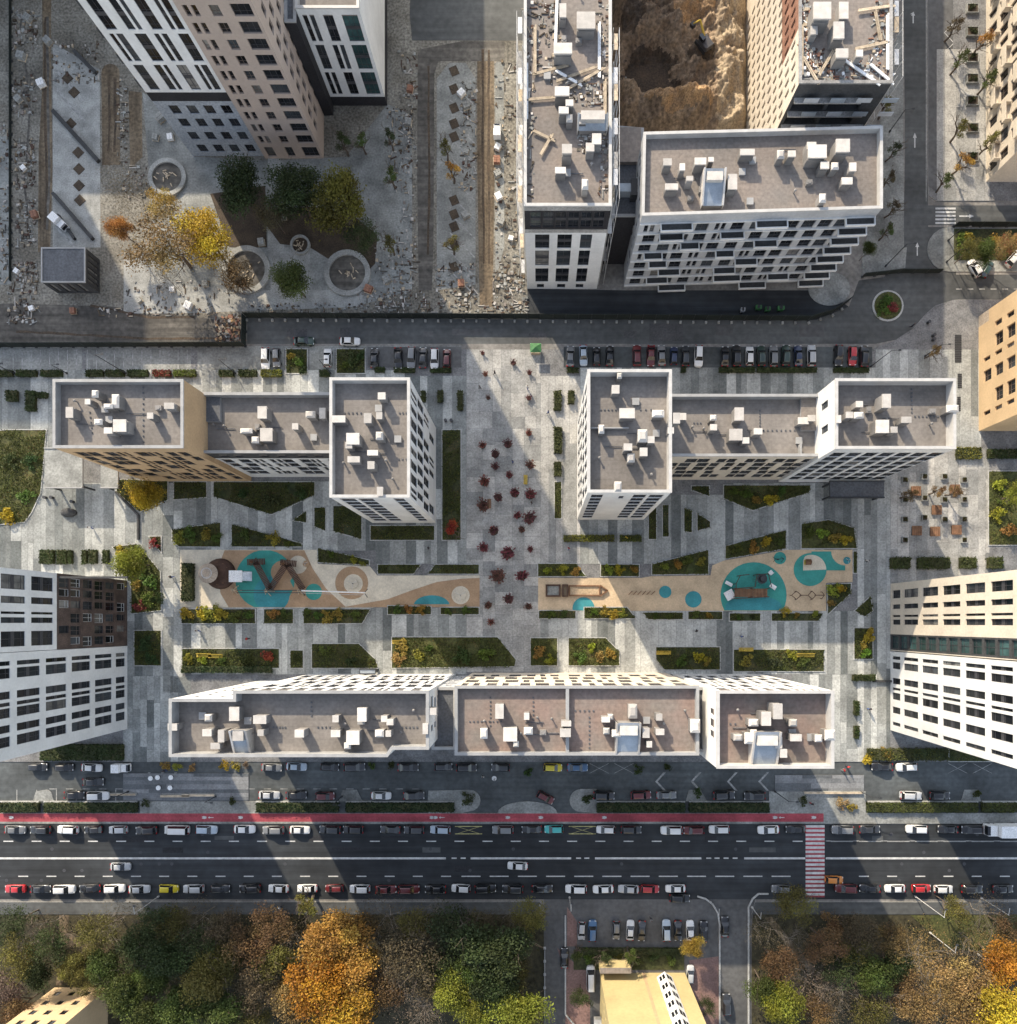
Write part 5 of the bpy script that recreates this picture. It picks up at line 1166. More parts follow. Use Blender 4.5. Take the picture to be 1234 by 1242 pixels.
for wh, lst in {
 'below the western playground': [(228,742,9,YEL2),(242,744,10,YEL2),(256,743,10,YELGR),(270,742,10,YEL2),(284,745,9,GRN2),(300,748,7,GRN2),(332,743,7,OCH),(346,745,6,GRN2),(372,744,6,GRN2),(386,744,6,GRN2),(398,747,8,OCH),(412,745,7,OCH),(430,746,6,GRN2),(480,739,6,GRN2),(494,740,6,OCH),(510,740,6,OCH),(545,741,5,GRN2),(565,741,5,GRN2)],
 'above the western playground': [(216,652,8,YELGR),(232,648,9,GRN2),(248,646,9,OCH),(262,650,7,GRN2),(300,648,7,GRN2),(332,652,8,YELGR),(350,659,5,GRN2),(428,679,5,YELGR),(400,673,5,GRN2),(440,683,4,YELGR),(295,595,8,DKGREEN),(330,605,9,DKGREEN),(365,598,7,DKGREEN)],
 'beside the western walk': [(146,672,9,YEL2),(152,690,9,YELGR),(165,672,10,GRN2),(172,690,10,GRN2),(180,706,10,GRN2),(168,712,8,OCH),(178,728,9,GRN2),(190,724,8,DKGREEN),(170,735,7,RED2),(186,660,6,RED2),(175,780,9,DKGREEN),(185,798,8,DKGREEN)],
 'above the eastern playground': [(665,690,6,YELGR),(682,691,6,YEL2),(698,692,6,OCH),(738,691,6,YELGR),(752,692,6,YEL2),(768,691,6,OCH),(805,688,6,YELGR),(820,684,7,OCH),(835,682,7,GRN2),(850,680,6,YELGR),(895,668,7,GRN2),(912,664,8,OCH),(930,660,8,YEL2),(946,655,6,GRN2),(985,648,8,GRN2),(998,644,8,YELGR),(1012,650,8,OCH),(1026,652,8,YEL2),(935,603,9,YEL2),(920,605,7,OCH),(950,598,7,GRN2),(905,600,7,GRN2),(890,598,6,GRN2)],
 'below the eastern playground': [(668,745,5,GRN2),(685,745,5,GRN2),(720,742,5,GRN2),(735,741,6,OCH),(744,745,6,YEL2),(756,744,5,YELGR),(795,747,4,GRN2),(812,747,4,GRN2),(845,746,5,GRN2),(862,746,5,OCH),(895,748,4,GRN2),(912,748,4,DKGREEN),(952,742,6,YEL2),(968,747,4,OCH),(990,746,5,YELGR),(1012,716,8,YELGR),(1022,712,7,YEL2),(1010,730,6,OCH)],
 'in the beds north of the southern row': [(232,800,8,OCH),(245,803,6,YELGR),(268,803,6,GRN2),(322,797,9,RED2),(300,800,7,DKGREEN),(360,798,5,DKGREEN),(395,790,7,GRN2),(425,800,7,DKGREEN),(490,785,9,OCH),(484,800,8,TAN),(505,795,9,YELGR),(520,788,6,GRN2),(560,795,10,DKGREEN),(590,790,10,GRN2),(655,792,8,OCH),(668,800,6,YELGR),(705,796,8,GRN2),(730,798,8,TAN),(742,792,7,OCH),(720,786,6,YELGR),(850,796,8,YEL2),(860,803,6,OCH),(825,800,8,GRN2),(905,800,8,OCH),(960,795,7,YELGR),(975,804,7,GRN2),(940,802,8,DKGREEN),(1052,770,9,YEL2),(1052,794,7,(0.07,0.19,0.02)),(1046,782,6,OCH)],
 'on the lawns at the edges': [(14,628,12,YEL2),(32,600,10,GRN2),(36,560,9,DKGREEN),(12,560,10,DKGREEN),(1212,585,9,YELGR),(1222,605,10,GRN2),(1210,625,9,YELGR),(1225,645,9,OCH),(1075,368,9,GRN2),(1082,376,8,RED2),(1070,376,8,GRN2)],
 'in the green squares between parked cars': [(360,440,8,GRN2),(354,430,6,OCH),(366,448,6,DKGREEN),(425,436,9,DKGREEN),(418,445,6,GRN2),(436,430,6,DKGREEN)],
 'in the hedge strip by the side road': [(1165,292,9,GRN2),(1178,286,8,YELGR),(1190,296,9,GRN2),(1205,290,9,OCH),(1222,296,10,RED2),(1232,288,8,TAN),(1170,308,8,DKGREEN),(1212,308,9,GRN2)],
 'along the service lane': [(200,930,6,OCH),(215,928,6,YELGR),(232,931,5,TAN),(272,928,6,YEL2),(285,930,6,YELGR),(300,929,5,PINK),(450,930,5,GRN2),(476,930,6,DKGREEN),(640,935,6,DKGREEN),(775,933,6,DKGREEN),(812,930,6,DKGREEN),(1052,917,9,YEL2),(1075,915,8,OCH),(1022,975,7,TAN),(1034,978,6,OCH),(568,968,8,DKGREEN),(712,967,7,DKGREEN),(176,974,5,DKGREEN),(280,972,5,DKGREEN),(848,962,6,DKGREEN),(976,972,6,DKGREEN),(1185,965,6,DKGREEN)],
 'beside the yellow house': [(712,1160,8,GRN2),(730,1165,8,DKGREEN),(752,1162,8,GRN2),(775,1164,8,DKGREEN),(795,1162,7,DKGREEN),(812,1166,7,GRN2)]}.items():
    for x, y, r, c in lst:
        nm = {YEL2: 'yellow', OCH: 'ochre', GRN2: 'green', RED2: 'reddish', YELGR: 'yellow-green', DKGREEN: 'dark green', TAN: 'tan', PINK: 'pale'}.get(c, 'bright green')
        shrub(x, y, r*1.2, tuple(q*1.3 for q in c), nm+' shrub', wh, hgt=0.9+r*0.06)
# red feathery plants on the plaza
def star_plant(seed):
    rr = random.Random(seed); mb = MB(); pts = []
    for i in range(15):
        a = 6.283*i/15+rr.uniform(-0.2,0.2); L = rr.uniform(0.7,1.05); z = rr.uniform(0.5,1.3); e = Vector((math.cos(a)*L, math.sin(a)*L, z))
        mb.tube((0,0,0.25), e*0.5+Vector((0,0,0.35)), 0.022, 0.016, 3, cap=False); mb.tube(e*0.5+Vector((0,0,0.35)), e, 0.016, 0.008, 3, cap=False)
        for k in range(15):
            t = rr.uniform(0.25,1.05); pts.append((e.x*t+rr.gauss(0,0.05), e.y*t+rr.gauss(0,0.05), 0.3+(e.z-0.2)*t+rr.gauss(0,0.05), rr.uniform(0.25,0.7)))
    return mb.mesh('stems', M['dark_wood']), leafset(pts, 0.24, seed, 'foliage')
STARS = [star_plant(s) for s in (61,62,63)]
for z in [(710,425,11),(545,470,7),(590,500,9),(635,465,9),(715,540,8),(640,575,7),(552,600,10),(660,640,10),(715,645,11),(600,655,9),(548,685,12),(670,720,7),(712,730,12),(585,775,10),(685,770,7),(548,835,9),(635,855,13),(600,935,14),(685,935,11),(638,1018,10),(565,1040,8),(708,1045,7),(555,215,8),(655,175,9),(712,210,8),(565,300,7),(710,300,9),(545,140,7),(590,545,7),(575,1100,6),(715,840,6)]:
    x, y = 400+z[0]/2.938, 380+z[1]/2.938; KC[0] += 1; rr = random.Random(KC[0]); p = at(x, y, 0.6)
    o = empty('red_plant', (p.x, p.y, 0.14)); o.rotation_euler.z = rr.uniform(0,6.28); k = z[2]*(0.45 if z[1] < 440 else 0.74)*S
    a, b = STARS[rr.randrange(3)]; s_ = link('stems', a, o); f_ = link('foliage', b, o)
    s_.scale = f_.scale = (k, k, 0.5+k*0.5); c = rr.choice([(0.20,0.05,0.05),(0.16,0.04,0.045),(0.22,0.08,0.055),(0.13,0.05,0.05),(0.15,0.075,0.055)]); f_.color = (*c, 1)
    s_.scale = f_.scale = (k*rr.uniform(0.8,1.15), k*rr.uniform(0.8,1.15), 0.5+k*rr.uniform(0.3,0.7))
    mb = MB(); mb.disc(0,0,-0.02,0.06,0.7*k,14); mb.build('soil_disc', M['soil'], o, org=(0,0,0))
    later(o, 'dark red feathery plant', 'on the central plaza', z[1]*10+z[0], 'plant', 'red plants on the plaza', 'from top')
# clipped hedges
def hedge(x0, y0, x1, y1, c, phrase, where, hgt=0.9, group='clipped hedges', base=0.12, loose=0.0):
    KC[0] += 1; rr = random.Random(KC[0]*5); a, b = at(x0, y0, hgt*0.6), at(x1, y1, hgt*0.6); w, d = b.x-a.x, a.y-b.y; n = int(min(2600, 60+w*d*38)); pts = []
    for k in range(n):
        t = rr.random(); x = rr.uniform(-w/2,w/2); y = rr.uniform(-d/2,d/2); z = hgt*(1+0.08*math.sin(x*2.1+KC[0])+rr.gauss(0,0.04+loose))
        if t > 0.72:
            if rr.random() < w/(w+d): y = rr.choice((-d/2,d/2))+rr.gauss(0,0.04+loose)
            else: x = rr.choice((-w/2,w/2))+rr.gauss(0,0.04+loose)
            z = rr.uniform(0.05,hgt)
        pts.append((x, y, z, 0.5+0.25*math.sin(x*0.9+y*1.3+KC[0])))
    o = empty('hedge', ((a.x+b.x)/2, (a.y+b.y)/2, base))
    f = link('foliage', leafset(pts, 0.26, KC[0], 'foliage'), o); f.color = (*c, 1)
    mb = MB(); mb.box(-w/2+0.08,-d/2+0.08,0,w/2-0.08,d/2-0.08,hgt*0.86); mb.build('core', M['lawn'], o, org=(0,0,0))
    later(o, phrase, where, x0, 'hedge', group); return o
HG = (0.030,0.050,0.014)
for x0, x1 in ((0,48),(54,167),(311,411),(420,551),(724,831),(836,933),(1052,1186),(1191,1234)): hedge(x0, 973.5, x1, 985, (0.018,0.036,0.013) if x0 < 1000 else (0.06,0.075,0.018), 'long dark hedge', 'between service lane and bike path', 0.8, 'hedges along the bike path')
for x0, x1, c in ((-20,16,HG),(20,45,HG),(50,76,HG),(105,126,HG),(129,151,HG),(155,180,HG),(186,207,RED2),(211,238,(0.09,0.13,0.02)),(266,284,HG),(290,312,HG),(317,342,(0.13,0.14,0.02)),(388,400,HG)): hedge(x0, 449, x1, 457, c, {RED2: 'reddish hedge'}.get(c, 'green hedge'), 'above the tan block by the parking bays', 0.8, 'hedges by the northern bays')
for x0, x1 in ((455,467),(478,504),(522,548),(688,702),(826,832),(872,916),(918,991),(1011,1054)): hedge(x0, 446, x1, 452, HG, 'narrow hedge', 'behind the parked cars along the access road', 0.7, 'hedges by the northern bays')
for x0, y0, x1, y1 in ((511,474,517,488),(531,474,538,488),(555,474,562,498),(672,474,681,498),(689,474,697,490),(672,518,682,550),(672,560,681,578)): hedge(x0, y0, x1, y1, (0.05,0.06,0.018), 'short block hedge', 'on the upper plaza', 0.8, 'block hedges on the plaza', loose=0.05)
for x0, y0, x1, y1 in ((8,474,22,487),(32,474,44,499),(44,476,58,483)): hedge(x0, y0, x1, y1, HG, 'small dark box hedge', 'left of the tan block', 0.8, 'box hedges left')
for x0, x1 in ((49,66),(70,82),(84,88),(100,106),(109,118),(125,132)): hedge(x0, 667, x1, 684, HG, 'small box hedge', 'above the dark brown facade', 0.9, 'box hedges left')
hedge(221,683,235,729,(0.022,0.035,0.012),'dark upright hedge','at the west end of the playground',1.2); hedge(684,649,745,657,(0.13,0.14,0.02),'yellow-green hedge','below the tall white block by the plaza',0.8); hedge(752,649,778,657,(0.09,0.11,0.02),'green hedge','below the tall white block by the plaza',0.8)
for x0, x1 in ((1080,1104),(1113,1152),(1164,1184),(1198,1216)): hedge(x0, 676, x1, 690, (0.05,0.07,0.018), 'bushy hedge', 'above the cream block at right', 0.9, 'hedges at right', loose=0.08)
hedge(1160,543,1190,557,(0.13,0.13,0.022),'yellow-green hedge','near the orange-tan block',0.8,loose=0.08); hedge(1198,545,1240,556,HG,'dark hedge','below the orange-tan block',0.8)
hedge(50,903,150,922,HG,'broad dark hedge','below the white block at the west edge',0.9); hedge(1052,908,1150,922,(0.07,0.08,0.02),'olive hedge','below the white block at the east edge',0.8,loose=0.06)
hedge(221,808,330,816,(0.03,0.055,0.02),'dark green hedge','against the southern row at its west end',1.0); hedge(1034,818,1062,826,HG,'small dark hedge','between the eastern walk and the white block',0.9); hedge(1036,850,1042,868,HG,'narrow dark hedge','beside the eastern walk',0.9); hedge(1036,880,1042,896,HG,'narrow low hedge','beside the eastern walk further down',0.9)
hedge(700,1150,832,1158,DKGREEN,'dark hedge','along the front of the parking lot below the road',0.9)
# planter troughs
def planter(x, y, w, d, phrase, where, c=(0.05,0.06,0.018), key=None, m='concrete', group='planters'):
    KC[0] += 1; p = at(x, y, 0.5); o = empty('planter', (p.x, p.y, 0.12)); W2, D2 = w*S/2, d*S/2; mb = MB()
    mb.prism([(-W2,-D2),(W2,-D2),(W2,-D2+0.12),(-W2,-D2+0.12)],0,0.55); mb.prism([(-W2,D2-0.12),(W2,D2-0.12),(W2,D2),(-W2,D2)],0,0.55); mb.prism([(-W2,-D2+0.12),(-W2+0.12,-D2+0.12),(-W2+0.12,D2-0.12),(-W2,D2-0.12)],0,0.55); mb.prism([(W2-0.12,-D2+0.12),(W2,-D2+0.12),(W2,D2-0.12),(W2-0.12,D2-0.12)],0,0.55)
    mb.build('trough', M[m], o, org=(0,0,0)); mb = MB(); mb.box(-W2+0.12,-D2+0.12,0.02,W2-0.12,D2-0.12,0.45); mb.build('soil', M['soil'], o, org=(0,0,0))
    f = link('foliage', SHRUB[KC[0] % 4], o, (0,0,0.4), 0, (W2*0.9, D2*0.9, 0.6)); f.color = (*c, 1)
    later(o, phrase, where, y*10+x if key is None else key, 'planter', group, 'from top'); return o
for y in (10,38,70,95,122,155,190): planter(1180, y, 14, 11, 'square planter', 'in the row at the top right pavement', (0.03,0.04,0.014), group='planters at top right')
for x, y in ((1098,582),(1122,578),(1146,578),(1170,582),(1098,606),(1122,604),(1146,606),(1170,606),(1098,630),(1170,630),(1098,655),(1122,628),(1146,630),(1170,655)): planter(x, y, 7, 7, 'small square planter', 'in the seating grid beside the right lawn', (0.06,0.06,0.02), group='planters in the seating grid')
for x, y in ((1110,596),(1157,594),(1135,619),(1111,644),(1133,645),(1159,643)):
    p = at(x, y); o = empty('square_bench', (p.x, p.y, 0.14))
    for j in range(5): mb = MB(); mb.box(-1.0+0.4*j,-0.95,0.38,-1.0+0.4*j+0.34,0.95,0.46); mb.build('slat', M['wood'], o, org=(0,0,0))
    mb = MB(); mb.box(-0.9,-0.85,0,0.9,0.85,0.37); mb.build('base', M['dark_wood'], o, org=(0,0,0))
    later(o, 'square brown timber seat', 'in the seating grid beside the right lawn', x+y*3, 'bench', 'timber seats', 'from top')

# ------------------------------------------------------------------ vehicles
def loft(st, n_ring, close=True):
    V = []; F = []
    for ring in st: V += ring
    for i in range(len(st)-1):
        for j in range(n_ring):
            k = (j+1) % n_ring; F.append((i*n_ring+j, i*n_ring+k, (i+1)*n_ring+k, (i+1)*n_ring+j))
    F.append(tuple(range(n_ring-1,-1,-1))); F.append(tuple((len(st)-1)*n_ring+j for j in range(n_ring)))
    return V, F
def car_parts(L, Wd, hood, roofz, cab, tail=None):
    """cab = (x rear base, x rear top, x front top, x front base); x forward"""
    hw = Wd/2; st = []; z0 = 0.24
    prof = [(-L/2,0.55,0.50),(-L/2+0.05,0.74,hood-0.22),(-L/2+0.18,0.90,hood-0.08),(-L/2+0.5,0.985,hood-0.01),(cab[0],1.0,hood+0.03),(0,1.0,hood+0.05),(cab[3],1.0,hood+0.02),(L/2-0.60,0.97,hood-0.08),(L/2-0.25,0.88,hood-0.16),(L/2-0.08,0.70,hood-0.26),(L/2,0.46,0.48)]
    for x, k, zt in prof:
        w = hw*k; zm = z0+(zt-z0)*0.62
        st.append([(x,-w*0.94,z0),(x,-w,zm),(x,-w*0.90,zt-0.04),(x,-w*0.5,zt),(x,0,zt+0.012),(x,w*0.5,zt),(x,w*0.90,zt-0.04),(x,w,zm),(x,w*0.94,z0)])
    V, F = loft(st, 9); bw, tw = hw*0.90, hw*0.64; zb = hood-0.02; k = len(V)
    c = [(cab[0],bw,zb),(cab[1],tw,roofz-0.05),(cab[1]+0.25,tw*0.98,roofz),(cab[2]-0.3,tw*0.98,roofz),(cab[2],tw,roofz-0.06),(cab[3],bw,zb)]
    for x, w, z in c: V += [(x,-w,z),(x,-w*0.5,z+0.02),(x,w*0.5,z+0.02),(x,w,z)]
    for i in range(5):
        for j in range(3): F.append((k+4*i+j, k+4*i+4+j, k+4*i+5+j, k+4*i+1+j))
    for j in (0, 3): F.append(tuple(k+4*i+j for i in range(6)) if j == 0 else tuple(k+4*(5-i)+j for i in range(6)))
    body = bpy.data.meshes.new('body'); body.from_pydata(V, [], F); body.materials.append(M['car_paint']); body.update()
    bmx = bmesh.new(); bmx.from_mesh(body); bmesh.ops.recalc_face_normals(bmx, faces=bmx.faces); bmx.to_mesh(body); bmx.free()
    body.polygons.foreach_set('use_smooth', [True]*len(body.polygons))
    def glass(q, name, off):
        o = Vector(off); mb = MB(); p = [Vector(x) for x in q]; cc = sum(p, Vector())/4; p = [cc+(x-cc)*0.97+o for x in p]; mb.poly(p); mb.poly([x-o*1.6 for x in p][::-1])
        for i in range(4): mb.quad(p[i], p[i]-o*1.6, p[(i+1)%4]-o*1.6, p[(i+1)%4])
        return mb.mesh(name, M['car_glass'])
    g = {'windscreen': glass([(cab[3],-bw,zb),(cab[3],bw,zb),(cab[2],tw,roofz-0.05),(cab[2],-tw,roofz-0.05)],'windscreen',(0.03,0,0.03)),
         'rear_window': glass([(cab[0],bw,zb),(cab[0],-bw,zb),(cab[1],-tw,roofz-0.05),(cab[1],tw,roofz-0.05)],'rear_window',(-0.03,0,0.03)),
         'side_window': glass([(cab[0]+0.1,-bw,zb),(cab[3]-0.1,-bw,zb),(cab[2],-tw,roofz-0.08),(cab[1],-tw,roofz-0.08)],'side_window',(0,-0.03,0.02)),
         'side_window2': glass([(cab[3]-0.1,bw,zb),(cab[0]+0.1,bw,zb),(cab[1],tw,roofz-0.08),(cab[2],tw,roofz-0.08)],'side_window',(0,0.03,0.02))}
    return dict(body=body, glass=g, L=L, W=Wd, hood=hood)
wm = MB(); wm.tube((0,-0.11,0),(0,0.11,0),0.33,0.33,14); WHEEL = wm.mesh('wheel', M['tyre'])
hm = MB(); hm.box(-0.14,-0.18,-0.06,0.10,0.18,0.06); HEADL = hm.mesh('headlight', M['headlight']); TAILL = hm.mesh('taillight', M['taillight'])
CAR = {'saloon': car_parts(4.6,1.84,0.92,1.44,(-1.75,-1.05,0.35,1.05)), 'hatchback': car_parts(4.1,1.78,0.93,1.48,(-1.95,-1.60,0.30,1.00)),
       'suv': car_parts(4.7,1.94,1.05,1.70,(-2.15,-1.80,0.45,1.10)), 'van': car_parts(5.4,2.0,1.15,2.2,(-2.55,-2.45,1.35,2.0))}
COL = {'white': (0.66,0.66,0.65), 'pale grey': (0.40,0.41,0.42), 'grey': (0.16,0.165,0.17), 'dark': (0.028,0.03,0.034), 'black': (0.012,0.012,0.014), 'dark red': (0.11,0.014,0.016), 'red': (0.42,0.025,0.03), 'blue': (0.05,0.12,0.23), 'dark blue': (0.018,0.03,0.075), 'dark green': (0.022,0.045,0.035), 'yellow': (0.62,0.50,0.02), 'teal': (0.06,0.46,0.44), 'orange': (0.62,0.22,0.03), 'silver blue': (0.38,0.45,0.52)}
def car(px, py, deg, colour, kind=None, where='', word='from left', group=None, z=0.0, key=None):
    KC[0] += 1; rr = random.Random(KC[0]*3); kind = kind or rr.choice(['saloon','saloon','hatchback','suv','suv']); c = CAR[kind]; p = at(px, py, 0.9)
    o = empty('parked_car' if where.find('driving') < 0 else 'car', (p.x, p.y, z)); o.rotation_euler.z = math.radians(deg+rr.uniform(-2.5,2.5)); o.scale = (rr.uniform(0.87,0.93),)*3
    b = link('body', c['body'], o); q_ = rr.uniform(0.88,1.12); b.color = (*[min(1, x*q_) for x in COL[colour]], 1)
    for n, me in c['glass'].items(): link(n.rstrip('2'), me, o)
    for sx in (-1, 1):
        for sy in (-1, 1): link('wheel', WHEEL, o, (sx*c['L']*0.30, sy*(c['W']/2-0.09), 0.33))
    for sy in (-1, 1):
        link('headlight', HEADL, o, (c['L']/2-0.20, sy*c['W']*0.31, c['hood']-0.27)); link('taillight', TAILL, o, (-c['L']/2+0.14, sy*c['W']*0.33, c['hood']-0.16))
    later(o, f'{colour} {kind}', where, px if key is None else key, 'car' if kind != 'van' else 'van', group, word); return o
D_, B_, W_, G_, DR, RD = 'dark', 'black', 'white', 'grey', 'dark red', 'red'
def row(lst, y, deg, where, group, z=0.0, jit=0.7):
    for e in lst:
        x, c = e[0], e[1]; kind = e[2] if len(e) > 2 else None; rr = random.Random(int(x)); car(x, y+rr.uniform(-jit,jit), deg if rr.random() < 0.75 else deg+180, c, kind, where, 'from left', group, z)
row([(17,G_),(48,D_),(81,W_),(112,B_),(142,'pale grey'),(177,B_),(214,W_,'van'),(250,'silver blue'),(296,W_),(331,G_),(363,W_),(400,D_),(428,B_),(473,D_),(502,D_),(534,'silver blue'),(610,G_),(645,B_),(672,'teal','hatchback'),(735,W_),(766,D_),(815,W_),(842,DR),(873,W_,'suv'),(933,W_),(966,B_),(1023,G_),(1056,D_),(1113,W_),(1151,B_),(1180,B_)], 1007, 180, 'parked on the upper side of the main road', 'cars along the upper kerb', 0.008)
row([(17,RD),(48,D_),(77,W_),(108,B_),(138,W_,'suv'),(168,'pale grey'),(204,'yellow','hatchback'),(234,'pale grey','suv'),(267,D_),(303,B_),(337,W_),(372,W_),(405,DR),(436,W_,'suv'),(468,DR),(496,DR),(528,B_),(559,W_),(589,B_),(622,D_),(658,B_),(699,W_,'suv'),(732,W_),(763,'pale grey'),(789,RD),(820,W_),(948,G_),(1027,DR),(1056,B_),(1087,W_),(1119,RD),(1146,W_),(1180,B_),(1218,B_)], 1079, 0, 'parked on the lower side of the main road', 'cars along the lower kerb', 0.008)
car(145,1052,0,'pale grey','saloon','driving left on the main road',z=0.008); car(628,1051,180,W_,'saloon','driving in the middle of the main road',z=0.008); car(1013,1068,0,'orange','hatchback','driving beside the red and white crossing',z=0.008)
row([(45,D_),(77,B_),(110,W_),(329,G_),(359,'silver blue'),(400,B_),(430,D_),(495,B_),(538,D_),(566,B_),(607,D_),(671,'yellow','hatchback'),(701,'blue'),(1071,B_),(1101,W_)], 931, 0, 'parked in the service lane beside the southern row', 'cars in the service lane', 0.004)
row([(89,B_),(118,W_),(326,'pale grey'),(359,B_),(394,DR),(462,W_),(502,D_),(733,D_),(778,DR),(809,G_),(879,D_),(916,B_),(1106,'pale grey','suv'),(1141,B_)], 965.5, 0, 'parked in the service lane beside the hedges', 'cars in the service lane', 0.004)
car(112,949,0,D_,'saloon','driving down the service lane',z=0.004); car(662,968,-30,DR,'hatchback','turning out of the service lane',z=0.004)
row([(322,W_),(335,G_),(397,W_),(454,D_),(483,B_),(499,G_),(513,D_),(527,W_),(542,DR)], 434, 90, 'parked above the northwest row', 'cars along the access road', 0.122)
row([(692,G_),(708,'silver blue'),(724,B_),(740,B_),(773,DR),(790,DR),(803,G_),(818,'dark blue'),(832,D_),(848,W_,'suv'),(880,B_),(894,B_),(910,W_),(924,'dark green'),(939,G_),(954,'dark green'),(969,'dark blue'),(985,'pale grey'),(1018,B_),(1035,RD),(1049,B_)], 431, 90, 'parked above the northeast row', 'cars along the access road', 0.122)
car(368,413,0,'dark green','saloon','standing on the access road'); car(424,413,0,W_,'saloon','standing on the access road')
row([(706,'pale grey'),(719,'blue'),(748,G_),(765,W_),(779,D_),(809,'silver blue'),(823,B_),(838,W_),(854,B_)], 1130, 90, 'in the parking lot below the main road', 'cars in the parking lot', 0.012)
for a in ((880,1125,90,B_,'saloon','in the side street by the parking lot'),(685,1163,90,B_,'saloon','in the driveway left of the yellow house'),(825,1090,0,B_,'suv','at the top edge of the parking lot'),(882,1219,90,D_,'suv','in the side street by the yellow house'),(717,1187,90,W_,'van','beside the left wall of the yellow house'),(838,1183,90,'pale grey','hatchback','beside the right wall of the yellow house'),(1184,324,120,W_,'hatchback','on the island beside the hedge strip'),(1232,312,45,W_,'suv','at the right edge beside the hedge strip'),(1199,325,60,'dark green','hatchback','on the island near the hedge strip')): car(*a[:5], a[5], z=0.016)
def truck(px, py, deg, label, L=7.5, name='truck', z=0.008, sc_=1.0):
    p = at(px, py, 1.5); o = empty(name, (p.x, p.y, z)); o.rotation_euler.z = math.radians(deg); tag(o, label, 'truck'); o.scale = (sc_,)*3
    mb = MB(); mb.box(-L/2,-1.15,0.75,L/2-2.1,1.15,3.0); mb.build('box_body', M['bright_white'], o, org=(0,0,0))
    mb = MB(); mb.prism([(L/2-1.95,-1.05),(L/2-0.15,-1.05),(L/2,-0.8),(L/2,0.8),(L/2-0.15,1.05),(L/2-1.95,1.05)],0.5,2.1); mb.build('cab', M['bright_white'], o, org=(0,0,0))
    mb = MB(); mb.box(L/2-0.55,-0.9,1.2,L/2+0.03,0.9,2.13); mb.build('windscreen', M['car_glass'], o, org=(0,0,0))
    for x in (-L/2+1.2, L/2-1.1):
        for y in (-0.95, 0.95): link('wheel', WHEEL, o, (x, y, 0.36), 0, (1.15,1.2,1.15))
truck(1219,1007,180,'white box truck parked at the right end of the main road',7.4)
truck(70,268,-42,'white truck standing diagonally on the pale concrete bay',4.6,sc_=0.7); truck(603,157,90,'small white truck beside the dirt track in the yard',4.2,sc_=0.62)
o = truck(146,932,0,'small white delivery truck in the service lane at left',4.2,z=0.004,sc_=0.72)

# undergrowth and fallen leaves of the wood
rr = random.Random(77); pts = []
for k in range(15000):
    x, y = rr.uniform(-30,655), rr.uniform(1112,1300)
    if rr.random() < 0.36: x = rr.uniform(914,1290)
    if mnoise.noise(Vector((x*0.03, y*0.03, 1))) < -0.15: continue
    p = at(x, y); pts.append((p.x, p.y, abs(rr.gauss(0.05,0.35)), rr.uniform(0.2,0.8)))
o = link('undergrowth', leafset(pts, 0.42, 78, 'undergrowth')); o.color = (0.055,0.052,0.020,1); tag(o, 'low undergrowth and fallen leaves on the floor of the woods', 'undergrowth', kind='stuff')

for nm, lab, colr, cnt, thr, zz, sz in (('ground_cover','low green ground cover filling the planting beds',(0.072,0.088,0.022),34,-0.25,0.22,0.24),('fallen_leaves','fallen ochre leaves scattered over the lawns and beds',(0.20,0.135,0.04),9,0.0,0.03,0.17)):
    rr = random.Random(len(nm)); pts = []
    for bpts, m in BEDS:
        x0, x1 = min(q[0] for q in bpts), max(q[0] for q in bpts); y0, y1 = min(q[1] for q in bpts), max(q[1] for q in bpts)
        for k in range(int((x1-x0)*(y1-y0)*S*S*cnt*(0.5 if x1 > 1234 else 1))):
            x, y = rr.uniform(x0+1,x1-1), rr.uniform(y0+1,y1-1)
            if not inside((x, y), bpts) or mnoise.noise(Vector((x*0.06, y*0.06, len(nm)))) < thr: continue
            q = at(x, y); pts.append((q.x, q.y, 0.2+abs(rr.gauss(0.02,zz)), 0.5+0.4*mnoise.noise(Vector((x*0.11,y*0.11,5)))))
    o = link(nm, leafset(pts, sz, 90, nm)); o.color = (*colr, 1); tag(o, lab, nm.replace('_',' '), kind='stuff'); print(nm, len(pts))
# ------------------------------------------------------------------ fences, lamps, playground, yard clutter
def fence(name, label, path, hgt=2.2, step=2.5, post_m='dark_metal', panel='fence', z=0.0, clips=False):
    P = [at(*q) for q in path]; o = empty(name, (P[0].x, P[0].y, z)); tag(o, label, 'fence')
    up = MB(); up.box(0.05,-0.04,0.06,step-0.05,0.04,hgt); 
    for k in range(5): up.box(0.1+k*step/5,-0.075,0.1,0.16+k*step/5,0.075,hgt-0.03)
    pm = up.mesh('panel', M[panel]); pp = MB(); pp.box(-0.05,-0.05,0,0.05,0.05,hgt+0.08); pp.box(-0.25,-0.25,0,0.25,0.25,0.12); ps = pp.mesh('post', M[post_m])
    cb = MB(); cb.box(-0.2,-0.85,0,0.2,-0.35,0.35); cbm = cb.mesh('weight_block', M['pale_concrete'])
    for a, b in zip(P, P[1:]):
        L = (b-a).length; n = max(1, round(L/step)); d = (b-a)/n; rz = math.atan2(d.y, d.x)
        for i in range(n):
            q = a+d*i-P[0]; x = link('panel', pm, o, q, rz, (d.length/step,1,1)); link('post', ps, o, q, rz)
            if clips: link('weight_block', cbm, o, q, rz)
    return o
fence('hoarding', 'dark green site hoarding along the top of the access road', [(300,385),(640,386.5),(980,388.5),(1008,380),(1030,365)], clips=True)
fence('hoarding', 'dark hoarding between the mud track and the parking bays', [(-60,421),(298,420),(299,385)])
fence('hoarding', 'dark fence line down the left edge of the construction yard', [(14,-60),(14,342)], 0.7)
fence('hoarding', 'dark green fence between the balcony block and the roundabout', [(1046,336),(1090,331),(1140,331)], 1.6)
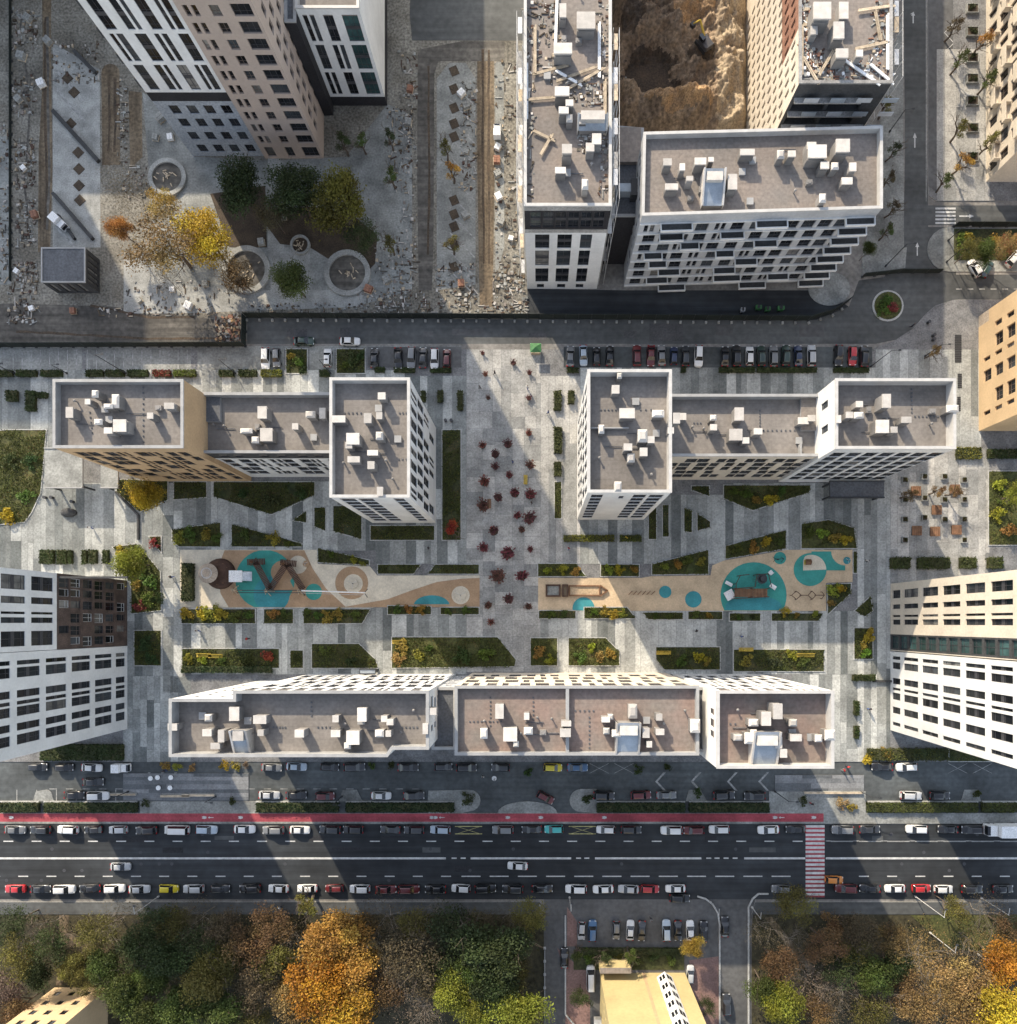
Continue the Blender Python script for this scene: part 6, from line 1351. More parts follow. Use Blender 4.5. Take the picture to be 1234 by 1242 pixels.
fence('hoarding', 'dark fence along the lower side of the side road', [(1157,275),(1300,275)], 1.8)
fence('site_fence', 'fence beside the driveway of the yellow house', [(661,1150),(661,1230)], 1.3, panel='galvanised', post_m='galvanised')

def lamp(base, top, label, m='dark_metal', arm=None):
    """base and head of the post as seen in the photo"""
    b = at(*base); r = math.dist(top, (NX,NY))/math.dist(base, (NX,NY)); h = max(4.5, min(11, hr(max(r,1.001))))
    o = empty('street_lamp', (b.x, b.y, 0.1)); tag(o, label, 'street lamp'); mb = MB(); mb.tube((0,0,0),(0,0,h),0.10,0.055,8); mb.build('post', M[m], o, org=(0,0,0))
    mb = MB(); mb.disc(0,0,0,0.35,0.2,10); mb.build('base_sleeve', M[m], o, org=(0,0,0))
    a = Vector(arm or (1.3,0.0)); mb = MB(); mb.tube((0,0,h-0.1),(a.x,a.y,h+0.25),0.05,0.04,6); mb.build('arm', M[m], o, org=(0,0,0))
    mb = MB(); mb.box(a.x-0.1,a.y-0.14,h+0.2,a.x+0.4,a.y+0.14,h+0.3); mb.build('lamp_head', M['dark_metal'], o, org=(0,0,0))
for q in (((286,453),(265,436),'dark street lamp by the bays between the tan and white blocks'),((153,453),(117,428),'dark street lamp above the tan block roof'),((82,453),(68,432),'dark street lamp above the left end of the tan block'),((18,453),(-4,438),'dark street lamp at the far left by the bays'),((401,453),(388,436),'dark street lamp beside the green square and white car'),
  ((1056,445),(1078,421),'dark street lamp at the end of the parked row near the roundabout'),((1122,432),(1143,420),'dark street lamp on the pavement near the orange-tan block'),((1079,160),(1098,133),'dark street lamp right of the balcony block, upper one'),((1074,323),(1100,296),'dark street lamp beside the small island by the roundabout'),((1150,292),(1166,280),'dark street lamp on the round corner island, upper'),((1148,318),(1164,306),'dark street lamp on the round corner island, lower'),
  ((940,960),(955,975),'dark street lamp left of the red and white crossing'),((156,960),(134,966),'dark street lamp by the hedge at left of the service lane'),((415,966),(405,978),'dark street lamp on the island between two hedges'),((1044,960),(1056,972),'dark street lamp right of the crossing plaza'),((262,966),(250,974),'dark street lamp at the paved crossing by the left hedges')): lamp(*q)
for q in (((193,1087),(162,1107),'pale street lamp over the yellow car, left wood'),((1110,1087),(1147,1111),'pale street lamp over the right sidewalk beside the red car'),((1190,1089),(1222,1113),'pale street lamp at the right end of the lower sidewalk'),((691,1088),(686,1106),'pale street lamp at the parking lot entrance'),((862,1094),(870,1112),'pale street lamp at the right corner of the parking lot'),((912,1100),(910,1124),'pale street lamp at the corner of the side street'),((1128,1131),(1162,1152),'pale lamp post among the trees of the right wood'),((1186,1157),(1206,1172),'pale lamp post further right among the trees')): lamp(*q, m='pole', arm=(0.0,1.6))
def kerb_wall(name, label, path, w=0.3, h=0.25, m='kerb'):
    P = [at(*q) for q in path]; o = empty(name, (P[0].x,P[0].y,0)); tag(o, label, 'wall')
    for a, b in zip(P, P[1:]):
        d = (b-a).normalized(); n = Vector((-d.y,d.x,0))*w/2; mb = MB(); mb.prism([tuple((a+n)[:2]),tuple((b+n)[:2]),tuple((b-n)[:2]),tuple((a-n)[:2])],0,h); mb.build('wall_length', M[m], o)
kerb_wall('low_wall','pale kerb wall curving round the parking lot corner to the side street',[(846,1087),(856,1090),(865,1097),(871,1108),(873,1122),(873,1300)])
kerb_wall('low_wall','pale kerb wall at the left side of the side street wood',[(908,1300),(908,1100),(913,1090),(920,1084),(932,1084)])
kerb_wall('low_wall','pale kerb wall along the driveway left of the yellow house',[(686,1110),(686,1230),(698,1244)])
kerb_wall('low_wall','dark low wall bounding the bed by the yellow tree',[(142,597),(169,625),(169,655)],0.35,0.6,'dark_wall')
kerb_wall('low_wall','dark low wall along the top end of the eastern walk to the white block',[(1058,826),(1082,826)],0.4,0.7,'dark_wall')
# round fountain basins in the yard
def basin(x, y, r, label, inner='mud'):
    p = at(x, y); o = empty('round_basin', (p.x,p.y,0.02)); tag(o, label, 'basin'); R0 = r*S; mb = MB(); n = 32
    for i in range(n):
        a, b = 2*math.pi*i/n, 2*math.pi*(i+1)/n; q = [(R0*math.cos(a),R0*math.sin(a)),(R0*math.cos(b),R0*math.sin(b)),(R0*0.78*math.cos(b),R0*0.78*math.sin(b)),(R0*0.78*math.cos(a),R0*0.78*math.sin(a))]; mb.prism(q,0,0.5)
    mb.build('rim', M['pale_concrete'], o, org=(0,0,0)); mb = MB(); mb.disc(0,0,0.0,0.15,R0*0.78,28); mb.build('floor', M[inner], o, org=(0,0,0))
    mb = MB(); rr = random.Random(int(x))
    for i in range(12): a = rr.uniform(0,6.28); q = rr.uniform(0,R0*0.6); c = (q*math.cos(a), q*math.sin(a)); mb.box(c[0]-rr.uniform(0.1,0.6),c[1]-0.08,0.16,c[0]+rr.uniform(0.1,0.6),c[1]+0.08,0.3,rot=rr.uniform(0,3))
    mb.build('loose_boards', M['plank'], o, org=(0,0,0))['kind'] = 'stuff'
basin(204,216,23,'round concrete basin above the yellow tree in the yard'); basin(300,328,29,'large round concrete basin beside the round green tree'); basin(422,332,28,'round concrete basin at the right by the hoarding'); basin(365,298,12,'small round dark basin between the two larger ones','soil')
# boulder-shaped sculpture, benches, bins
def bench(x, y, deg, phrase, where, m='yellow_wood', L=2.6):
    p = at(x, y, 0.4); o = empty('bench', (p.x,p.y,0.16)); o.rotation_euler.z = math.radians(deg)
    for j in range(4): mb = MB(); mb.box(-L/2,-0.32+0.17*j,0.40,L/2,-0.18+0.17*j,0.45); mb.build('slat', M[m], o, org=(0,0,0))
    for s_ in (-1,1): mb = MB(); mb.box(s_*L*0.4-0.05,-0.3,0,s_*L*0.4+0.05,0.33,0.39); mb.build('leg', M['dark_metal'], o, org=(0,0,0))
    mb = MB(); mb.box(-L/2,0.38,0.5,L/2,0.43,0.85); mb.box(-L*0.4,0.34,0.3,-L*0.4+0.06,0.38,0.8); mb.box(L*0.4,0.34,0.3,L*0.4+0.06,0.38,0.8); mb.build('backrest', M[m], o, org=(0,0,0))
    later(o, phrase, where, x, 'bench', 'benches')
for x, y in ((248,795),(262,796),(485,779),(805,792),(905,788),(977,795),(746,744)): bench(x, y, 0, 'yellow bench', 'in the beds by the southern row', L=2.9 if x != 977 else 3.6)
for x, y in ((638,582),(594,611)): bench(x, y, 90, 'yellow and brown bench', 'on the plaza among the red plants', 'wood' if x < 600 else 'yellow_wood', 1.9)
rr = random.Random(5)
mb = MB(); p = at(83,622)
ring = [[(p.x+1.9*k*math.cos(t)*(1 if math.cos(t) > 0 else 0.75)+0.2*z, p.y+0.95*k*math.sin(t), 0.12+z) for t in [6.283*i/12 for i in range(12)]] for k, z in ((1,0),(0.95,0.4),(0.7,0.8),(0.3,1.0))]
mb.v, mb.f = loft(ring, 12); mb.m = [0]*len(mb.f); o = mb.build('rock', M['dark_wall'], org=p, smooth=True); o.location = p; tag(o, 'dark leaf-shaped boulder on the pavement below the pale canopy', 'rock')
# bollards and bins as short round posts
for i, (x, y) in enumerate(((57,604),(65,604),(90,609),(541,511),(548,511),(1131,408),(1131,413),(1125,392))):
    p = at(x, y); o = empty('bollard', (p.x,p.y,0.13)); mb = MB(); mb.disc(0,0,0,0.7,0.28,12); mb.build('post', M['dark_metal'], o, org=(0,0,0)); mb = MB(); mb.disc(0,0,0.7,0.82,0.32,12); mb.build('cap', M['frame_dark'], o, org=(0,0,0))
    later(o, 'round dark bollard', 'standing on the pale pavement', x, 'bollard', 'bollards')
for x, y, w, d, l in ((1162,423,8,34,'dark metal grating in the pavement above the orange-tan block'),(1164,462,5,18,'narrow dark grating beside the roof of the striped block'),(1163,490,4,18,'second narrow grating beside the roof of the striped block')):
    a, b = at(x-w/2,y-d/2), at(x+w/2,y+d/2); o = empty('grating', ((a.x+b.x)/2,(a.y+b.y)/2,0.14)); tag(o, l, 'grating')
    n = max(4, int((a.y-b.y)/0.35))
    for i in range(n): mb = MB(); y0 = (b.y-a.y)/2+(a.y-b.y)*i/n; mb.box(-(b.x-a.x)/2, y0, 0, (b.x-a.x)/2, y0+(a.y-b.y)/n*0.8, 0.05); mb.build('bar', M['dark_metal'], o, org=(0,0,0))

# --- playground --------------------------------------------------------------
def new(name, x, y, label, cat, z=0.15): p = at(x, y); o = empty(name, (p.x,p.y,z)); tag(o, label, cat); return o
def lp(o, x, y, h=0.0): p = at(x, y, h); return Vector((p.x-o.location.x, p.y-o.location.y, h))
o = new('play_tower', 250,695, 'round play tower with grey conical roof at the west end', 'play tower')
mb = MB(); n = 20
for i in range(n):
    a, b = 6.283*i/n, 6.283*(i+1)/n; c = lp(o,250,695,3.4); R1 = 1.95
    mb.poly([(c.x+R1*math.cos(a),c.y+R1*math.sin(a),2.5),(c.x+R1*math.cos(b),c.y+R1*math.sin(b),2.5),(c.x+0.9*math.cos(b),c.y+0.9*math.sin(b),3.2),(c.x+0.9*math.cos(a),c.y+0.9*math.sin(a),3.2)]); mb.poly([(c.x+0.9*math.cos(a),c.y+0.9*math.sin(a),3.2),(c.x+0.9*math.cos(b),c.y+0.9*math.sin(b),3.2),(c.x,c.y,3.9)])
mb.build('roof', M['bronze_stone'], o, org=(0,0,0))
for i in range(8): a = 6.283*i/8; c = lp(o,250,695,3.4); mb = MB(); mb.tube((c.x+1.7*math.cos(a),c.y+1.7*math.sin(a),0),(c.x+1.7*math.cos(a),c.y+1.7*math.sin(a),2.55),0.09,0.09,6); mb.build('post', M['dark_wood'], o, org=(0,0,0))
for i in range(3): mb = MB(); c = lp(o,250,695,3.4); mb.disc(c.x,c.y,3.35-0.12*i,3.42-0.12*i,0.55+0.25*i,16); mb.build('roof_ring', M['galvanised'], o, org=(0,0,0))
o = new('play_mound', 268,696, 'large round dark brown mound platform next to the play tower', 'play mound')
mb = MB(); ring = [[(R1*math.cos(t),R1*math.sin(t),z) for t in [6.283*i/24 for i in range(24)]] for R1, z in ((3.1,0),(2.95,0.5),(2.3,1.0),(1.2,1.25))]; mb.v, mb.f = loft(ring, 24); mb.m = [0]*len(mb.f); mb.build('mound', M['dark_wood'], o, org=(0,0,0), smooth=True)
for k in (2.2,): 
    for i in range(12): a = 6.283*i/12; mb = MB(); mb.tube((k*math.cos(a),k*math.sin(a),0.9),(k*math.cos(a),k*math.sin(a),1.7),0.05,0.05,5); mb.build('rail_post', M['wood'], o, org=(0,0,0))
o = new('slide', 291,699, 'white and steel slide beside the dark brown mound', 'slide')
a, b = lp(o,278,692,2.4), lp(o,294,706,2.4); mb = MB(); mb.box(a.x,b.y,2.25,b.x,a.y,2.4); mb.build('deck_roof', M['bright_white'], o, org=(0,0,0))
for x in (a.x+0.1,b.x-0.1):
    for y in (a.y-0.1,b.y+0.1): mb = MB(); mb.tube((x,y,0),(x,y,2.26),0.06,0.06,6); mb.build('post', M['dark_metal'], o, org=(0,0,0))
c, d = lp(o,294,693,1.6), lp(o,306,705,0.4); mb = MB(); mb.v += [(c.x,c.y,1.6),(d.x,c.y,0.35),(d.x,d.y,0.35),(c.x,d.y,1.6)]; mb.f.append((0,3,2,1)); mb.m.append(0)
for y in (c.y,d.y): mb.quad((c.x,y,1.6),(d.x,y,0.35),(d.x,y,0.75),(c.x,y,2.0))
mb.build('chute', M['steel_pale'], o, org=(0,0,0))
o = new('timber_walkway', 336,700, 'zigzag brown timber climbing walkway over the teal circle', 'climbing frame')
Z = [(304,683),(322,683),(308,682),(328,716),(346,684),(358,683),(349,686),(368,716)]
for a, b in (((300,682),(322,681)),((310,682),(328,715)),((328,715),(347,685)),((340,682),(360,684)),((349,685),(368,715))):
    p, q = lp(o,*a,1.4), lp(o,*b,1.4); d = (q-p).normalized(); nn = Vector((-d.y,d.x,0)); L = (q-p).length; k = int(L/0.3)
    for i in range(k):
        c = p+(q-p)*((i+0.5)/k); mb = MB(); e = d*0.12; w_ = nn*0.62; mb.prism([tuple((c-e-w_)[:2]),tuple((c+e-w_)[:2]),tuple((c+e+w_)[:2]),tuple((c-e+w_)[:2])],1.3,1.4,bottom=True); mb.build('plank', M['dark_wood'], o, org=(0,0,0))
for a in ((285,716),(325,717),(365,717),(307,682),(345,684)):
    c = lp(o,*a,1.0)
    for i in range(5): t = 6.283*i/5; mb = MB(); mb.tube((c.x+1.0*math.cos(t),c.y+1.0*math.sin(t),0),(c.x-0.25*math.cos(t),c.y-0.25*math.sin(t),2.2),0.08,0.07,6); mb.build('trestle_pole', M['plank'] if a[1] > 700 else M['wood'], o, org=(0,0,0))
for y in (716,719): p, q = lp(o,288,y,2.0), lp(o,365,y,2.0); mb = MB(); mb.tube(p,q,0.08,0.08,6); mb.build('rope_beam', M['dark_metal'], o, org=(0,0,0))
o = new('cableway', 402,717, 'long pale zip line beam ending at the tan ring', 'zip line')
p, q = lp(o,366,716.5,2.3), lp(o,443,719,2.3); mb = MB(); mb.tube(p,q,0.14,0.14,8); mb.build('beam', M['bright_white'], o, org=(0,0,0)); mb = MB(); mb.tube(p+Vector((0,-0.45,-0.3)),q+Vector((0,-0.45,-0.3)),0.04,0.04,6); mb.build('cable', M['galvanised'], o, org=(0,0,0))
for t in (p,q): mb = MB(); mb.tube((t.x-0.1,t.y,t.z),(t.x-0.1,t.y-0.8,0),0.08,0.08,6); mb.tube((t.x-0.1,t.y,t.z),(t.x-0.1,t.y+0.8,0),0.08,0.08,6); mb.build('support', M['dark_metal'], o, org=(0,0,0))
def spinner(x, y, r, label, m='wood'):
    o = new('carousel', x, y, label, 'carousel'); mb = MB(); mb.disc(0,0,0.1,0.22,r*S,18); mb.build('disc', M[m], o, org=(0,0,0)); mb = MB(); mb.tube((0,0,0.2),(0,0,0.9),0.07,0.07,8); mb.build('column', M['dark_metal'], o, org=(0,0,0))
    for i in range(3): t = 2.1*i+0.5; mb = MB(); mb.tube((0,0,0.85),(r*S*math.cos(t),r*S*math.sin(t),0.8),0.035,0.035,5); mb.build('handle', M['galvanised'], o, org=(0,0,0))
spinner(429,708,6,'small carousel in the cream circle of the tan ring','rubber_cream'); spinner(559,722,7,'small carousel in the cream circle near the plaza','rubber_cream'); spinner(1027,680,3.6,'small blue carousel at the upper right end','rubber_blue'); spinner(372,684,4,'small carousel beside the timber walkway','rubber_tan')
o = new('sandbox', 700,716, 'long timber vehicle-shaped sandbox right of the plaza', 'sandbox')
def frame(x0,y0,x1,y1,h,w,m,name):
    a, b = lp(o,x0,y0), lp(o,x1,y1)
    for q in ((a.x,a.y-w,b.x,a.y),(a.x,b.y,b.x,b.y+w),(a.x,b.y+w,a.x+w,a.y-w),(b.x-w,b.y+w,b.x,a.y-w)): mb = MB(); mb.box(q[0],q[1],0,q[2],q[3],h); mb.build(name, M[m], o, org=(0,0,0))
frame(662,709,680,724,0.6,0.3,'dark_wood','cab_beam'); frame(682,709,689,724,0.9,0.25,'dark_wood','cab_beam'); frame(690,710,728,723,0.5,0.25,'wood','side_beam')
p = [lp(o,728,710),lp(o,737,716.5),lp(o,728,723)]; mb = MB()
for a, b in zip(p,p[1:]): d = (b-a).normalized(); nn = Vector((-d.y,d.x,0))*0.13; mb.prism([tuple((a+nn)[:2]),tuple((b+nn)[:2]),tuple((b-nn)[:2]),tuple((a-nn)[:2])],0,0.5)
mb.build('nose_beam', M['wood'], o, org=(0,0,0)); a, b = lp(o,691,711), lp(o,727,722); mb = MB(); mb.box(a.x,b.y,0.02,b.x,a.y,0.22); mb.build('sand', M['sand'], o, org=(0,0,0)); a, b = lp(o,664,711), lp(o,678,722); mb = MB(); mb.box(a.x,b.y,0.02,b.x,a.y,0.3); mb.build('deck', M['concrete'], o, org=(0,0,0))
o = new('play_structure', 912,714, 'large timber climbing structure with white slides on the teal circle', 'play structure')
a, b = lp(o,891,714,1.6), lp(o,931,724,1.6)
for i in range(22): mb = MB(); x = a.x+(b.x-a.x)*i/22; mb.box(x,b.y,1.5,x+(b.x-a.x)/22*0.85,a.y,1.6); mb.build('deck_plank', M['wood'], o, org=(0,0,0))
for x in (a.x,(a.x+b.x)/2,b.x):
    for y in (a.y,b.y): mb = MB(); mb.tube((x,y,0),(x,y,2.5),0.09,0.08,6); mb.build('post', M['dark_wood'], o, org=(0,0,0))
for q in (((890,726),(932,724)),((893,714),(916,712)),((916,712),(918,697)),((918,697),(932,696)),((932,696),(936,712)),((893,708),(898,698)),((898,698),(909,697)),((893,708),(893,714))):
    p1, p2 = lp(o,*q[0],2.3), lp(o,*q[1],2.3); mb = MB(); mb.tube(p1,p2,0.08,0.08,6); mb.tube((p1.x,p1.y,0),p1,0.07,0.07,6); mb.build('climbing_beam', M['dark_wood'], o, org=(0,0,0))
c = lp(o,925,702,2.6); mb = MB(); mb.disc(c.x,c.y,2.3,2.45,1.0,12); mb.disc(c.x,c.y,2.45,3.0,0.55,12); mb.build('net_crown', M['dark_metal'], o, org=(0,0,0))
for i in range(14): t = 6.283*i/14; mb = MB(); mb.tube((c.x+1.2*math.cos(t),c.y+1.2*math.sin(t),0.1),(c.x+0.6*math.cos(t),c.y+0.6*math.sin(t),2.9),0.03,0.03,4); mb.build('net_rope', M['dark_metal'], o, org=(0,0,0))
for x0,y0,x1,y1,rz in ((880,716,891,727,0.5),(880,706,889,710,-0.5),(933,692,938,697,0.7),(934,709,942,714,-0.6)):
    a, b = lp(o,x0,y0,1.0), lp(o,x1,y1,1.0); mb = MB(); mb.box(a.x,b.y,0.7,b.x,a.y,0.85,rot=rz); mb.box(a.x,b.y,0.85,b.x,b.y+0.08,1.1,rot=rz,c=((a.x+b.x)/2,(a.y+b.y)/2)); mb.build('slide', M['bright_white'], o, org=(0,0,0))
o = new('rope_climber', 980,722, 'low dark zigzag rope climber on the orange surface', 'climbing frame')
pts = [(960,722),(966,717),(972,722),(980,722),(985,717),(990,722),(1000,722)]
for a, b in list(zip(pts,pts[1:]))+[((966,727),(972,722)),((985,727),(990,722)),((997,718),(1000,722)),((997,726),(1000,722)),((960,722),(966,727)),((980,722),(985,727))]:
    p1, p2 = lp(o,*a,0.8), lp(o,*b,0.8); mb = MB(); mb.tube(p1,p2,0.07,0.07,6); mb.tube((p1.x,p1.y,0),p1,0.06,0.06,6); mb.build('bar', M['dark_wood'], o, org=(0,0,0))
o = new('spring_rockers', 776,719, 'row of slanted timber balance bars right of the sandbox', 'balance bars')
for i in range(6): p1, p2 = lp(o,763+i*5.5,721,0.4), lp(o,767+i*5.5,717,0.4); mb = MB(); mb.tube(p1,p2,0.08,0.08,6); mb.tube((p1.x,p1.y,0),p1,0.06,0.06,5); mb.tube((p2.x,p2.y,0),p2,0.06,0.06,5); mb.build('bar', M['wood'], o, org=(0,0,0))
o = new('play_house', 981,682, 'small yellow play house on the cream quarter circle', 'play house'); a, b = lp(o,978,678,1.4), lp(o,985,685,1.4); mb = MB(); mb.box(a.x+0.1,b.y+0.1,0,b.x-0.1,a.y-0.1,1.0); mb.build('walls', M['yellow_wood'], o, org=(0,0,0))
mb = MB(); mb.v += [(a.x,b.y,1.0),(b.x,b.y,1.0),(b.x,a.y,1.0),(a.x,a.y,1.0),(a.x,(a.y+b.y)/2,1.5),(b.x,(a.y+b.y)/2,1.5)]
for f in ((0,1,5,4),(2,3,4,5),(1,2,5),(3,0,4)): mb.f.append(f); mb.m.append(0)
mb.build('roof', M['wood'], o, org=(0,0,0))
o = new('swing', 946,677, 'small swing bar on the teal disc at the upper edge', 'swing'); p1, p2 = lp(o,941,678,1.6), lp(o,951,678,1.6); mb = MB(); mb.tube(p1,p2,0.06,0.06,6); mb.build('top_bar', M['dark_metal'], o, org=(0,0,0))
for p in (p1,p2): mb = MB(); mb.tube(p,(p.x,p.y-0.5,0),0.05,0.05,6); mb.tube(p,(p.x,p.y+0.5,0),0.05,0.05,6); mb.build('leg', M['dark_metal'], o, org=(0,0,0))
mb = MB(); mb.box((p1.x+p2.x)/2-0.25,p1.y-0.1,0.45,(p1.x+p2.x)/2+0.25,p1.y+0.1,0.5); mb.build('seat', M['tyre'], o, org=(0,0,0))

# --- market stand, signs, people ----------------------------------------------
o = new('market_stall', 650,427, 'small bright green stall at the top of the plaza', 'stall', 0.13)
mb = MB(); mb.box(-0.9,-0.6,0,0.9,0.6,1.0); mb.build('counter', M['plank'], o, org=(0,0,0)); mb = MB(); mb.v += [(-1.1,-0.9,2.0),(1.1,-0.9,2.0),(1.1,0.9,2.0),(-1.1,0.9,2.0),(0,0,2.5)]
for i in range(4): mb.f.append((i,(i+1)%4,4)); mb.m.append(0)
mb.build('canopy', M['plastic_green'], o, org=(0,0,0))
for x in (-1.0,1.0):
    for y in (-0.8,0.8): mb = MB(); mb.tube((x,y,0),(x,y,2.05),0.04,0.04,6); mb.build('post', M['galvanised'], o, org=(0,0,0))
def person(x, y, ang, top, bottom, label, z=0.13):
    """one continuous skinned figure in mid-stride; clothing colour on the body, hair and trousers as children"""
    p = at(x, y, 0.9); o = empty('person', (p.x,p.y,z)); o.rotation_euler.z = ang; tag(o, label, 'person')
    V = [(0,0,0.92),(0,0,1.18),(0,0,1.42),(0,0,1.52),(0.02,0,1.64),(0,0.19,1.40),(0.06,0.25,1.12),(0.2,0.24,0.92),(0,-0.19,1.40),(-0.06,-0.25,1.12),(0.02,-0.26,0.90),(0,0.1,0.88),(0.16,0.1,0.48),(0.1,0.1,0.06),(0.24,0.1,0.03),(0,-0.1,0.88),(-0.1,-0.1,0.48),(-0.28,-0.1,0.10),(-0.16,-0.1,0.03)]
    E = [(0,1),(1,2),(2,3),(3,4),(2,5),(5,6),(6,7),(2,8),(8,9),(9,10),(0,11),(11,12),(12,13),(13,14),(0,15),(15,16),(16,17),(17,18)]
    Rr = [.15,.16,.15,.06,.10,.07,.05,.035,.07,.05,.035,.095,.065,.045,.04,.095,.065,.045,.04]
    me = bpy.data.meshes.new('body'); me.from_pydata(V, E, []); ob = link('body', me, o); ob.modifiers.new('skin','SKIN'); 
    for i, sv_ in enumerate(me.skin_vertices[0].data): sv_.radius = (Rr[i],Rr[i]); sv_.use_root = (i == 0)
    ob.modifiers.new('sub','SUBSURF').levels = 1; ob.modifiers['sub'].render_levels = 1
    me.materials.append(M['obj_paint']); ob.color = (*top,1)
    mb = MB(); ring = [[(0.02+R1*math.cos(t),R1*math.sin(t),zz) for t in [6.283*i/10 for i in range(10)]] for R1, zz in ((0.115,1.66),(0.12,1.72),(0.08,1.78),(0.03,1.80))]; mb.v, mb.f = loft(ring,10); mb.m = [0]*len(mb.f); mb.build('hair', M['dark_wood'], o, org=(0,0,0), smooth=True)
    mb = MB()
    for s_, k, f in ((0.1,(0.16,0.48),(0.1,0.1)),(-0.1,(-0.1,0.48),(-0.28,0.14))): mb.tube((0,s_,0.95),(k[0],s_,k[1]),0.125,0.09,8,cap=False); mb.tube((k[0],s_,k[1]),(f[0],s_,f[1]),0.09,0.07,8,cap=False)
    t = mb.build('trousers', M['obj_paint'], o, org=(0,0,0)); t.color = (*bottom,1)
PAL = {'dark': (0.03,0.03,0.04), 'white': (0.6,0.6,0.58), 'red': (0.42,0.04,0.04), 'blue': (0.05,0.1,0.3), 'grey': (0.2,0.2,0.2), 'yellow': (0.5,0.38,0.04)}
for i, (x, y, t, b, l) in enumerate(((600,452,'dark','dark','person in dark clothes walking on the upper left plaza'),(640,470,'white','blue','person in a white top walking on the sunlit plaza'),(582,470,'grey','dark','person in grey walking beside the small hedges'),(622,560,'blue','dark','person in a blue top among the red plants'),(1029,930,'red','dark','person in red at the corner of the southern row'),(1024,934,'red','grey','person in a red top next to another at the southern corner'),(586,942,'white','dark','person in white crossing the service lane'),(600,945,'white','blue','person in a white top crossing the service lane on the right'),(200,935,'dark','blue','person in dark clothes near the left shop fronts'),(1060,600,'grey','dark','person in grey on the eastern walk'),(520,665,'dark','grey','person in dark clothes on the path below the white block'),(900,772,'blue','grey','person in blue on the lower court path'),(300,775,'red','dark','person in red on the lower court path'),(760,652,'yellow','dark','person in a yellow top on the court path'),(1107,395,'dark','dark','person in dark clothes at the kerb near the roundabout'),(655,1098,'white','dark','person in white on the sidewalk by the parking lot'),(985,975,'dark','red','person with dark top waiting at the crossing'),
  (208,700,'dark','blue','person in dark clothes on the western walk beside the playground'),(1052,680,'white','dark','person in white on the eastern walk beside the playground'),(596,640,'red','dark','person in red walking down the plaza left of the plants'),(645,610,'dark','grey','person in dark clothes on the plaza right of the plants'),(240,765,'grey','blue','person in grey on the lower court path at its west end'),(845,765,'dark','dark','person in dark clothes on the lower court path, right half'),(110,640,'white','blue','person in white on the pavement above the box hedges'),(665,500,'blue','dark','person in blue beside the sunlit plaza hedges'),(690,665,'red','blue','person in red on the path below the yellow-green hedge'),(1055,860,'dark','blue','person in dark clothes on the eastern walk by the small hedges'),(340,1101,'white','dark','person in white on the lower sidewalk beside the orange tree'),(790,1115,'grey','dark','person in grey walking across the parking lot'))):
    person(x, y, i*1.3, PAL[t], PAL[b], l, 0.13 if not 924 < y < 986 else 0.01)
# billboard-like frames over the pavement crossings, low pale walls
for i, (x0, x1, y) in enumerate(((222,262,964),(974,1046,961),(135,167,963),(196,232,965))):
    a, b = at(x0,y), at(x1,y); o = empty('bus_shelter' if i == 1 else 'seating_wall', ((a.x+b.x)/2,a.y,0.12)); L = b.x-a.x; mb = MB(); mb.box(-L/2,-0.25,0,L/2,0.25,0.45); mb.build('wall', M['pale_concrete'], o, org=(0,0,0)); mb = MB(); mb.box(-L/2+0.1,-0.2,0.45,L/2-0.1,0.2,0.52); mb.build('seat', M['plank'], o, org=(0,0,0))
    tag(o, ('pale seating wall on the paved crossing left of the hedges','long pale seating wall on the plaza above the red and white crossing','short pale seating wall behind the left hedge','pale seating wall in the middle of the left crossing')[i], 'seating wall')

for x, y in ((185.5,943),(194,942),(210,942),(195,954.5),(209,954.5),(600,943)):
    p = at(x, y); o = empty('cafe_table', (p.x,p.y,0.14)); mb = MB(); mb.disc(0,0,0.70,0.75,0.48,16); mb.build('table_top', M['bright_white'], o, org=(0,0,0)); mb = MB(); mb.tube((0,0,0),(0,0,0.7),0.05,0.05,8); mb.disc(0,0,0,0.04,0.28,12); mb.build('pedestal', M['dark_metal'], o, org=(0,0,0))
    later(o, 'small round white table', 'standing in the paved part of the service lane', x+y*0.01, 'table', 'cafe tables')
# --- construction clutter -------------------------------------------------------
def clutter(name, zones, n, label, cat, z=0.02, size=(0.2,0.7), mats=('concrete','pale_concrete','plank','vent_cap','dark_wood','roof_tan','soil','dirt','mud','track'), long=0.25, seed=1, parent=None):
    rr = random.Random(seed); mb = MB()
    for k in range(n):
        x0, y0, x1, y1 = rr.choice(zones); p = at(rr.uniform(x0,x1), rr.uniform(y0,y1), z); a = rr.uniform(*size); b = a*rr.uniform(0.3,1.0); h = rr.uniform(0.1,0.5)*min(1.2,a)
        if rr.random() < long: a *= 2.6; b = 0.16; h = 0.12
        mb.box(p.x-a/2,p.y-b/2,z,p.x+a/2,p.y+b/2,z+h,rr.randrange(len(mats)),rot=rr.choice((0,1.57,rr.uniform(0,3.14))))
    o = mb.build(name, [M[m] for m in mats]); tag(o, label, cat, kind='stuff'); return o
clutter('rubble', [(16,10,46,60),(16,90,44,140),(18,170,42,230),(20,240,44,300),(20,318,46,345),(10,345,48,392),(0,150,12,340)], 620, 'scattered building rubble along the left edge of the yard', 'rubble', 0.02, seed=1)
clutter('rubble', [(143,95,155,200),(62,50,120,100),(150,200,190,240),(150,340,290,372),(260,380,297,415),(120,372,260,384)], 520, 'building rubble between the dirt tracks and around the cabin', 'rubble', 0.03, size=(0.15,0.6), seed=2)
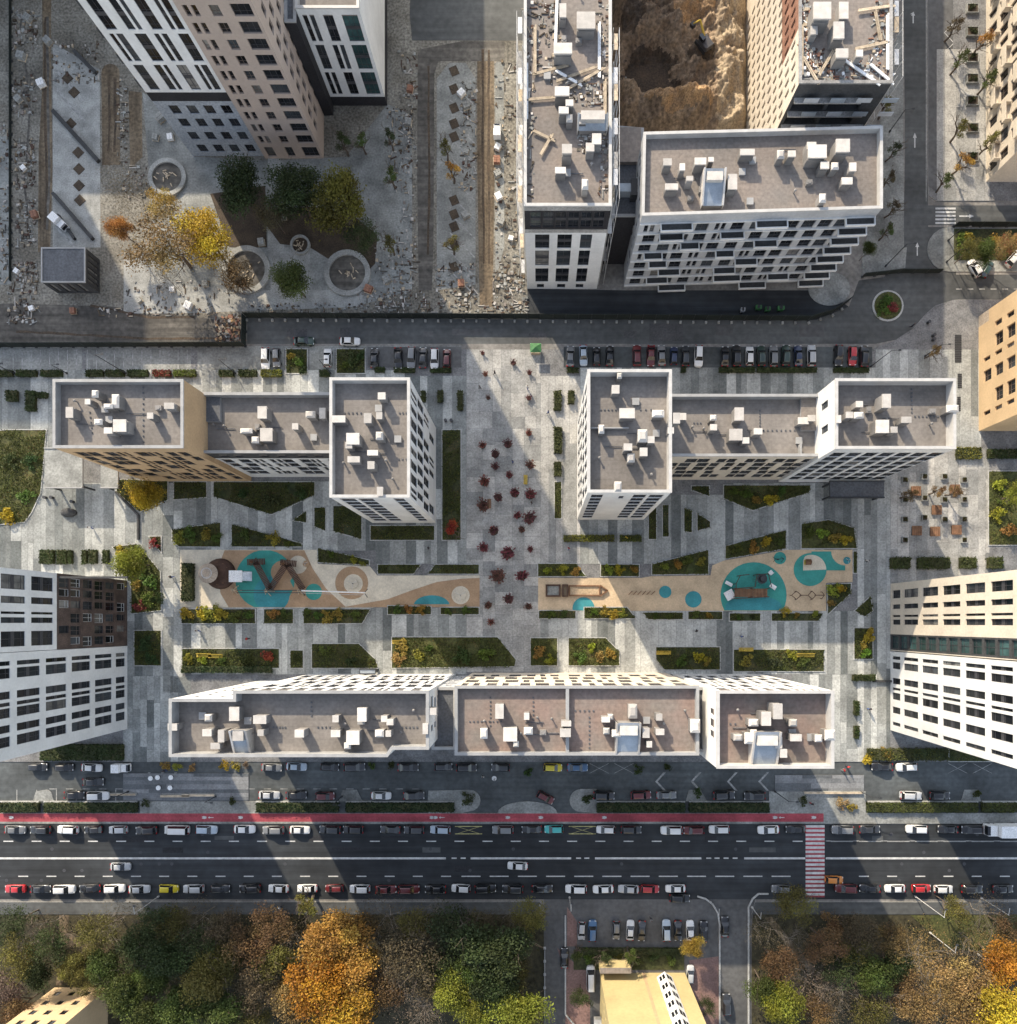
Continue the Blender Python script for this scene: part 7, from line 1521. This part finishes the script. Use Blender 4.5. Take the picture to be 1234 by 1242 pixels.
clutter('rubble', [(484,60,506,200),(470,130,500,210),(480,200,506,350),(455,300,500,372),(430,352,520,380)], 560, 'pale rubble beside the low white block and basin', 'rubble', 0.03, size=(0.15,0.6), seed=3)
clutter('rubble', [(600,75,634,230),(602,230,636,360),(598,330,640,382),(528,320,578,372),(560,100,578,230)], 700, 'rubble and boards along the dirt track by the unfinished block', 'rubble', 0.03, size=(0.15,0.65), seed=4)
clutter('rubble', [(890,0,905,150),(870,40,900,150),(745,0,760,150)], 420, 'rubble and timber beside the excavation', 'rubble', 0.03, size=(0.15,0.6), mats=('plank','sand','red_brick','pale_concrete','dark_wood'), seed=5)
clutter('rubble', [(300,368,640,382)], 260, 'loose boards and rubble behind the hoarding', 'rubble', 0.03, size=(0.15,0.55), seed=6)
zN, zP = hN-0.9, hP-0.5
clutter('roof_clutter', [(637,0,650,240),(726,0,740,240),(650,0,680,100),(690,90,736,130),(700,150,738,190)], 520, 'boards, poles and rubble on the unfinished roof', 'debris', zN+0.02, size=(0.15,0.6), seed=7)
clutter('roof_clutter', [(972,0,984,60),(975,60,1000,98),(1056,0,1082,98),(1000,70,1060,98)], 460, 'boards, bricks and rubble on the littered roof', 'debris', zP+0.02, size=(0.15,0.6), mats=('plank','bright_white','pale_concrete','red_brick','dark_wood','concrete'), seed=8)
# site items one can pick out
pm = MB()
for j in range(5): pm.box(-0.6,-0.6+0.26*j,0.12,0.6,-0.42+0.26*j,0.15)
for j in range(3): pm.box(-0.6+0.52*j,-0.6,0,-0.45+0.52*j,0.6,0.12)
PAL_M = pm.mesh('pallet', M['plank']); bm_ = MB()
for i in range(3):
    for j in range(2):
        for k in range(3): bm_.box(-0.55+0.38*i,-0.5+0.52*j,0.15+0.26*k,-0.55+0.38*i+0.35,-0.5+0.52*j+0.48,0.15+0.26*k+0.24)
BLK_M = [bm_.mesh('block_stack', M[m]) for m in ('pale_concrete','bright_white','red_brick')]
for i, (x, y) in enumerate(((36,24),(52,103),(28,70),(24,122),(30,205),(44,262),(60,52),(22,330),(196,145),(190,168),(208,168),(498,110),(496,150),(560,115),(566,130),(566,185),(604,180),(603,196),(604,212),(605,240),(608,270),(565,262),(620,290),(448,352),(470,340),(230,372),(170,365),(255,378),(40,375),(90,378),(250,345),(210,352),(345,265),(318,295),(375,165),(560,345))):
    rr = random.Random(i); p = at(x, y); o = empty('pallet_of_blocks', (p.x,p.y,0.03)); o.rotation_euler.z = rr.uniform(0,3); s_ = rr.uniform(0.8,1.35)
    link('pallet', PAL_M, o, scale=(s_,s_,1)); link('block_stack', BLK_M[i % 3 if i % 3 < 2 else 2*(i % 2)], o, scale=(s_,s_,s_*0.8))
    later(o, 'pallet stacked with '+('pale', 'white', 'pale' if i % 2 == 0 else 'red')[i % 3]+' blocks', 'in the construction yard', x, 'pallet', 'pallets in the yard')
for i, (x, y, L, deg, r) in enumerate(((676,20,9,88,zN),(700,90,7,20,zN),(668,85,6,15,zN),(690,95,5,-30,zN),(712,95,7,30,zN),(650,60,8,90,zN),(728,60,9,90,zN),(655,120,5,5,zN),(660,165,4,-25,zN),(640,110,9,90,zN),(735,130,9,90,zN),(664,175,4,60,zN),(1046,88,7,-35,zP),(1064,10,6,8,zP),(1060,55,6,12,zP),(1070,90,5,-40,zP),(1004,75,5,60,zP),(985,85,5,120,zP),(1078,50,9,90,zP),(974,60,8,90,zP),(1066,30,5,100,zP))):
    p = at(x, y, r+0.4); mb = MB(); mb.box(-L/2,-0.12,0,L/2,0.12,0.16); mb.box(-L/2+0.1,0.16,0.02,L/2-0.3,0.34,0.12); o = mb.build('timber_beam', M['plank' if i % 3 else 'bright_white'], org=(0,0,0)); o.location = (p.x,p.y,r+0.3); o.rotation_euler.z = math.radians(deg)
    later(o, 'pale timber beam', 'lying on the '+('unfinished' if r == zN else 'littered')+' roof', y*10+x, 'beam', 'timber on the roofs', 'from top')
# scaffolds down both sides of the unfinished block
def scaffold(label, x, y0, y1, h, out):
    a, b = at(x, y0, h), at(x, y1, h); o = empty('scaffold', (a.x,(a.y+b.y)/2,0)); tag(o, label, 'scaffold'); n = max(3, int((a.y-b.y)/2.5)); mz = int(h/4)
    for i in range(n+1):
        y = (a.y-b.y)*(i/n-0.5)
        for dx in (0.15, 1.1): mb = MB(); mb.tube((out*dx,y,0),(out*dx,y,h+1.0),0.05,0.05,5); mb.build('upright', M['pole'], o, org=(0,0,0))
    for k in range(1, mz+1):
        z = h*k/mz
        for i in range(n):
            if (i*7+k*3+int(x)) % 5 < 2: continue
            y_ = (a.y-b.y)*(i/n-0.5); mb = MB(); mb.box(min(out*0.25,out*0.95),y_+0.05,z-0.06,max(out*0.25,out*0.95),y_+(a.y-b.y)/n-0.05,z); mb.build('deck', M[('plank','galvanised','raw_concrete')[(i+k) % 3]], o, org=(0,0,0))
        mb = MB(); mb.tube((out*1.1,-(a.y-b.y)/2,z+0.9),(out*1.1,(a.y-b.y)/2,z+0.9),0.04,0.04,5); mb.build('rail', M['pole'], o, org=(0,0,0))
scaffold('scaffold down the left side of the unfinished block', 635.5, 20, 245, hN-0.5, -1); scaffold('scaffold down the right side of the unfinished block', 742.5, 40, 245, hN-0.5, 1); scaffold('scaffold on the street side of the littered roof', 1083.5, 0, 98, hP-0.4, 1)
# excavation: heaps and a digger
def heap(x, y, rx, ry, h, label, m='excavated', crater=0.0, seed=1):
    rr = random.Random(seed); p = at(x, y); mb = MB(); n, k = 28, 9; ring = []
    for j in range(k):
        t = j/(k-1); R1 = 1-t; zz = h*(math.sin(min(1,t*1.35)*math.pi/2) - crater*max(0,(t-0.55)/0.45)**1.5); ring.append([(rx*S*R1*math.cos(a)*(1+0.10*math.sin(3*a+seed)+rr.uniform(-.04,.04)), ry*S*R1*math.sin(a)*(1+0.10*math.cos(2*a+seed)+rr.uniform(-.04,.04)), max(0.0,zz+rr.uniform(-.09,.09)*h)) for a in [6.283*i/n for i in range(n)]])
    mb.v, mb.f = loft(ring, n); mb.m = [0]*len(mb.f); o = mb.build('earth_heap', M[m], org=(0,0,0), smooth=True); o.location = (p.x,p.y,0.0); tag(o, label, 'earth heap')
clutter('rubble', [(262,384,297,416)], 150, 'orange and tan rubble at the corner of the hoarding', 'rubble', 0.03, size=(0.2,0.7), mats=('plank','clay','sand','red_brick','dark_wood'), seed=12)
o = new('excavator', 846,80, 'dark excavator standing on the brown excavated ground', 'excavator', dig(846,80)); o.rotation_euler.z = 2.2; o.scale = (0.75,0.75,0.75)
for s_ in (-1,1): mb = MB(); mb.prism([(-1.9,s_*1.05-0.28),(1.9,s_*1.05-0.28),(2.1,s_*1.05),(1.9,s_*1.05+0.28),(-1.9,s_*1.05+0.28),(-2.1,s_*1.05)],0,0.85); mb.build('track', M['tyre'], o, org=(0,0,0))
mb = MB(); mb.prism([(-2.2,-1.2),(0.8,-1.2),(1.0,-1.0),(1.0,1.2),(-1.9,1.2),(-2.2,0.9)],0.9,2.1); mb.build('house', M['frame_dark'], o, org=(0,0,0)); mb = MB(); mb.prism([(-0.4,0.2),(1.2,0.2),(1.2,1.15),(-0.4,1.15)],2.1,3.0); mb.build('cab', M['car_glass'], o, org=(0,0,0))
mb = MB(); mb.tube((0.8,-0.4,2.0),(3.4,-0.4,4.2),0.3,0.24,8); mb.build('boom', M['yellow_wood'], o, org=(0,0,0)); mb = MB(); mb.tube((3.4,-0.4,4.2),(5.2,-0.4,1.6),0.22,0.16,8); mb.build('stick', M['yellow_wood'], o, org=(0,0,0)); mb = MB(); mb.prism([(4.8,-0.9),(5.9,-0.9),(5.9,0.1),(4.8,0.1)],0.5,1.5); mb.build('bucket', M['dark_metal'], o, org=(0,0,0))
# wheel ruts in the yard
for i, path in enumerate(([(20,395),(90,398),(170,404),(290,402)],[(20,402),(100,406),(180,411),(295,410)],[(55,20),(54,120),(57,220),(53,298)],[(58,20),(58,120),(60,220),(56,298)],[(586,60),(586,200),(588,360)],[(593,60),(593,200),(594,360)],[(512,80),(513,200),(512,345)],[(520,80),(521,200),(519,345)],[(110,370),(180,385),(255,384)],[(30,60),(36,140),(30,220),(38,320)],[(132,95),(133,150),(131,195)],[(139,95),(140,150),(139,195)])):
    rr = random.Random(i); pts = []
    for a, b in zip(path, path[1:]): pts += [(a[0]+(b[0]-a[0])*t/8+rr.uniform(-.5,.5), a[1]+(b[1]-a[1])*t/8+rr.uniform(-.5,.5)) for t in range(8)]
    L_ = []; R_ = []
    for a, b in zip(pts, pts[1:]):
        d = Vector((b[0]-a[0], b[1]-a[1])).normalized(); w_ = rr.uniform(0.9,1.7); L_.append((a[0]-d.y*w_, a[1]+d.x*w_)); R_.append((a[0]+d.y*w_, a[1]-d.x*w_))
    mb = MB()
    for k in range(len(L_)-1): q = [at(*L_[k]), at(*L_[k+1]), at(*R_[k+1]), at(*R_[k])]; mb.poly([(v_.x, v_.y, 0.026+0.0004*i) for v_ in q])
    struct('wheel_rut', mb, M['wet_soil' if i % 3 else 'mud'])
# green machines and boxes behind the hoarding
for x, y, w, m, l in ((919,375,7,'plastic_green','small bright green machine behind the hoarding, left'),(930,377,6,'plastic_green','small bright green machine behind the hoarding, middle'),(946,376,8,'plastic_green','bright green machine behind the hoarding, right'),(900,378,5,'galvanised','grey machine beside the green machines')):
    o = new('site_machine', x, y, l, 'machine', 0.02); w_ = w*S/2; mb = MB(); mb.prism([(-w_,-0.4),(w_*0.7,-0.4),(w_,-0.2),(w_,0.4),(-w_,0.4)],0.25,1.0); mb.build('housing', M[m], o, org=(0,0,0)); mb = MB(); mb.box(-w_*0.5,-0.3,1.0,w_*0.3,0.3,1.3); mb.build('hood', M['dark_metal'], o, org=(0,0,0))
    for s_ in (-1,1): mb = MB(); mb.tube((-w_*0.5,s_*0.42-0.05,0.25),(-w_*0.5,s_*0.42+0.05,0.25),0.25,0.25,10); mb.build('wheel', M['tyre'], o, org=(0,0,0))
a = at(1003,348); mb = MB(); mb.disc(a.x+0.5,a.y-0.4,0,0.14,4.2,24,ry=3.4); struct('traffic_island', mb, M['concrete'])

# ------------------------------------------------------------------ labels of repeated things
ORD = ['','','second','third','fourth','fifth','sixth','seventh','eighth','ninth','tenth','eleventh','twelfth','thirteenth','fourteenth','fifteenth','sixteenth','seventeenth','eighteenth','nineteenth','twentieth']
END = {'from left': ('leftmost','rightmost'), 'from top': ('topmost','lowest')}
rows = {}
for e in PENDING: rows.setdefault((e[1], e[2], e[4]), []).append(e)
def ordinal(n):
    if n < len(ORD): return ORD[n]
    return {1:'twenty-first',2:'twenty-second',3:'twenty-third',4:'twenty-fourth',5:'twenty-fifth',6:'twenty-sixth',7:'twenty-seventh',8:'twenty-eighth',9:'twenty-ninth',10:'thirtieth',11:'thirty-first',12:'thirty-second',13:'thirty-third',14:'thirty-fourth',15:'thirty-fifth',16:'thirty-sixth'}.get(n-20, str(n)+'th')
for (ph, wh, wd), es in rows.items():
    es.sort(key=lambda e: e[3])
    for i, e in enumerate(es):
        pos = '' if len(es) == 1 else f', {END[wd][0]}' if i == 0 else f', {END[wd][1]}' if i == len(es)-1 else f', {ordinal(i+1)} {wd}'
        e[0]['label'] = f'{ph} {wh}{pos}'
print('objects', len(bpy.data.objects))
